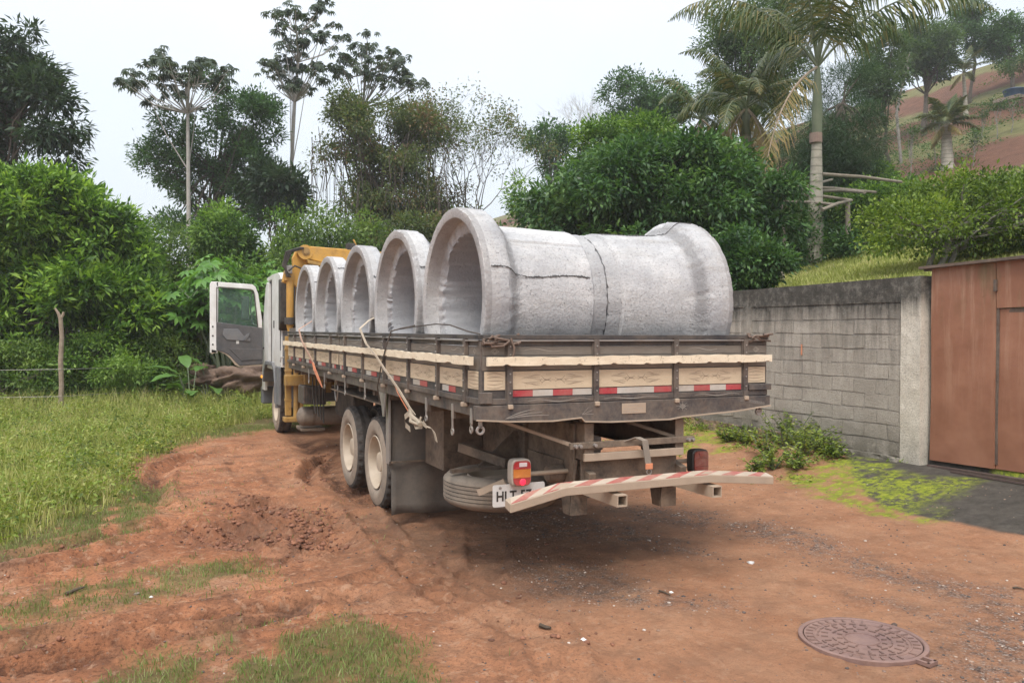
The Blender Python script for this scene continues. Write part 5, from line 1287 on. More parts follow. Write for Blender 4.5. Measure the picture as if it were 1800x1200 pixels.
# open door, hinged at its front edge
D = empty('cab_door', (.05, 11.70, 1.24), None, None, None, 0, T); D['label'] = 'open white cab door showing its grey inner trim'
def dp(poly, v0_, v1_, mat, name, parent=D, **kw):
    """poly in (x, z)"""
    return MB().prism(poly, 'y', v0_, v1_).build(name, mat, parent, **kw)
X = lambda px: float((EYE + ray(px, 580) * ((11.66 - EYE[1]) / ray(px, 580)[1]))[0])
Zf = lambda py: float((EYE + ray(415, py) * ((11.66 - EYE[1]) / ray(415, py)[1]))[2])
# frame around the window in four members so that the opening is real
F0, F1 = 11.66, 11.71
xl, xr = X(369), X(462)
dp([(xl, Zf(620)), (xl, Zf(500)), (xl + .03, Zf(496)), (xl + .16, Zf(496)), (xl + .145, Zf(620))], F0, F1, 'white_paint', 'door_edge', bevel=.01)
dp([(X(380), Zf(496)), (X(444), Zf(499)), (X(450), Zf(504)), (X(446), Zf(510)), (X(441), Zf(507.5)), (X(381), Zf(504.5))], F0, F1, 'white_paint', 'window_surround', bevel=.008)
dp([(X(449), Zf(503)), (X(454), Zf(515)), (X(461), Zf(563)), (X(461), Zf(576)), (X(454), Zf(576)), (X(448), Zf(515)), (X(445), Zf(508))], F0, F1, 'white_paint', 'window_surround', bevel=.008)
trim = dp([(X(380), Zf(566)), (X(462), Zf(576)), (X(462), Zf(640)), (X(421), Zf(643)), (X(414), Zf(636)), (X(403), Zf(624)), (X(393), Zf(619)), (X(380), Zf(615))], F0 - .012, F1, 'door_trim', 'inner_trim', bevel=.012)
dp([(X(393), Zf(578)), (X(418), Zf(578)), (X(428), Zf(590)), (X(440), Zf(594)), (X(440), Zf(600)), (X(398), Zf(597)), (X(391), Zf(588))], F0 - .03, F0 - .013, 'cab_grey', 'armrest', parent=trim, bevel=.008)
dp([(X(402), Zf(612)), (X(460), Zf(613)), (X(460), Zf(632)), (X(424), Zf(634)), (X(412), Zf(622))], F0 - .026, F0 - .013, 'door_trim', 'door_pocket', parent=trim, bevel=.008)
dp([(X(428), Zf(596)), (X(432), Zf(588)), (X(438), Zf(585)), (X(436), Zf(592)), (X(431), Zf(598))], F0 - .05, F0 - .031, 'cab_grey', 'door_handle', parent=trim, bevel=.004)
dp([(X(415), Zf(604)), (X(415), Zf(596)), (X(420), Zf(596)), (X(420), Zf(604))], F0 - .0165, F0 - .0125, 'plate_white', 'white_sticker', parent=trim)
dp([(X(372), Zf(622)), (X(384), Zf(617)), (X(396), Zf(622)), (X(405), Zf(630)), (X(413), Zf(641)), (X(421), Zf(645)), (X(462), Zf(643)), (X(462), Zf(640.5)), (X(421), Zf(643)), (X(414), Zf(636)), (X(403), Zf(624)), (X(393), Zf(619)), (X(372), Zf(614))][::-1], F0, F1 + .02, 'bumper_metal', 'lower_edge')
dp([(X(381), Zf(505)), (X(441), Zf(508)), (X(448), Zf(516)), (X(454), Zf(575)), (X(380), Zf(566))], F0 + .02, F0 + .026, 'cab_glass', 'window_glass')
mb = MB(); mb.tube([(X(381), F0 - .004, Zf(566)), (X(381), F0 - .004, Zf(506)), (X(441), F0 - .004, Zf(509)), (X(447), F0 - .004, Zf(517)), (X(453), F0 - .004, Zf(574))], .012, 6); mb.build('window_seal', 'black_rubber', D)
for px, py in ((374, 574), (374, 590), (374, 605), (463, 612)): MB().lathe([(0, .018), (-.006, .016), (-.008, .001)], (X(px), F0 - .001, Zf(py)), (0, 1, 0), 10).build('latch_bolt', 'black_rubber', D)
mir = MB().box(X(427), X(441), F1 + .18, F1 + .26, Zf(562), Zf(520)).build('wing_mirror', 'black_rubber', D, bevel=.02)
MB().box(X(428.5), X(439), F1 + .170, F1 + .178, Zf(560), Zf(523)).build('mirror_glass', 'mirror_face', mir)
mb = MB(); mb.tube([(X(452), F1, Zf(512)), (X(445), F1 + .2, Zf(515)), (X(443.5), F1 + .22, Zf(545)), (X(446), F1 + .2, Zf(568)), (X(453), F1, Zf(572))], .014, 7); mb.build('mirror_arm', 'black_rubber', D)
# loader crane between cab and bed
CR = empty('loader_crane', (.3, 8.95, .4), None, None, None, 0, T); CR['label'] = 'yellow folded loader crane'
def cr_(name, mb, mat='crane_yellow', **kw): return mb.build(name, mat, CR, **kw)
cr_('outrigger_leg', MB().box(.03, .13, 8.90, 9.0, .50, 1.86), 'crane_dirty', bevel=.01)
cr_('outrigger_leg', MB().tube([(.20, 8.86, .45), (.20, 8.86, 1.3)], .045, 12), 'crane_dirty', smooth=True)
cr_('outrigger_leg', MB().tube([(.29, 8.90, .45), (.29, 8.90, 1.25)], .04, 12), 'crane_dirty', smooth=True)
cr_('outrigger_foot', MB().box(.0, .36, 8.80, 9.05, .40, .48), 'crane_dirty', bevel=.01)
cr_('outrigger_beam', MB().box(.0, 2.5, 8.72, 8.90, 1.02, 1.20), 'crane_dirty', bevel=.01)
cr_('base_plate', MB().box(.30, .75, 8.6, 8.95, .90, 1.42), 'crane_dirty', bevel=.01)
cr_('column', MB().box(1.05, 1.45, 8.65, 9.05, 1.0, 2.6), bevel=.03)
cr_('ram_tube', MB().tube([(.10, 8.88, 1.88), (.10, 8.88, 2.05), (.10, 8.88, 2.95)], [.03, .062, .062], 16), smooth=True)
cr_('ram_tube', MB().box(-.0, .16, 8.82, 8.96, 2.80, 2.95), bevel=.01)
cr_('ram_clamp', MB().lathe([(-.06, .085), (.06, .085), (.06, .095), (-.06, .095)], (.10, 8.88, 2.12), (0, 0, 1), 14, closed=True), 'black_rubber')
cr_('jib', MB().prism([(-.02, 2.78), (.02, 2.98), (.16, 3.02), (.15, 3.20), (.22, 3.36), (.36, 3.40), (.48, 3.24), (.42, 3.0), (.34, 2.3), (.34, 1.9), (.20, 1.9), (.20, 2.72)], 'y', 8.90, 9.04), bevel=.01)
cr_('boom', MB().prism([(.20, 3.36), (.30, 3.40), (2.25, 3.33), (2.3, 3.12), (.85, 3.08), (.70, 3.10), (.30, 3.20), (.20, 3.26)], 'y', 8.74, 8.895), bevel=.015)
cr_('pivot_pin', MB().lathe([(0, .07), (.02, .07), (.02, .045), (.035, .045), (.035, .001)], (.34, 8.738, 3.30), (0, -1, 0), 20), 'crane_dirty', smooth=True)
cr_('pivot_boss', MB().lathe([(-.01, .125), (.012, .125), (.012, .001)], (.33, 8.738, 3.29), (0, -1, 0), 24), smooth=True)
cr_('boom_underplate', MB().prism([(.36, 3.17), (.84, 3.07), (.86, 3.03), (.38, 3.10)], 'y', 8.72, 8.90), 'crane_dirty')
for k in range(4):
    cr_('hydraulic_hose', MB().tube([(.30 - .02 * k, 8.70, 3.36), (.10 - .03 * k, 8.72, 3.28), (-.0 - .015 * k, 8.74, 3.05), (.03 + .02 * k, 8.76, 2.86)], .016, 7), 'black_rubber', smooth=True)
cr_('hydraulic_hose', MB().tube([(.05, 8.72, 2.96), (.15, 8.70, 3.05), (.28, 8.70, 3.0), (.36, 8.70, 2.85)], .016, 7), 'black_rubber', smooth=True)
cr_('hose_fitting', MB().box(.0, .12, 8.76, 8.84, 2.92, 3.06), 'zinc_steel', bevel=.01)
for z_ in (.75, 1.25, 1.62): cr_('leg_collar', MB().box(.022, .138, 8.892, 9.008, z_, z_ + .035), 'crane_dirty', bevel=.003)
cr_('lock_pin', MB().tube([(.0, 8.88, 1.5), (-.05, 8.88, 1.5), (-.06, 8.88, 1.42)], .012, 6), 'zinc_steel')
for k in range(3): cr_('hydraulic_hose', MB().tube([(.18 + .03 * k, 8.86, 2.7), (.17 + .03 * k, 8.84, 2.2), (.19 + .03 * k, 8.85, 1.7), (.2 + .03 * k, 8.84, 1.2)], .011, 6), 'black_rubber', smooth=True)
cr_('valve_block', MB().box(1.05, 1.2, 8.74, 8.88, 3.36, 3.48), 'black_rubber', bevel=.01)
cr_('lever', MB().tube([(1.25, 8.80, 3.35), (1.20, 8.80, 3.50), (1.17, 8.80, 3.55)], .014, 6), smooth=True)
# ================================================================ straps and ropes (they hold the load: things of their own)
def strap(name, pts, w, mat, label, cat='strap', wd=(0, 1, 0), t=.004):
    mb = MB().ribbon(pts, wd, w, t); o = mb.build(name, mat, None, origin=pts[len(pts) // 2], label=label, cat=cat); return o
strap('ratchet_strap', [(.35, 3.62, 2.2), (.06, 3.44, 2.08), (-.06, 3.36, 1.99), (-.095, 2.95, 1.83), (-.10, 2.55, 1.72), (-.095, 2.2, 1.58), (-.08, 1.85, 1.44), (-.07, 1.55, 1.30), (-.06, 1.42, 1.24)], .085, 'strap_cream', 'cream ratchet strap slanting down the left side behind the first two pipes')
mb = MB()
mb.tube([(-.07, 1.50, 1.27), (-.10, 1.38, 1.23), (-.075, 1.28, 1.20), (-.09, 1.16, 1.18)], [.014, .024, .016, .02], 7); mb.tube([(-.08, 1.44, 1.25), (-.12, 1.33, 1.19), (-.08, 1.22, 1.17), (-.06, 1.22, 1.24)], [.01, .016, .014, .01], 6)
for k in range(5):
    a = .06 * k; mb.ribbon([(-.06 - .01 * k, 1.55 - .02 * k, 1.28 - .03 * (k % 2)), (-.09 - .01 * (k % 3), 1.38 - .03 * k, 1.22 - .02 * k), (-.07, 1.25 - .02 * k, 1.20 - .012 * k), (-.06, 1.08 + .02 * k, 1.17 + .01 * k)], (0, .3, 1), .034 - .004 * k)
mb.ribbon([(-.07, 1.48, 1.26), (-.09, 1.60, 1.20), (-.08, 1.62, 1.13), (-.07, 1.50, 1.10)], (0, .3, 1), .05)
mb.ribbon([(-.06, 1.10, 1.17), (-.05, 1.0, 1.17), (-.05, .93, 1.15), (-.045, .90, 1.11), (-.04, .89, 1.07)], (0, 1, .2), .06)
mb.build('knotted_strap', 'strap_dirty', None, origin=(-.06, 1.2, 1.2), label='bunched cream strap end knotted round a hook below the left side', cat='strap')
strap('tie_strap', [(.3, 7.55, 2.16), (.05, 7.28, 2.03), (-.06, 7.1, 1.98), (-.09, 6.75, 1.84), (-.095, 6.5, 1.75), (-.07, 6.25, 1.62), (-.05, 6.0, 1.50)], .12, 'strap_pink', 'faded pink strap slanting over the left side near the cab')
strap('orange_strap', [(-.055, 6.05, 1.52), (-.07, 5.8, 1.42), (-.07, 5.55, 1.31), (-.06, 5.38, 1.22)], [.12, .2, .18, .05], 'strap_orange', 'bright orange strap end hanging below the left side boards')
strap('narrow_strap', [(-.07, 1.98, 1.46), (-.08, 1.86, 1.40), (-.08, 1.70, 1.33), (-.07, 1.55, 1.25)], .02, 'strap_orange', 'thin orange strap beside the cream strap on the left side')
mb = MB().tube([(.10, 1.9, 2.02), (.0, 2.02, 1.99), (-.03, 2.25, 1.965), (-.07, 2.30, 1.80), (-.085, 2.42, 1.60), (-.07, 2.60, 1.40), (-.02, 2.68, 1.24)], .0075, 6)
mb.build('tie_rope', 'rope_dark', None, origin=(0, 2.3, 1.9), smooth=True, label='thin dark rope tied down the left side in front of the mud flap', cat='rope')
mb = MB().tube([(-.02, 2.2, 1.975), (.08, 1.8, 2.01), (.10, 1.3, 2.03), (.08, .9, 2.02), (.02, .35, 1.97), (.02, .1, 1.95)], .006, 6)
mb.build('lashing_rope', 'rope_dark', None, origin=(.05, 1.3, 2.0), smooth=True, label='thin dark rope lying along the top rail under the nearest pipe mouth', cat='rope')
def knot(name, c, n, ext, label, seed):
    rg = np.random.default_rng(seed); mb = MB()
    for k in range(n):
        p0 = np.array(c) + rg.normal(0, 1, 3) * np.array(ext) * .5; pts = [tuple(p0)]
        for j in range(6):
            p0 = p0 + rg.normal(0, 1, 3) * np.array(ext) * .55; p0 = np.clip(p0, np.array(c) - np.array(ext), np.array(c) + np.array(ext)); pts.append(tuple(p0))
        mb.tube(pts, .009, 6)
    return mb.build(name, 'rope_brown', None, origin=c, smooth=True, label=label, cat='rope')
knot('knotted_rope', (.13, -.035, 1.915), 7, (.14, .03, .035), 'brown rope knotted round the left end of the tailgate top rail', 5)
knot('knotted_rope', (2.50, -.03, 1.925), 5, (.12, .03, .03), 'brown rope knotted round the right end of the tailgate top rail', 6)
mb = MB().tube([(.06, -.045, 1.94), (.02, -.05, 1.90), (.05, -.055, 1.86), (.14, -.055, 1.865), (.19, -.05, 1.90)], .008, 6); mb.tube([(.20, -.05, 1.92), (.225, -.06, 1.85), (.215, -.055, 1.78)], .008, 6)
mb.build('rope_loop', 'rope_brown', None, origin=(.1, -.05, 1.9), smooth=True, label='loop of brown rope hanging at the left tailgate corner', cat='rope')
mb = MB().ribbon([(1.22, .0, 1.115), (1.30, -.03, 1.145), (1.355, -.05, 1.12), (1.37, -.055, 1.02), (1.385, -.06, .92)], (1, 0, 0), .055, .006)
hs = mb.build('hanging_strap', 'strap_grey', None, origin=(1.36, -.05, 1.0), label='short grey strap with a buckle hanging over the tail bar above the bumper', cat='strap')
MB().box(1.355, 1.42, -.068, -.056, .895, .94).build('buckle', 'strap_orange', hs, bevel=.003)
MB().tube([(1.388 + .022 * math.cos(t), -.062, .875 + .022 * math.sin(t)) for t in np.linspace(0, 2 * PI, 12)], .004, 5).build('ring', 'zinc_steel', hs)
# ================================================================ vegetation
def tube_arrays(mb, pts, r0, r1, n=6):
    m = len(pts); mb.tube(pts, [r0 + (r1 - r0) * i / (m - 1) for i in range(m)], n, cap=False)
def bend(a, b, sag=.0, jit=.1, n=5, rg=RNG):
    a, b = np.array(a, float), np.array(b, float); L_ = np.linalg.norm(b - a); r = []
    for i in range(n):
        t = i / (n - 1); p = a + (b - a) * t + np.array([0, 0, sag * L_ * math.sin(t * PI)])
        if 0 < i < n - 1: p = p + rg.normal(0, jit * L_ * .25, 3)
        r.append(tuple(p))
    return r
def crown(rg, lobes, n_twigs, per, twig_r, ll, lw, shell=.55, droop=.25, up=.2, gap=.0, clumps=None, cr=None):
    """leaf positions: clumps spread over the outer part of uneven lobes, twigs round each clump, leaves in whorls on the twigs"""
    lob = np.array([l[:6] for l in lobes], float); wt = np.array([(l[3] * l[4] + l[3] * l[5] + l[4] * l[5]) for l in lob]); area = wt.sum(); wt /= wt.sum()
    cr = cr or max(twig_r * .95, .27 * math.sqrt(area / 12)); nc = clumps or int(max(24, min(420, 1.5 * area / (cr * cr))))
    k = rg.choice(len(lob), nc, p=wt)
    d = unit(rg.normal(size=(nc, 3)) + np.array([0, 0, .12])); rad = (shell + (1.0 - shell) * rg.random(nc) ** .6)
    c0 = lob[k, :3] + d * lob[k, 3:6] * rad[:, None]
    keep = fbm(c0[:, 0] * 1.0 + c0[:, 2] * .7, c0[:, 1] + c0[:, 2] * .8, .9, 3, int(rg.integers(1000))) > -gap
    if keep.sum() < nc * .4: keep[:] = True
    c0, d0 = c0[keep], d[keep]; sz = rg.uniform(.55, 1.25, len(c0)) * cr
    j = rg.choice(len(c0), n_twigs, p=sz ** 2 / (sz ** 2).sum())
    e_ = unit(rg.normal(size=(n_twigs, 3))) * (rg.random(n_twigs) ** .45)[:, None]
    c = c0[j] + e_ * sz[j][:, None] * np.array([1, 1, .5]); d = unit(e_ + d0[j] * .7)
    n = n_twigs * per
    cc = np.repeat(c, per, 0); dd = np.repeat(d, per, 0)
    off = rg.normal(size=(n, 3)); tw = unit(dd * .8 + np.array([0, 0, up]))
    p = cc + off * twig_r * .30 + tw * (rg.random(n) * twig_r)[:, None]
    ld = unit(unit(off) * .9 + tw * .5 + np.array([0, 0, -droop]))
    l = ll * rg.uniform(.6, 1.25, n)
    return c, p, ld, l, l * lw
def tree(name, label, cat, base, top, lobes, n_twigs, per, twig_r, ll, lw, mat, bark='bark_dark', trunk_r=.12, seed=1, shell=.55, droop=.25, gap=0., group=None, trunks=1, nbr=40, stem_top=.6, clumps=None, cr=None):
    """base: foot of the trunk; lobes: (dx, dy, z, rx, ry, rz) round the foot, z absolute"""
    rg = np.random.default_rng(seed); b = np.array(base, float)
    e = empty(name, tuple(b), label, cat, group)
    lb = [(l[0], l[1], l[2] - b[2], l[3], l[4], l[5]) for l in lobes]
    c, p, ld, l, w_ = crown(rg, lb, n_twigs, per, twig_r, ll, lw, shell, droop, gap=gap, clumps=clumps, cr=cr)
    V, Fc = leaf_arrays(p, ld, l, w_, rng=rg); me = npmesh('crown', V, Fc); me.materials.append(MATS[mat])
    o = bpy.data.objects.new('crown', me); COL.objects.link(o); o.parent = e; ORIG[o.name] = Vector(b)
    mb = MB(); H_ = top - b[2]
    for tk in range(trunks):
        dx, dy = (rg.normal(0, .35, 2) if trunks > 1 else (0, 0)); tgt = lb[tk % len(lb)]
        tp = bend((dx * .3, dy * .3, -.2), (tgt[0] * .5 + dx, tgt[1] * .5 + dy, H_ * stem_top), .0, .12, 6, rg); tube_arrays(mb, tp, trunk_r, trunk_r * .5, 8)
        for k in range(max(1, nbr // trunks)):
            q = c[int(rg.integers(len(c)))]; s_ = tp[int(rg.integers(3, 6))]
            tube_arrays(mb, bend(s_, q * .97, .05, .12, 5, rg), trunk_r * rg.uniform(.2, .42), .012, 5)
    tm = mb.mesh('trunk', bark, (0, 0, 0), True); o2 = bpy.data.objects.new('trunk', tm); COL.objects.link(o2); o2.parent = e; ORIG[o2.name] = Vector(b)
    return e
def foot(px, d, dz=0):
    p = at(px, 580, d); return np.array([p[0], p[1], gz(p[0], p[1]) + dz])
def zat(py, d): return float(at(900, py, d)[2])
def lobes_px(base, d, L_):
    """lobes from their place in the photograph: (px, py, rx_px, rz_px, depth offset, depth radius)"""
    r = []
    for px, py, rx, rz, dd, ry in L_:
        q = at(px, py, d + dd); k = (d + dd) / F
        r.append((q[0] - base[0], q[1] - base[1], q[2], rx * k, ry if ry else rx * k, rz * k))
    return r
def px_tree(name, label, cat, px, d, lobes, top, **kw):
    b = foot(px, d); return tree(name, label, cat, b, zat(top, d), lobes_px(b, d, lobes), **kw)
# ---- left: heaped bright bush
px_tree('leafy_bush', 'big heap of bright green leafy bush on the left behind the fence post', 'bush', 90, 20.6,
        [(60, 400, 120, 95, 0, 1.6), (-60, 420, 110, 110, 0, 1.6), (165, 470, 85, 95, -.3, 1.4), (110, 560, 120, 100, -.4, 1.6), (-20, 580, 130, 100, -.3, 1.6), (215, 560, 55, 80, -.2, 1.0), (30, 345, 70, 45, 0, 1.0), (110, 360, 45, 40, .2, .8)],
        340, n_twigs=5600, per=12, twig_r=.26, ll=.22, lw=.32, mat='bush_bright', trunk_r=.09, seed=11, shell=.62, trunks=4, nbr=30, stem_top=.5, gap=.28)
px_tree('climbing_bush', 'tangled green climbers spilling down beside the bright bush', 'bush', 230, 21.6,
        [(200, 500, 60, 110, 0, 1.2), (250, 560, 50, 90, 0, 1.1), (225, 430, 40, 50, .2, .8), (290, 600, 45, 60, -.2, 1.0)],
        400, n_twigs=2200, per=12, twig_r=.22, ll=.12, lw=.42, mat='bush_mid', trunk_r=.05, seed=12, shell=.6, trunks=3, nbr=20, stem_top=.5, gap=.3)
# undergrowth along the field edge: low dense shrubs
ug = [(-60, 16.2, 640, 130, 60), (60, 15.9, 655, 110, 45), (175, 16.2, 650, 95, 50), (270, 17.5, 645, 85, 55), (350, 19.5, 640, 75, 45), (420, 22, 610, 60, 55), (310, 21, 585, 80, 60)]
names = ['low shrub at the far left foot of the bright bush', 'low shrub left of the fence post', 'low shrub just right of the fence post', 'low shrub between the fence post and the open door', 'low shrub left of the open cab door', 'low shrub behind the open cab door', 'shrub behind the big-leaved plants left of the door']
for i, ((px, d, py, rx, rz), lb) in enumerate(zip(ug, names)):
    d += 3.0 if i < 5 else 1.5
    px_tree('shrub', lb, 'shrub', px, d, [(px, py, rx, rz, 0, 1.0), (px + rx * .5, py + rz * .3, rx * .6, rz * .7, .3, .9), (px - rx * .5, py + rz * .3, rx * .6, rz * .7, .2, .9)], py - rz * .3,
            n_twigs=1100, per=12, twig_r=.2, ll=.10, lw=.42, mat='undergrowth_leaf' if i % 2 else 'bush_mid', trunk_r=.03, seed=30 + i, trunks=3, nbr=10, group='low shrubs along the field edge')
# ---- big-leaved plants (papaya-like) behind the door
def palmate(rg, n_lobes, r, cup=.25):
    """one lobed leaf in local coordinates, petiole at the origin: returns verts, faces"""
    V = []; Fc = []
    for k in range(n_lobes):
        a = (k - (n_lobes - 1) / 2) * (5.4 / n_lobes); ca, sa = math.cos(a), math.sin(a); ll = r * (1 - .25 * abs(a) / 2.7)
        w_ = r * .17
        pts = [(0, 0, 0), (ca * ll * .55 - sa * w_, sa * ll * .55 + ca * w_, -cup * ll * .2 + .02), (ca * ll, sa * ll, -cup * ll), (ca * ll * .55 + sa * w_, sa * ll * .55 - ca * w_, -cup * ll * .2 + .02)]
        b = len(V); V += pts; Fc.append((b, b + 1, b + 2, b + 3))
    return np.array(V), np.array(Fc)
def palmate_plant(name, label, cat, base, h, stems, leaves_n, r, mat, seed, group=None, nl=8):
    rg = np.random.default_rng(seed); e = empty(name, tuple(base), label, cat, group); mb = MB(); AV = []; AF = []; off = 0
    for s_ in range(stems):
        tip = np.array([rg.normal(0, .5), rg.normal(0, .5), h * rg.uniform(.75, 1.0)]); tube_arrays(mb, bend((rg.normal(0, .1), rg.normal(0, .1), -.1), tip, 0, .05, 5, rg), .05, .025, 7)
        for k in range(leaves_n):
            a = rg.uniform(0, 2 * PI); el = rg.uniform(-.1, .9); pl_ = rg.uniform(.35, .8)
            st = tip * rg.uniform(.72, 1); c = st + np.array([math.cos(a) * math.cos(el), math.sin(a) * math.cos(el), math.sin(el)]) * pl_
            tube_arrays(mb, [tuple(st), tuple((st + c) / 2 + np.array([0, 0, .04])), tuple(c)], .009, .006, 4)
            v, f = palmate(rg, nl, r * rg.uniform(.7, 1.15)); tl_ = -.35 - .3 * rg.random()
            R = rotm(0, 0, a) @ rotm(rg.normal(0, .25), -tl_, 0); v = v @ np.array(R).T + c
            AV.append(v); AF.append(f + off); off += len(v)
    me = npmesh('foliage', np.concatenate(AV), np.concatenate(AF)); me.materials.append(MATS[mat]); o = bpy.data.objects.new('foliage', me); COL.objects.link(o); o.parent = e; ORIG[o.name] = Vector(base)
    tm = mb.mesh('stems', 'weathered_pole' if mat != 'papaya_leaf' else 'palm_shaft', (0, 0, 0), True); o = bpy.data.objects.new('stems', tm); COL.objects.link(o); o.parent = e
    return e
for i, (px, d, h, lb) in enumerate([(300, 22.5, 3.1, 'papaya-like plant furthest left of the open door'), (345, 21.5, 3.0, 'papaya-like plant left of the open door'), (400, 21.0, 3.5, 'papaya-like plant showing through the door window'), (445, 23, 3.7, 'papaya-like plant against the cab'), (375, 24, 3.9, 'tallest papaya-like plant at the back')]):
    b = foot(px, d); palmate_plant('papaya_plant', 'green big-leaved ' + lb, 'plant', b, h, 6, 20, .33, 'papaya_leaf', 60 + i, 'big-leaved plants by the cab')
# large smooth leaves near the ground by the door: each leaf a part
def broad_leaf(L_, W_, seed):
    rg = np.random.default_rng(seed); n = 9; V = []; Fc = []
    for i in range(n):
        t = i / (n - 1); w_ = W_ * math.sin(PI * min(1, t * 1.02 + .02)) ** .7 * (1 - .25 * t) / 2; x = L_ * t; z = .35 * L_ * t - .55 * L_ * t * t
        for s_ in (-1, -.5, 0, .5, 1): V.append((x, w_ * s_, z + abs(s_) * .10 * w_ + .02 * L_ * math.sin(t * 20) * abs(s_)))
    for i in range(n - 1):
        for k in range(4): a = i * 5 + k; Fc.append((a, a + 1, a + 6, a + 5))
    return npmesh('leaf', V, Fc, True)
blm = [broad_leaf(.75, .32, 1), broad_leaf(.6, .30, 2)]
for m_ in blm: m_.materials.append(MATS['big_leaf'])
for i, (px, d, lb) in enumerate([(335, 19.0, 'broad smooth-leaved plant low in front of the rocks, left of the door'), (372, 19.6, 'broad smooth-leaved plant under the open door edge')]):
    b = foot(px, d); e = empty('broad_leaf_plant', tuple(b), lb, 'plant', 'broad-leaved plants by the rocks'); rg = np.random.default_rng(80 + i); mb = MB()
    for k in range(9):
        a = rg.uniform(0, 2 * PI); h = rg.uniform(.35, 1.1); c = b + np.array([math.cos(a) * .25, math.sin(a) * .25, h])
        mb.tube([tuple(b), tuple(c)], .014, 5); inst('leaf', blm[k % 2], e, tuple(c), (rg.normal(0, .2), -rg.uniform(0, .7), a), (1, 1, 1))
    mb.build('stems', 'palm_shaft', e)
# rocks behind the door
def rock(name, c, s, seed, label, mat='rock_brown', rz=0):
    import bmesh
    bm = bmesh.new(); bmesh.ops.create_icosphere(bm, subdivisions=4, radius=1)
    for v in bm.verts:
        n = v.co.normalized(); q = fbm(np.array([n.x * 1.5 + seed]), np.array([n.y * 1.5 + n.z * 2.1]), 1.1, 4, seed)[0]; q2 = fbm(np.array([n.x * 3 + n.z * 4 + seed]), np.array([n.y * 5 - n.z * 3]), 1.3, 3, seed + 1)[0]
        v.co = Vector((n.x * s[0], n.y * s[1], n.z * s[2])) * (1 + q * 1.3 + q2 * .3)
    me = bpy.data.meshes.new(name); bm.to_mesh(me); bm.free(); me.materials.append(MATS[mat]); me.polygons.foreach_set('use_smooth', np.ones(len(me.polygons), bool))
    o = bpy.data.objects.new(name, me); COL.objects.link(o); o.location = c; o.rotation_euler = (0, 0, rz); props(o, label, 'rock'); return o
for i, (px, py, d, s, lb) in enumerate([(330, 619, 21.0, (.45, .4, .3), 'dark brown boulder among leaves left of the open door'), (375, 655, 20.0, (.75, .4, .30), 'long grey brown boulder under the outer edge of the open door'), (428, 655, 19.8, (.85, .5, .38), 'reddish tan boulder beneath the open cab door'), (350, 640, 20.6, (.4, .35, .3), 'small boulder between the two larger ones left of the door')]):
    c = at(px, py + 12, d); rock('boulder', tuple(c), tuple(q * .78 for q in s), 90 + i, lb, rz=.4)
# ---- cecropias: thin pale trunk, candelabra branches, umbrella leaf clusters
def cecropia(label, px, d, tips, trunk_px, seed, trunk_r=.11):
    """tips: (px, py) of leaf clusters; trunk_px: list of (px, py) up the stem"""
    rg = np.random.default_rng(seed); b = foot(trunk_px[0][0], d); e = empty('cecropia_tree', tuple(b), label, 'tree', 'tall umbrella-crowned cecropia trees')
    mb = MB(); tp = [tuple(at(x, y, d) - b) for x, y in trunk_px]; tp[0] = (0, 0, -.2); tube_arrays(mb, tp, trunk_r, trunk_r * .45, 8)
    AV = []; AF = []; off = 0; k_ = d / F
    tpa = np.array(tp)
    for (x, y) in tips:
        c = at(x + rg.normal(0, 3), y + rg.normal(0, 5), d + rg.normal(0, .9)) - b
        # leave the stem somewhere below the tip
        cand = [q for q in tpa if q[2] < c[2] - .5] or [tpa[-1]]; s_ = min(cand, key=lambda q: np.linalg.norm(q - c) + rg.random() * 1.2)
        mid_ = s_ + (c - s_) * .55 + np.array([0, 0, -.12 * np.linalg.norm((c - s_)[:2])])
        tube_arrays(mb, [tuple(s_), tuple(mid_), tuple(c)], trunk_r * .26, .014, 5)
        for j in range(int(rg.integers(5, 8))):
            a = rg.uniform(0, 2 * PI); el = rg.uniform(-.45, 1.25); pl_ = rg.uniform(.14, .46)
            q = c + np.array([math.cos(a) * math.cos(el), math.sin(a) * math.cos(el), math.sin(el) * .6]) * pl_
            v, f = palmate(rg, 8, rg.uniform(.19, .32), cup=rg.uniform(.35, .8)); R = rotm(0, 0, a) @ rotm(rg.normal(0, .45), rg.uniform(-.1, .7), 0)
            AV.append(v @ np.array(R).T + q); AF.append(f + off); off += len(v)
    me = npmesh('crown', np.concatenate(AV), np.concatenate(AF)); me.materials.append(MATS['cecropia_leaf']); o = bpy.data.objects.new('crown', me); COL.objects.link(o); o.parent = e
    tm = mb.mesh('trunk', 'bark_pale' if seed != 103 else 'bark_grey', (0, 0, 0), True); o = bpy.data.objects.new('trunk', tm); COL.objects.link(o); o.parent = e
def cloud(rg, boxes):
    r = []
    for x, y, rx, ry, n in boxes:
        for _ in range(n):
            a = rg.uniform(0, 2 * PI); q = math.sqrt(rg.random()); r.append((x + rx * q * math.cos(a), y + ry * q * math.sin(a)))
    return r
rg = np.random.default_rng(5)
cecropia('cecropia tree with a flat umbrella crown, leftmost of the three', 332, 35,
         cloud(rg, [(250, 140, 36, 18, 9), (290, 118, 26, 20, 7), (330, 130, 30, 14, 7), (370, 120, 30, 16, 8), (385, 140, 26, 14, 6), (288, 105, 12, 6, 3), (335, 165, 25, 10, 3), (270, 165, 20, 8, 2)]) + [(222, 148), (232, 153), (212, 150), (330, 210), (345, 190)],
         [(332, 600), (332, 430), (331, 300), (330, 200), (327, 150)], 101)
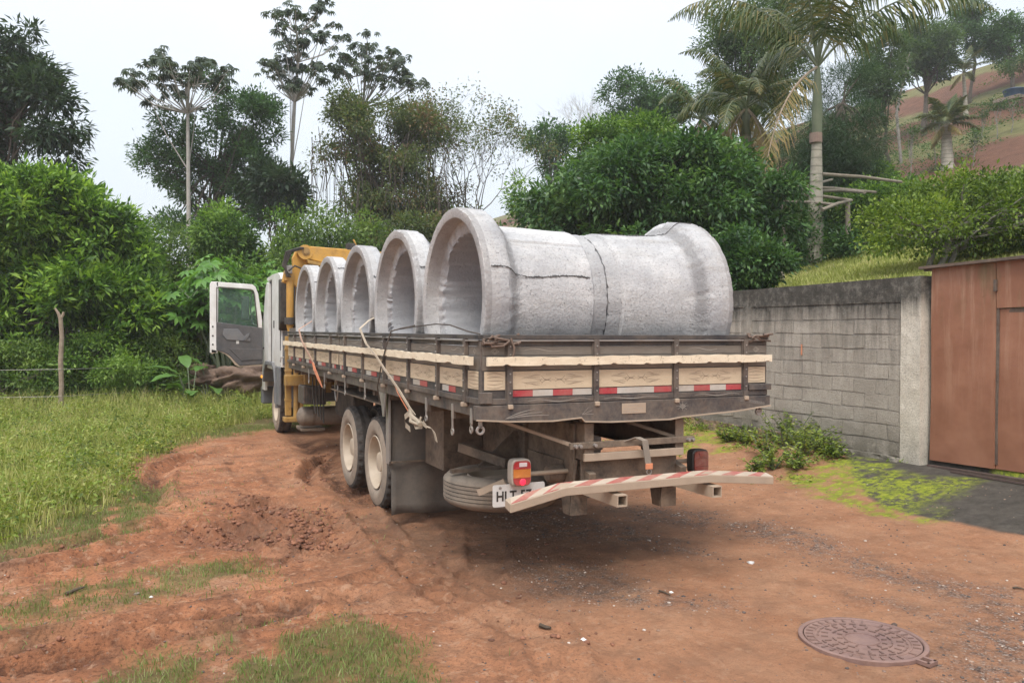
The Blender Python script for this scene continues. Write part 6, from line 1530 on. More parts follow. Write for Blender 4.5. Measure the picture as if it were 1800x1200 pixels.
cecropia('tallest cecropia tree, in the middle, its crown reaching the top of the photo', 512, 38,
         cloud(rg, [(500, 30, 26, 26, 9), (550, 22, 32, 20, 7), (525, 70, 32, 18, 7), (580, 60, 28, 14, 5), (520, 120, 44, 22, 12), (490, 118, 28, 20, 5), (545, 135, 34, 18, 7), (515, 155, 30, 18, 6), (518, 92, 22, 12, 3)]) + [(596, 68), (604, 70), (470, 125), (483, 15), (566, 8)],
         [(505, 640), (508, 400), (512, 300), (518, 180), (524, 110), (522, 60)], 102)
cecropia('cecropia tree behind the brown vine-hung tree, rightmost of the three', 640, 40,
         cloud(rg, [(600, 105, 22, 16, 6), (640, 85, 20, 18, 6), (625, 125, 34, 12, 6), (665, 110, 22, 16, 6), (700, 105, 22, 14, 6), (690, 140, 34, 16, 8), (720, 150, 18, 10, 4), (655, 150, 26, 12, 4), (590, 120, 18, 10, 3)]) + [(735, 152), (742, 150), (648, 68)],
         [(648, 650), (645, 420), (640, 260), (637, 190), (644, 130)], 103, .10)
# ---- left mid-distance trees
px_tree('broadleaf_tree', 'dark large-leaved tree cut by the left edge of the photo', 'tree', 0, 28,
        [(-10, 130, 75, 60, 0, 1.6), (60, 190, 55, 40, 0, 1.2), (95, 225, 42, 22, 0, .8), (-60, 210, 90, 90, 0, 2), (70, 255, 65, 36, 0, 1.2), (30, 85, 35, 38, 0, .8), (-10, 300, 90, 50, 0, 1.5), (110, 288, 22, 12, 0, .5)],
        60, n_twigs=2100, per=10, twig_r=.34, ll=.30, lw=.28, mat='dark_leaf', trunk_r=.22, seed=120, shell=.3, droop=.5, gap=.08, cr=.6, clumps=120, nbr=60, stem_top=.7)
px_tree('feathery_tree', 'feathery dark green tree behind the leftmost cecropia', 'tree', 400, 37,
        [(360, 250, 80, 45, 0, 2), (430, 200, 55, 45, 0, 1.8), (300, 300, 55, 40, 0, 1.6), (370, 340, 85, 45, 0, 2), (460, 230, 30, 45, 0, 1.4), (430, 310, 60, 50, 0, 2), (360, 395, 80, 30, 0, 1.6), (385, 165, 30, 25, 0, 1), (280, 360, 32, 25, 0, 1), (470, 360, 45, 35, 0, 1.2)],
        150, n_twigs=2700, per=13, twig_r=.36, ll=.19, lw=.40, mat='mid_leaf', trunk_r=.17, seed=121, shell=.25, droop=.1, gap=.02, cr=.55, clumps=150, nbr=90, stem_top=.7)
px_tree('cecropia_sapling', 'young dark tree between the feathery tree and the tallest cecropia', 'tree', 470, 36,
        [(490, 330, 36, 28, 0, 1), (455, 320, 25, 20, 0, .8), (505, 350, 28, 18, 0, .8)], 300, n_twigs=500, per=10, twig_r=.4, ll=.34, lw=.3, mat='dark_leaf', trunk_r=.07, seed=122, shell=.2, gap=.1, nbr=25)
px_tree('vine_hung_tree', 'brownish tree smothered in dry vines behind the crane', 'tree', 660, 34,
        [(640, 230, 90, 50, 0, 2), (600, 200, 45, 35, 0, 1.4), (720, 250, 60, 60, 0, 1.8), (690, 330, 70, 60, 0, 2), (740, 330, 50, 60, 0, 1.6), (655, 390, 60, 45, 0, 1.5), (570, 260, 40, 50, 0, 1.2)],
        190, n_twigs=2400, per=12, twig_r=.36, ll=.16, lw=.45, mat='brown_leaf', trunk_r=.13, seed=123, shell=.25, droop=.5, gap=.03, cr=.6, clumps=150, trunks=4, nbr=110, stem_top=.75)
px_tree('vine_hung_tree', 'reddish-tinged half bare tree at the right of the vine-hung clump', 'tree', 770, 36,
        [(760, 250, 40, 40, 0, 1.2), (735, 210, 40, 25, 0, 1.2), (790, 350, 45, 40, 0, 1.2), (760, 390, 60, 30, 0, 1.2)],
        200, n_twigs=1100, per=9, twig_r=.36, ll=.14, lw=.42, mat='vine_dry', trunk_r=.09, seed=124, shell=.2, droop=.6, gap=.1, trunks=2, nbr=50, stem_top=.75)
# hanging dry vines in the clump
rg = np.random.default_rng(44); mb = MB(); vb = foot(640, 33)
for k in range(110):
    px = rg.uniform(545, 790); y0 = rg.uniform(220, 340); y1 = y0 + rg.uniform(60, 190); dd = 33.5 + rg.normal(0, 1)
    mb.tube([tuple(at(px, y0, dd)), tuple(at(px + rg.normal(0, 6), (y0 + y1) / 2, dd)), tuple(at(px + rg.normal(0, 8), min(y1, 470), dd))], rg.uniform(.006, .018), 4, cap=False)
mb.build('hanging_vines', 'bark_dark', None, origin=tuple(vb), kind='stuff', label='dry vines hanging in the brown tree clump')
def bare_tree(label, px, d, top_py, spread_px, seed, mat='bark_grey', leafy=None, lr=.05):
    rg = np.random.default_rng(seed); b = foot(px, d); e = empty('bare_tree', tuple(b), label, 'tree'); mb = MB(); H_ = zat(top_py, d) - b[2]; R_ = spread_px * d / F; tips = []
    def br(p, dr, ln, r, lev):
        q = p + dr * ln; m_ = (p + q) / 2 + rg.normal(0, .05 * ln, 3); tube_arrays(mb, [tuple(p), tuple(m_), tuple(q)], r, r * .65, 5 if r > .02 else 3)
        if lev == 0: tips.append(q); return
        for k in range(3 if lev > 2 else int(rg.integers(2, 4))):
            nd = unit(dr + rg.normal(0, .42, 3) + np.array([0, 0, .10])); br(q, nd, ln * rg.uniform(.66, .84), r * .6, lev - 1)
    tr = H_ * .42
    tube_arrays(mb, [(0, 0, -.2), (.1, 0, tr * .5), (0, .1, tr)], .10, .08, 7)
    for k in range(4):
        a = 2 * PI * k / 4 + rg.random(); br(np.array([0, .1, tr]), unit(np.array([math.cos(a) * R_ / H_ * 1.7, math.sin(a) * R_ / H_ * 1.7, 1])), H_ * .19, .045, 5)
    tm = mb.mesh('branches', mat, (0, 0, 0), True); o = bpy.data.objects.new('branches', tm); COL.objects.link(o); o.parent = e
    if leafy:
        tp = np.array(tips); n = len(tp) * leafy; p = np.repeat(tp, leafy, 0) + rg.normal(0, .16, (n, 3)); V, Fc = leaf_arrays(p, rg.normal(size=(n, 3)), np.full(n, lr * 2.2), np.full(n, lr), rng=rg)
        me = npmesh('crown', V, Fc); me.materials.append(MATS['brown_leaf']); o = bpy.data.objects.new('crown', me); COL.objects.link(o); o.parent = e
bare_tree('thin half bare tree standing against the sky left of the largest pipe', 825, 38, 205, 75, 130, 'bark_dark', 7, .07)
bare_tree('leafless pale tree against the sky behind the dark rounded tree', 1035, 48, 175, 50, 131, 'bark_pale')
# understory right behind truck, left part
und = [(230, 27, 470, 75, 55, 'bush_mid', 'green shrub mass under the sky gap at the left'), (300, 28, 440, 60, 45, 'undergrowth_leaf', 'shrub at the foot of the leftmost cecropia'), (390, 27, 420, 34, 48, 'bush_mid', 'rounded creeper-covered stump under the feathery tree'), (470, 28, 430, 75, 55, 'bush_mid', 'light green shrub left of the crane'), (560, 27, 430, 75, 60, 'undergrowth_leaf', 'shrub directly behind the crane boom'),
       (640, 29, 440, 70, 60, 'undergrowth_leaf', 'dark shrub behind the middle pipes'), (720, 30, 440, 70, 60, 'brown_leaf', 'brownish shrub behind the second pipe'), (800, 31, 430, 60, 55, 'brown_leaf', 'brownish shrub left of the first pipe mouth'), (870, 33, 450, 70, 55, 'undergrowth_leaf', 'shrub behind the first pipe'), (150, 25, 450, 90, 70, 'bush_mid', 'shrub behind the bright bush'), (420, 24, 520, 70, 60, 'bush_mid', 'shrub behind the papaya-like plants'), (520, 26, 520, 60, 80, 'undergrowth_leaf', 'shrub behind the cab roof'), (10, 24, 500, 150, 90, 'bush_mid', 'shrub behind the bright bush at the far left')]
for i, (px, d, py, rx, rz, mt, lb) in enumerate(und):
    px_tree('shrub', lb, 'shrub', px, d, [(px, py, rx, rz, 0, 1.6), (px + rx * .5, py + rz * .8, rx * .8, rz, .3, 1.5), (px - rx * .5, py + rz * .8, rx * .8, rz, .3, 1.5), (px, py + rz * 1.7, rx, rz, .2, 1.6)], py - rz * .5,
            n_twigs=1500, per=11, twig_r=.3, ll=.15, lw=.42, mat=mt, trunk_r=.05, seed=140 + i, shell=.45, trunks=3, nbr=16, group='shrubs behind the truck')
# tall grass-like wisp of vine sticking up at the left of the bush
# ---- right: the dense dark tree behind the pipes
px_tree('dense_tree', 'wide dense dark green tree right behind the concrete pipes', 'tree', 1120, 19.5,
        [(1130, 350, 125, 72, 0, 2.2), (1030, 360, 85, 58, 0, 1.8), (1220, 365, 105, 72, 0, 2.0), (960, 385, 55, 40, 0, 1.2), (1305, 365, 50, 55, 0, 1.4), (1310, 430, 60, 60, 0, 1.3), (1200, 295, 70, 34, 0, 1.4), (1100, 305, 60, 36, 0, 1.4), (1120, 430, 170, 70, 0, 2), (920, 405, 32, 30, 0, .9), (1285, 312, 42, 28, 0, 1)],
        250, n_twigs=6600, per=12, twig_r=.26, ll=.16, lw=.40, mat='mango_leaf', trunk_r=.18, seed=150, shell=.5, droop=.45, gap=.13, nbr=50, stem_top=.5)
px_tree('dense_shrub', 'dark shrub between the rightmost pipe and the palm trunk', 'shrub', 1330, 15.5,
        [(1310, 450, 55, 50, 0, 1), (1350, 440, 38, 36, .2, .8), (1290, 480, 50, 40, 0, .8)],
        400, n_twigs=1500, per=12, twig_r=.2, ll=.10, lw=.45, mat='mango_leaf', trunk_r=.04, seed=151, trunks=3, nbr=16, shell=.5)
px_tree('round_tree', 'bright green round bush rising left of the dense dark tree', 'tree', 985, 24,
        [(1010, 300, 50, 35, 0, 1.2), (960, 345, 50, 35, 0, 1.2), (1060, 265, 45, 35, 0, 1.2), (1130, 250, 50, 30, 0, 1.2)],
        270, n_twigs=1300, per=11, twig_r=.3, ll=.13, lw=.45, mat='bush_mid', trunk_r=.08, seed=152, nbr=20)
px_tree('background_tree', 'small dark loose-crowned tree against the sky right of the sky gap', 'tree', 972, 46,
        [(970, 245, 32, 18, 0, 1), (985, 280, 28, 25, 0, .9), (945, 250, 14, 10, 0, .5)], 230, n_twigs=420, per=10, twig_r=.42, ll=.24, lw=.4, mat='mid_leaf', trunk_r=.10, seed=153, shell=.2, gap=.12, nbr=24)
px_tree('background_tree', 'dark rounded tree against the sky above the dense dark tree', 'tree', 1125, 46,
        [(1115, 175, 52, 38, 0, 1.8), (1170, 185, 40, 32, 0, 1.5), (1090, 150, 26, 18, 0, 1), (1140, 205, 60, 30, 0, 1.6)], 140, n_twigs=1500, per=10, twig_r=.4, ll=.2, lw=.42, mat='mid_leaf', trunk_r=.16, seed=154, shell=.3, gap=.14, nbr=40)
px_tree('background_tree', 'tall blue green tree left behind the main palm crown', 'tree', 1310, 38,
        [(1310, 110, 60, 50, 0, 2.2), (1290, 55, 45, 38, 0, 1.8), (1350, 60, 50, 50, 0, 1.8), (1370, 130, 45, 50, 0, 1.6), (1275, 165, 35, 25, 0, 1.2), (1330, 180, 60, 40, 0, 1.8), (1390, 30, 40, 35, 0, 1.4)], 30, n_twigs=3000, per=10, twig_r=.36, ll=.18, lw=.42, mat='far_leaf', trunk_r=.2, seed=155, shell=.35, gap=.16, nbr=50)
px_tree('background_tree', 'grey green tree on the hilltop with a bare pale branch below it', 'tree', 1622, 58,
        [(1625, 85, 40, 34, 0, 2.0), (1595, 105, 22, 26, 0, 1.4), (1648, 110, 20, 24, 0, 1.2), (1620, 58, 30, 14, 0, 1.2)], 40, n_twigs=1500, per=10, twig_r=.5, ll=.26, lw=.42, mat='far_leaf', trunk_r=.2, seed=156, shell=.3, gap=.16, nbr=40)
px_tree('background_tree', 'tiered dark tree on the hilltop left of the blue water tank', 'tree', 1700, 62,
        [(1715, 70, 34, 16, 0, 1.6), (1700, 45, 30, 13, 0, 1.2), (1725, 22, 22, 9, 0, 1), (1690, 15, 14, 6, 0, .8)], 5, n_twigs=800, per=10, twig_r=.4, ll=.24, lw=.4, mat='mid_leaf', trunk_r=.13, seed=157, shell=.2, gap=.1, nbr=40, stem_top=.9)
px_tree('background_tree', 'rounded dark tree above the blue water tank', 'tree', 1775, 60,
        [(1770, 75, 34, 32, 0, 1.8), (1800, 60, 34, 32, 0, 1.8), (1760, 48, 22, 14, 0, 1)], 40, n_twigs=1100, per=10, twig_r=.45, ll=.24, lw=.42, mat='mid_leaf', trunk_r=.16, seed=158, shell=.3, gap=.12, nbr=30)
px_tree('background_tree', 'flat-topped pale green tree at the right edge above the slope', 'tree', 1800, 52,
        [(1800, 110, 46, 12, 0, 1.8), (1850, 100, 50, 14, 0, 1.6)], 100, n_twigs=700, per=10, twig_r=.4, ll=.18, lw=.4, mat='far_leaf', trunk_r=.1, seed=159, shell=.3, nbr=24)
px_tree('background_tree', 'light green tree behind the main palm, right of its trunk', 'tree', 1555, 46,
        [(1550, 100, 32, 36, 0, 1.4), (1530, 150, 30, 30, 0, 1.4), (1558, 150, 20, 26, 0, 1)], 80, n_twigs=1100, per=10, twig_r=.4, ll=.2, lw=.42, mat='far_leaf', trunk_r=.12, seed=160, shell=.3, gap=.15, nbr=26)
# weeping pine-like tree
px_tree('pine_tree', 'dark drooping pine behind the main palm trunk', 'tree', 1478, 29,
        [(1480, 190, 55, 40, 0, 1.4), (1470, 250, 80, 45, 0, 1.8), (1470, 310, 62, 45, 0, 1.5), (1430, 300, 60, 50, 0, 1.5), (1490, 150, 35, 30, 0, 1.0), (1510, 235, 28, 36, 0, 1.0)],
        140, n_twigs=3300, per=14, twig_r=.32, ll=.26, lw=.07, mat='pine_leaf', trunk_r=.13, seed=161, shell=.25, droop=.15, gap=.1, nbr=80, stem_top=.85)
# citrus tree in front
px_tree('citrus_tree', 'lime green spreading tree just above the gate', 'tree', 1640, 14.6,
        [(1690, 375, 105, 40, 0, 1.3), (1600, 395, 60, 32, -.2, .9), (1780, 395, 85, 46, 0, 1.4), (1670, 338, 60, 20, 0, .9), (1745, 338, 65, 20, 0, 1), (1850, 380, 75, 55, 0, 1.4), (1560, 400, 34, 22, -.2, .6), (1690, 410, 90, 30, .3, 1)],
        320, n_twigs=2500, per=11, twig_r=.2, ll=.085, lw=.48, mat='citrus_leaf', trunk_r=.06, seed=162, shell=.35, gap=.2, trunks=3, nbr=90, stem_top=.45, bark='bark_grey', droop=.1)
for i, (px, d, py, rx, rz, mt, lb) in enumerate([(1550, 23, 352, 42, 26, 'bush_mid', 'green shrub behind the pergola'), (1560, 20, 430, 70, 28, 'mango_leaf', 'low dark shrub between the palm and the citrus tree'), (1480, 24, 400, 60, 60, 'mango_leaf', 'dark shrub behind the pergola posts'), (1400, 25, 380, 60, 60, 'undergrowth_leaf', 'dark shrub left of the palm trunk'), (1520, 30, 318, 36, 14, 'bush_mid', 'shrub row on the lower slope')]):
    px_tree('shrub', lb, 'shrub', px, d, [(px, py, rx, rz, 0, 1.2), (px + rx * .5, py + rz * .6, rx * .7, rz * .8, .2, 1.1), (px - rx * .5, py + rz * .6, rx * .7, rz * .8, .2, 1.1)], py - rz * .5,
            n_twigs=1100, per=11, twig_r=.26, ll=.12, lw=.44, mat=mt, trunk_r=.04, seed=170 + i, shell=.45, trunks=3, nbr=14, group='shrubs on the bank')
# ---- palms
def frond_arrays(rg, c, az, el, L_, n=46, lf=.5, droop=1.3, wl=.035, hang=.5):
    """feather frond: arching midrib, leaflets on both sides"""
    V = []; pts = []; d = np.array([math.cos(az) * math.cos(el), math.sin(az) * math.cos(el), math.sin(el)]); p = np.array(c, float); st = L_ / n
    side = np.array([-math.sin(az), math.cos(az), 0.0])
    for i in range(n + 1):
        pts.append(p.copy()); t = i / n; d = unit(d + np.array([0, 0, -droop * st / L_ * (.5 + 1.2 * t)])); p = p + d * st
        if i > n * .14:
            ln = lf * math.sin(PI * min(1, .18 + .8 * t)) * rg.uniform(.8, 1.1)
            for s_ in (-1, 1):
                for q in range(2):
                    dr = unit(side * s_ * rg.uniform(.6, 1) + d * .55 + np.array([0, 0, rg.uniform(-hang, .25 - .3 * hang)]))
                    tip = p + dr * ln * .6 + np.array([0, 0, -.05 * ln]); tip2 = tip + unit(dr + np.array([0, 0, -1.1 * hang - .2])) * ln * .45
                    w_ = d * wl / 2
                    V += [p - w_, tip - w_, tip + w_, p + w_, tip - w_, tip2, tip2 + w_ * .2, tip + w_]
    return np.array(V), pts
def palm(label, px, base_py, d, crown_py, n_fronds, L_, seed, el0=1.35, el1=.2, r0=.22, r1=.13, shaft=1.2, old=4, lf=.55, boot=True, name='palm_tree', group=None, trunk_px=None, hang=.5, droop=1.5):
    rg = np.random.default_rng(seed); b = at(px, base_py, d) if base_py else foot(px, d); b = np.array([b[0], b[1], gz(b[0], b[1])]); c = at(trunk_px or px, crown_py, d) - b
    e = empty(name, tuple(b), label, 'palm tree', group); mb = MB(); Hh = c[2] - shaft
    zs = np.linspace(-.2, Hh, 16)
    rr = [r0 * (1.25 if z < .25 else 1) * (1 - (1 - r1 / r0) * max(0, min(1, (z - Hh * .3) / (Hh * .7)))) for z in zs]
    mb.tube([(c[0] * z / Hh, c[1] * z / Hh, z) for z in zs], rr, 18); tm = mb.mesh('trunk', 'palm_bark', (0, 0, 0), True); o = bpy.data.objects.new('trunk', tm); COL.objects.link(o); o.parent = e
    if shaft > .3:
        mb = MB(); mb.tube([(c[0], c[1], Hh), (c[0], c[1], Hh + shaft * .3), (c[0], c[1], Hh + shaft * .8), (c[0], c[1], Hh + shaft)], [r1 * 1.02, r1 * 1.15, r1 * .8, r1 * .5], 14); tm = mb.mesh('crown_shaft', 'palm_shaft', (0, 0, 0), True); o = bpy.data.objects.new('crown_shaft', tm); COL.objects.link(o); o.parent = e
    for k in range(n_fronds + old):
        dead = k >= n_fronds
        az = 2 * PI * (k * .382) + rg.normal(0, .15); el = (el0 - (el0 - el1) * (k / n_fronds)) if not dead else rg.uniform(-.9, -.2)
        V, pts = frond_arrays(rg, c, az, el, L_ * rg.uniform(.85, 1.05) * (.8 if dead else 1), lf=lf, droop=droop if not dead else droop * .9, hang=hang if not dead else 1.2)
        me = npmesh('frond', V.reshape(-1, 3), np.arange(len(V)).reshape(-1, 4)); me.materials.append(MATS['palm_old' if dead else 'palm_leaf'])
        o = bpy.data.objects.new('frond', me); COL.objects.link(o); o.parent = e; ORIG[o.name] = Vector(b)
        rb = MB(); tube_arrays(rb, [tuple(q) for q in pts[::5]], .035 if L_ > 2 else .02, .006, 5); tm = rb.mesh('midrib', 'palm_shaft' if not dead else 'weathered_pole', (0, 0, 0), True); o2 = bpy.data.objects.new('midrib', tm); COL.objects.link(o2); o2.parent = o
        if dead: o['label'] = 'yellowing drooping frond'
    return e, b
pe, pbase = palm('tall royal palm with a ringed pale trunk standing behind the block wall', 1432, 458, 20.5, 118, 12, 5.0, 200, 1.5, .72, .195, .115, 1.7, 1, .95, trunk_px=1437, hang=1.35, droop=1.75)
# creeper at its foot
rg = np.random.default_rng(201); n = 1500; a = rg.uniform(0, 2 * PI, n); zz = rg.random(n) ** 1.3 * 1.5; rr = .20 + .05 * rg.random(n)
p = np.stack([pbase[0] + np.cos(a) * rr, pbase[1] + np.sin(a) * rr, pbase[2] + zz], 1); dl = np.stack([np.cos(a), np.sin(a), rg.normal(0, .6, n)], 1)
me = leaves('creeper', p[zz * 0 + rg.random(n) < 1 - zz * .35], dl[:len(p)][:int((rg.random(n) < 2).sum())][:len(p)][:0] if False else dl[:1].repeat(1, 0), .07, .045, 'mango_leaf') if False else leaves('creeper', p, dl, .075, .05, 'mango_leaf')
link('creeper', me, None, label='dark creeper climbing the foot of the royal palm', cat='creeper')
mb = MB().lathe([(-.12, .150), (.12, .148), (.12, .152), (-.12, .154)], tuple(at(1434, 243, 20.5)), (0, 0, 1), 16, closed=True); o = mb.build('red_band', 'faded_red', pe, label='faded red band round the trunk')
palm('lower palm with yellowing fronds left of the royal palm, over the dense tree', 1312, None, 24, 190, 13, 2.8, 210, 1.35, .2, .16, .12, .8, 5, .6, hang=.6, droop=2.0)
palm('small palm crown left of the yellowing palm', 1232, None, 27, 210, 10, 2.3, 211, 1.35, .2, .13, .10, .4, 4, .5, hang=.6, droop=2.0)
palm('short bushy palm on the red slope', 1663, None, 42, 218, 14, 1.9, 212, 1.35, .2, .28, .2, .1, 4, .5, hang=.3, droop=1.1)
palm('young palm on the hilltop against the sky', 1694, None, 58, 128, 9, 2.2, 213, 1.35, .2, .14, .1, .2, 1, .5, hang=.3, droop=1.0)
# ---- things on the slope
for i, (px, py, d, lb) in enumerate([(1708, 240, 40, 'young yellow green sapling on the lower terrace right of the short palm'), (1598, 232, 42, 'young sapling on the red slope left of the short palm'), (1640, 205, 44, 'sapling near the top of the red slope'), (1748, 176, 46, 'sapling on the upper slope left of the tank'), (1775, 178, 46, 'sapling on the upper slope below the tank'), (1722, 190, 48, 'low sapling between the short palm and the tank')]):
    b = foot(px, d); tz = zat(py, d)
    tree('sapling', lb, 'sapling', b, tz, [(0, 0, max(tz, b[2] + .8), .4, .4, .3), (.3, 0, max(tz, b[2] + .8) - .4, .3, .3, .25)], 45, 8, .16, .13, .5, 'far_leaf', 'bark_grey', .03, 220 + i, shell=.3, nbr=8, group='saplings on the red slope')
us_, vs_ = [], []
rg = np.random.default_rng(230)
for _ in range(1500):
    d = rg.uniform(26, 66); px = rg.uniform(1380, 1860); q = at(px, 580, d)
    if q[0] > 9 and (fbm(np.array([q[0]]), np.array([q[1]]), .14, 3, 88)[0] > .04): us_.append(q[0]); vs_.append(q[1])
us_, vs_ = np.array(us_), np.array(vs_)
p, dd_, l = weed_cluster(us_, vs_, .08 + .3 * rg.random(len(us_)), .6, 30, .14)
link('slope_scrub', leaves('slope_scrub', p, dd_, l, l * .45, 'far_leaf'), kind='stuff', label='low green scrub covering parts of the red slope')
# bare pale branch
b = foot(1582, 50); mb = MB(); mb.tube([tuple(at(1580, 178, 50)), tuple(at(1586, 150, 50)), tuple(at(1590, 120, 50)), tuple(at(1600, 92, 50))], [.08, .07, .05, .03], 6); mb.tube([tuple(at(1588, 140, 50)), tuple(at(1596, 120, 50)), tuple(at(1594, 100, 50))], [.06, .05, .03], 6)
mb.tube([(b[0], b[1], b[2] - .3), tuple(at(1576, 200, 50)), tuple(at(1580, 178, 50))], [.10, .09, .08], 6)
mb.build('dead_trunk', 'bark_grey', None, origin=tuple(b), smooth=True, label='bare pale leaning trunk below the hilltop tree', cat='dead tree')
# blue water tank
b = foot(1785, 56); c = at(1784, 140, 56); c[2] = b[2] + .38; tk = empty('water_tank', (c[0], c[1], b[2]), 'blue water tank on the hilltop at the right edge', 'water tank')
mb = MB().lathe([(-.35, .001), (-.35, .60), (.15, .72), (.18, .75), (.21, .73), (.32, .4), (.34, .001)], tuple(c), (0, 0, 1), 28); mb.build('tank', 'tank_blue', tk, smooth=True)
mb = MB().box(c[0] - .9, c[0] + .9, c[1] - .9, c[1] + .9, b[2] - .2, c[2] - .36); mb.build('stand', 'stone_grey', tk)
# pergola of round poles
b = foot(1490, 24); pg = empty('pergola', tuple(b), 'rough pergola of grey poles behind the royal palm', 'pergola')
def pole(a, c_, r=.055): MB().tube([tuple(a), tuple((np.array(a) + np.array(c_)) / 2 + np.array([0, 0, .03])), tuple(c_)], [r, r * .92, r * .85], 7).build('pole', 'grey_pole', pg, smooth=True)
def foot_at(px, d): q = foot(px, d); return q
for px, d, py in ((1490, 20.5, 355), (1567, 20.0, 405), (1376, 21, 355), (1374, 17.5, 455)):
    f_ = foot_at(px, d); pole((f_[0], f_[1], f_[2] - .2), tuple(at(px, py, d)), .07 if py < 400 else .06)
for a, c_ in (((1446, 306, 20), (1585, 320, 20)), ((1395, 328, 22), (1540, 338, 22)), ((1380, 340, 20.8), (1497, 352, 20.6)), ((1376, 355, 21), (1470, 360, 20)), ((1392, 338, 21), (1462, 316, 24)), ((1445, 369, 19.6), (1497, 352, 20.6)), ((1446, 336, 22), (1520, 338, 19))):
    pole(at(*a), at(*c_), .045)
# weeds at the foot of the wall: single plants
for i, (px, py, h, lb) in enumerate([(1378, 790, .55, 'tallest leafy weed at the foot of the block wall'), (1345, 795, .42, 'leafy weed left of the tallest one by the wall'), (1415, 800, .42, 'leafy weed right of the tallest one by the wall'), (1450, 800, .36, 'leafy weed by the curved footing of the wall'), (1335, 812, .22, 'small leafy weed in front of the wall weeds at the left'), (1400, 812, .26, 'small leafy weed in front of the wall weeds in the middle'), (1250, 752, .4, 'leafy weed by the wall seen under the truck tail'), (1215, 748, .42, 'leafy weed by the wall right behind the chassis'), (400, 700, .55, 'leafy weed in front of the boulders under the open door'), (345, 705, .6, 'leafy weed in front of the boulders left of the open door'), (440, 702, .5, 'leafy weed in the grass close to the front wheel'), (1280, 775, .25, 'small leafy weed under the right end of the tail'), (1360, 808, .32, 'low leafy weed at the front of the clump by the wall'), (1430, 792, .5, 'tall thin weed against the wall blocks right of the tallest one'), (1470, 806, .26, 'low weed at the right end of the clump by the wall'), (1395, 785, .5, 'leafy weed close behind the tallest one at the wall'), (1310, 780, .3, 'weed at the left end of the clump by the wall')]):
    q = G(px, py, .22); b = (q[0], q[1], gz(q[0], q[1])); rg = np.random.default_rng(240 + i)
    e = empty('leafy_weed', b, lb, 'weed', 'weeds by the block wall' if px > 600 else 'weeds by the boulders'); mb = MB(); P_ = []; D_ = []
    for s_ in range(15):
        a = rg.uniform(0, 2 * PI); tip = np.array([math.cos(a) * (.12 + h * .8) * rg.random(), math.sin(a) * (.12 + h * .8) * rg.random(), h * rg.uniform(.35, 1.1)]); mb.tube([(0, 0, -.02), tuple(tip * .6 + np.array([0, 0, .03])), tuple(tip)], [.008, .006, .003], 5)
        for k in range(22):
            t_ = rg.uniform(.25, 1); an = rg.uniform(0, 2 * PI); P_.append(tip * t_ + rg.normal(0, .012, 3)); D_.append((math.cos(an), math.sin(an), rg.uniform(-.3, .5)))
    n = len(P_); V, Fc = leaf_arrays(np.array(P_), np.array(D_), rg.uniform(.035, .085, n), rg.uniform(.02, .045, n), rng=rg); me = npmesh('foliage', V, Fc); me.materials.append(MATS['weed_leaf'])
    o = bpy.data.objects.new('foliage', me); COL.objects.link(o); o.parent = e; tm = mb.mesh('stems', 'palm_shaft'); o = bpy.data.objects.new('stems', tm); COL.objects.link(o); o.parent = e
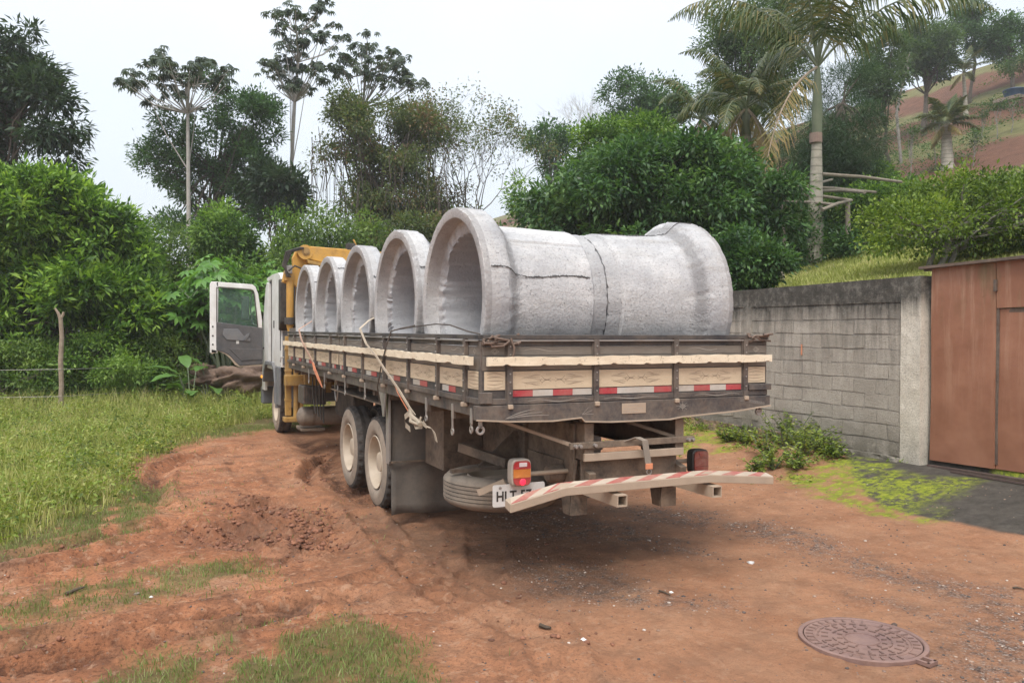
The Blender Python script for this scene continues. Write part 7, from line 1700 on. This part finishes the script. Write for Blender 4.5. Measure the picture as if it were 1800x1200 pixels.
# ================================================================ small things lying about
def small_stone(px, py, r, lb, mat='stone_grey', flat=.5, z=0.0):
    q = G(px, py, z); h = gz(q[0], q[1]); rock('stone', (q[0], q[1], h + r * flat * .3), (r, r * .8, r * flat), int(px), lb, mat)
small_stone(1026, 1133, .018, 'single white pebble on the soil left of the manhole', 'litter_white')
small_stone(1180, 1040, .016, 'white pebble on the dark gravel patch', 'litter_white')
small_stone(240, 1046, .022, 'pale grey stone on the mid strip of turf', 'stone_grey')
small_stone(265, 1052, .014, 'small pale stone beside the grey stone on the turf', 'litter_white')
small_stone(1320, 988, .03, 'pale stone on the gravel behind the manhole', 'litter_white', .4)
small_stone(1572, 1098, .022, 'dark stone behind the manhole', 'iron_dark')
small_stone(104, 968, .014, 'small pale stone near the left grass edge', 'litter_white')
small_stone(398, 1102, .014, 'pale pebble on the wheel track', 'litter_white')
small_stone(1635, 1172, .018, 'yellowish pebble next to the manhole hinge', 'stone_grey')
def stick(px0, py0, px1, py1, r, lb):
    a = G(px0, py0); c = G(px1, py1); m_ = (a + c) / 2; pts = [(q[0], q[1], gz(q[0], q[1]) + r + .006) for q in (a, m_ + np.array([.01, .015, 0]), c)]
    MB().tube(pts, [r, r * .9, r * .6], 6).build('stick', 'twig_brown', None, origin=pts[0], label=lb, cat='stick')
stick(115, 1046, 150, 1036, .012, 'short dark stick lying on the mid strip of turf')
stick(1158, 1040, 1178, 1047, .008, 'short dark twig beside a white pebble on the gravel')
stick(1780, 1036, 1800, 1040, .008, 'twig at the right edge of the track')
stick(948, 1110, 968, 1113, .014, 'dark stick on the wheel mark at the bottom middle')
for i, (px, py, lb) in enumerate([(228, 716, 'scrap of white plastic in the grass behind the field edge'), (105, 745, 'scrap of white plastic at the foot of the fence post')]):
    q = G(px, py, .15 if i == 0 else .02); mb = MB(); rg = np.random.default_rng(i); pts = [(q[0] + rg.normal(0, .08), q[1] + rg.normal(0, .06), q[2] + .05 + rg.normal(0, .03)) for _ in range(8)]
    mb.add(pts, [(0, 1, 2), (1, 2, 3), (2, 3, 4), (3, 4, 5), (4, 5, 6), (5, 6, 7)]); mb.build('plastic_scrap', 'litter_white', None, origin=tuple(q), label=lb, cat='litter')
# ================================================================ the damp air
hz_m = bpy.data.materials.new('damp_air'); hz_m.use_nodes = True; t_ = hz_m.node_tree; t_.nodes.clear()
pv = t_.nodes.new('ShaderNodeVolumePrincipled'); pv.inputs['Color'].default_value = (.93, .96, 1.0, 1); pv.inputs['Density'].default_value = HAZE; pv.inputs['Anisotropy'].default_value = 0.2
ou = t_.nodes.new('ShaderNodeOutputMaterial'); t_.links.new(pv.outputs[0], ou.inputs['Volume'])
mb = MB().box(-290, 290, -290, 290, -4, 60); hz_o = mb.build('haze', hz_m, None, kind='stuff')
S.cycles.volume_bounces = 1; S.cycles.volume_step_rate = 4
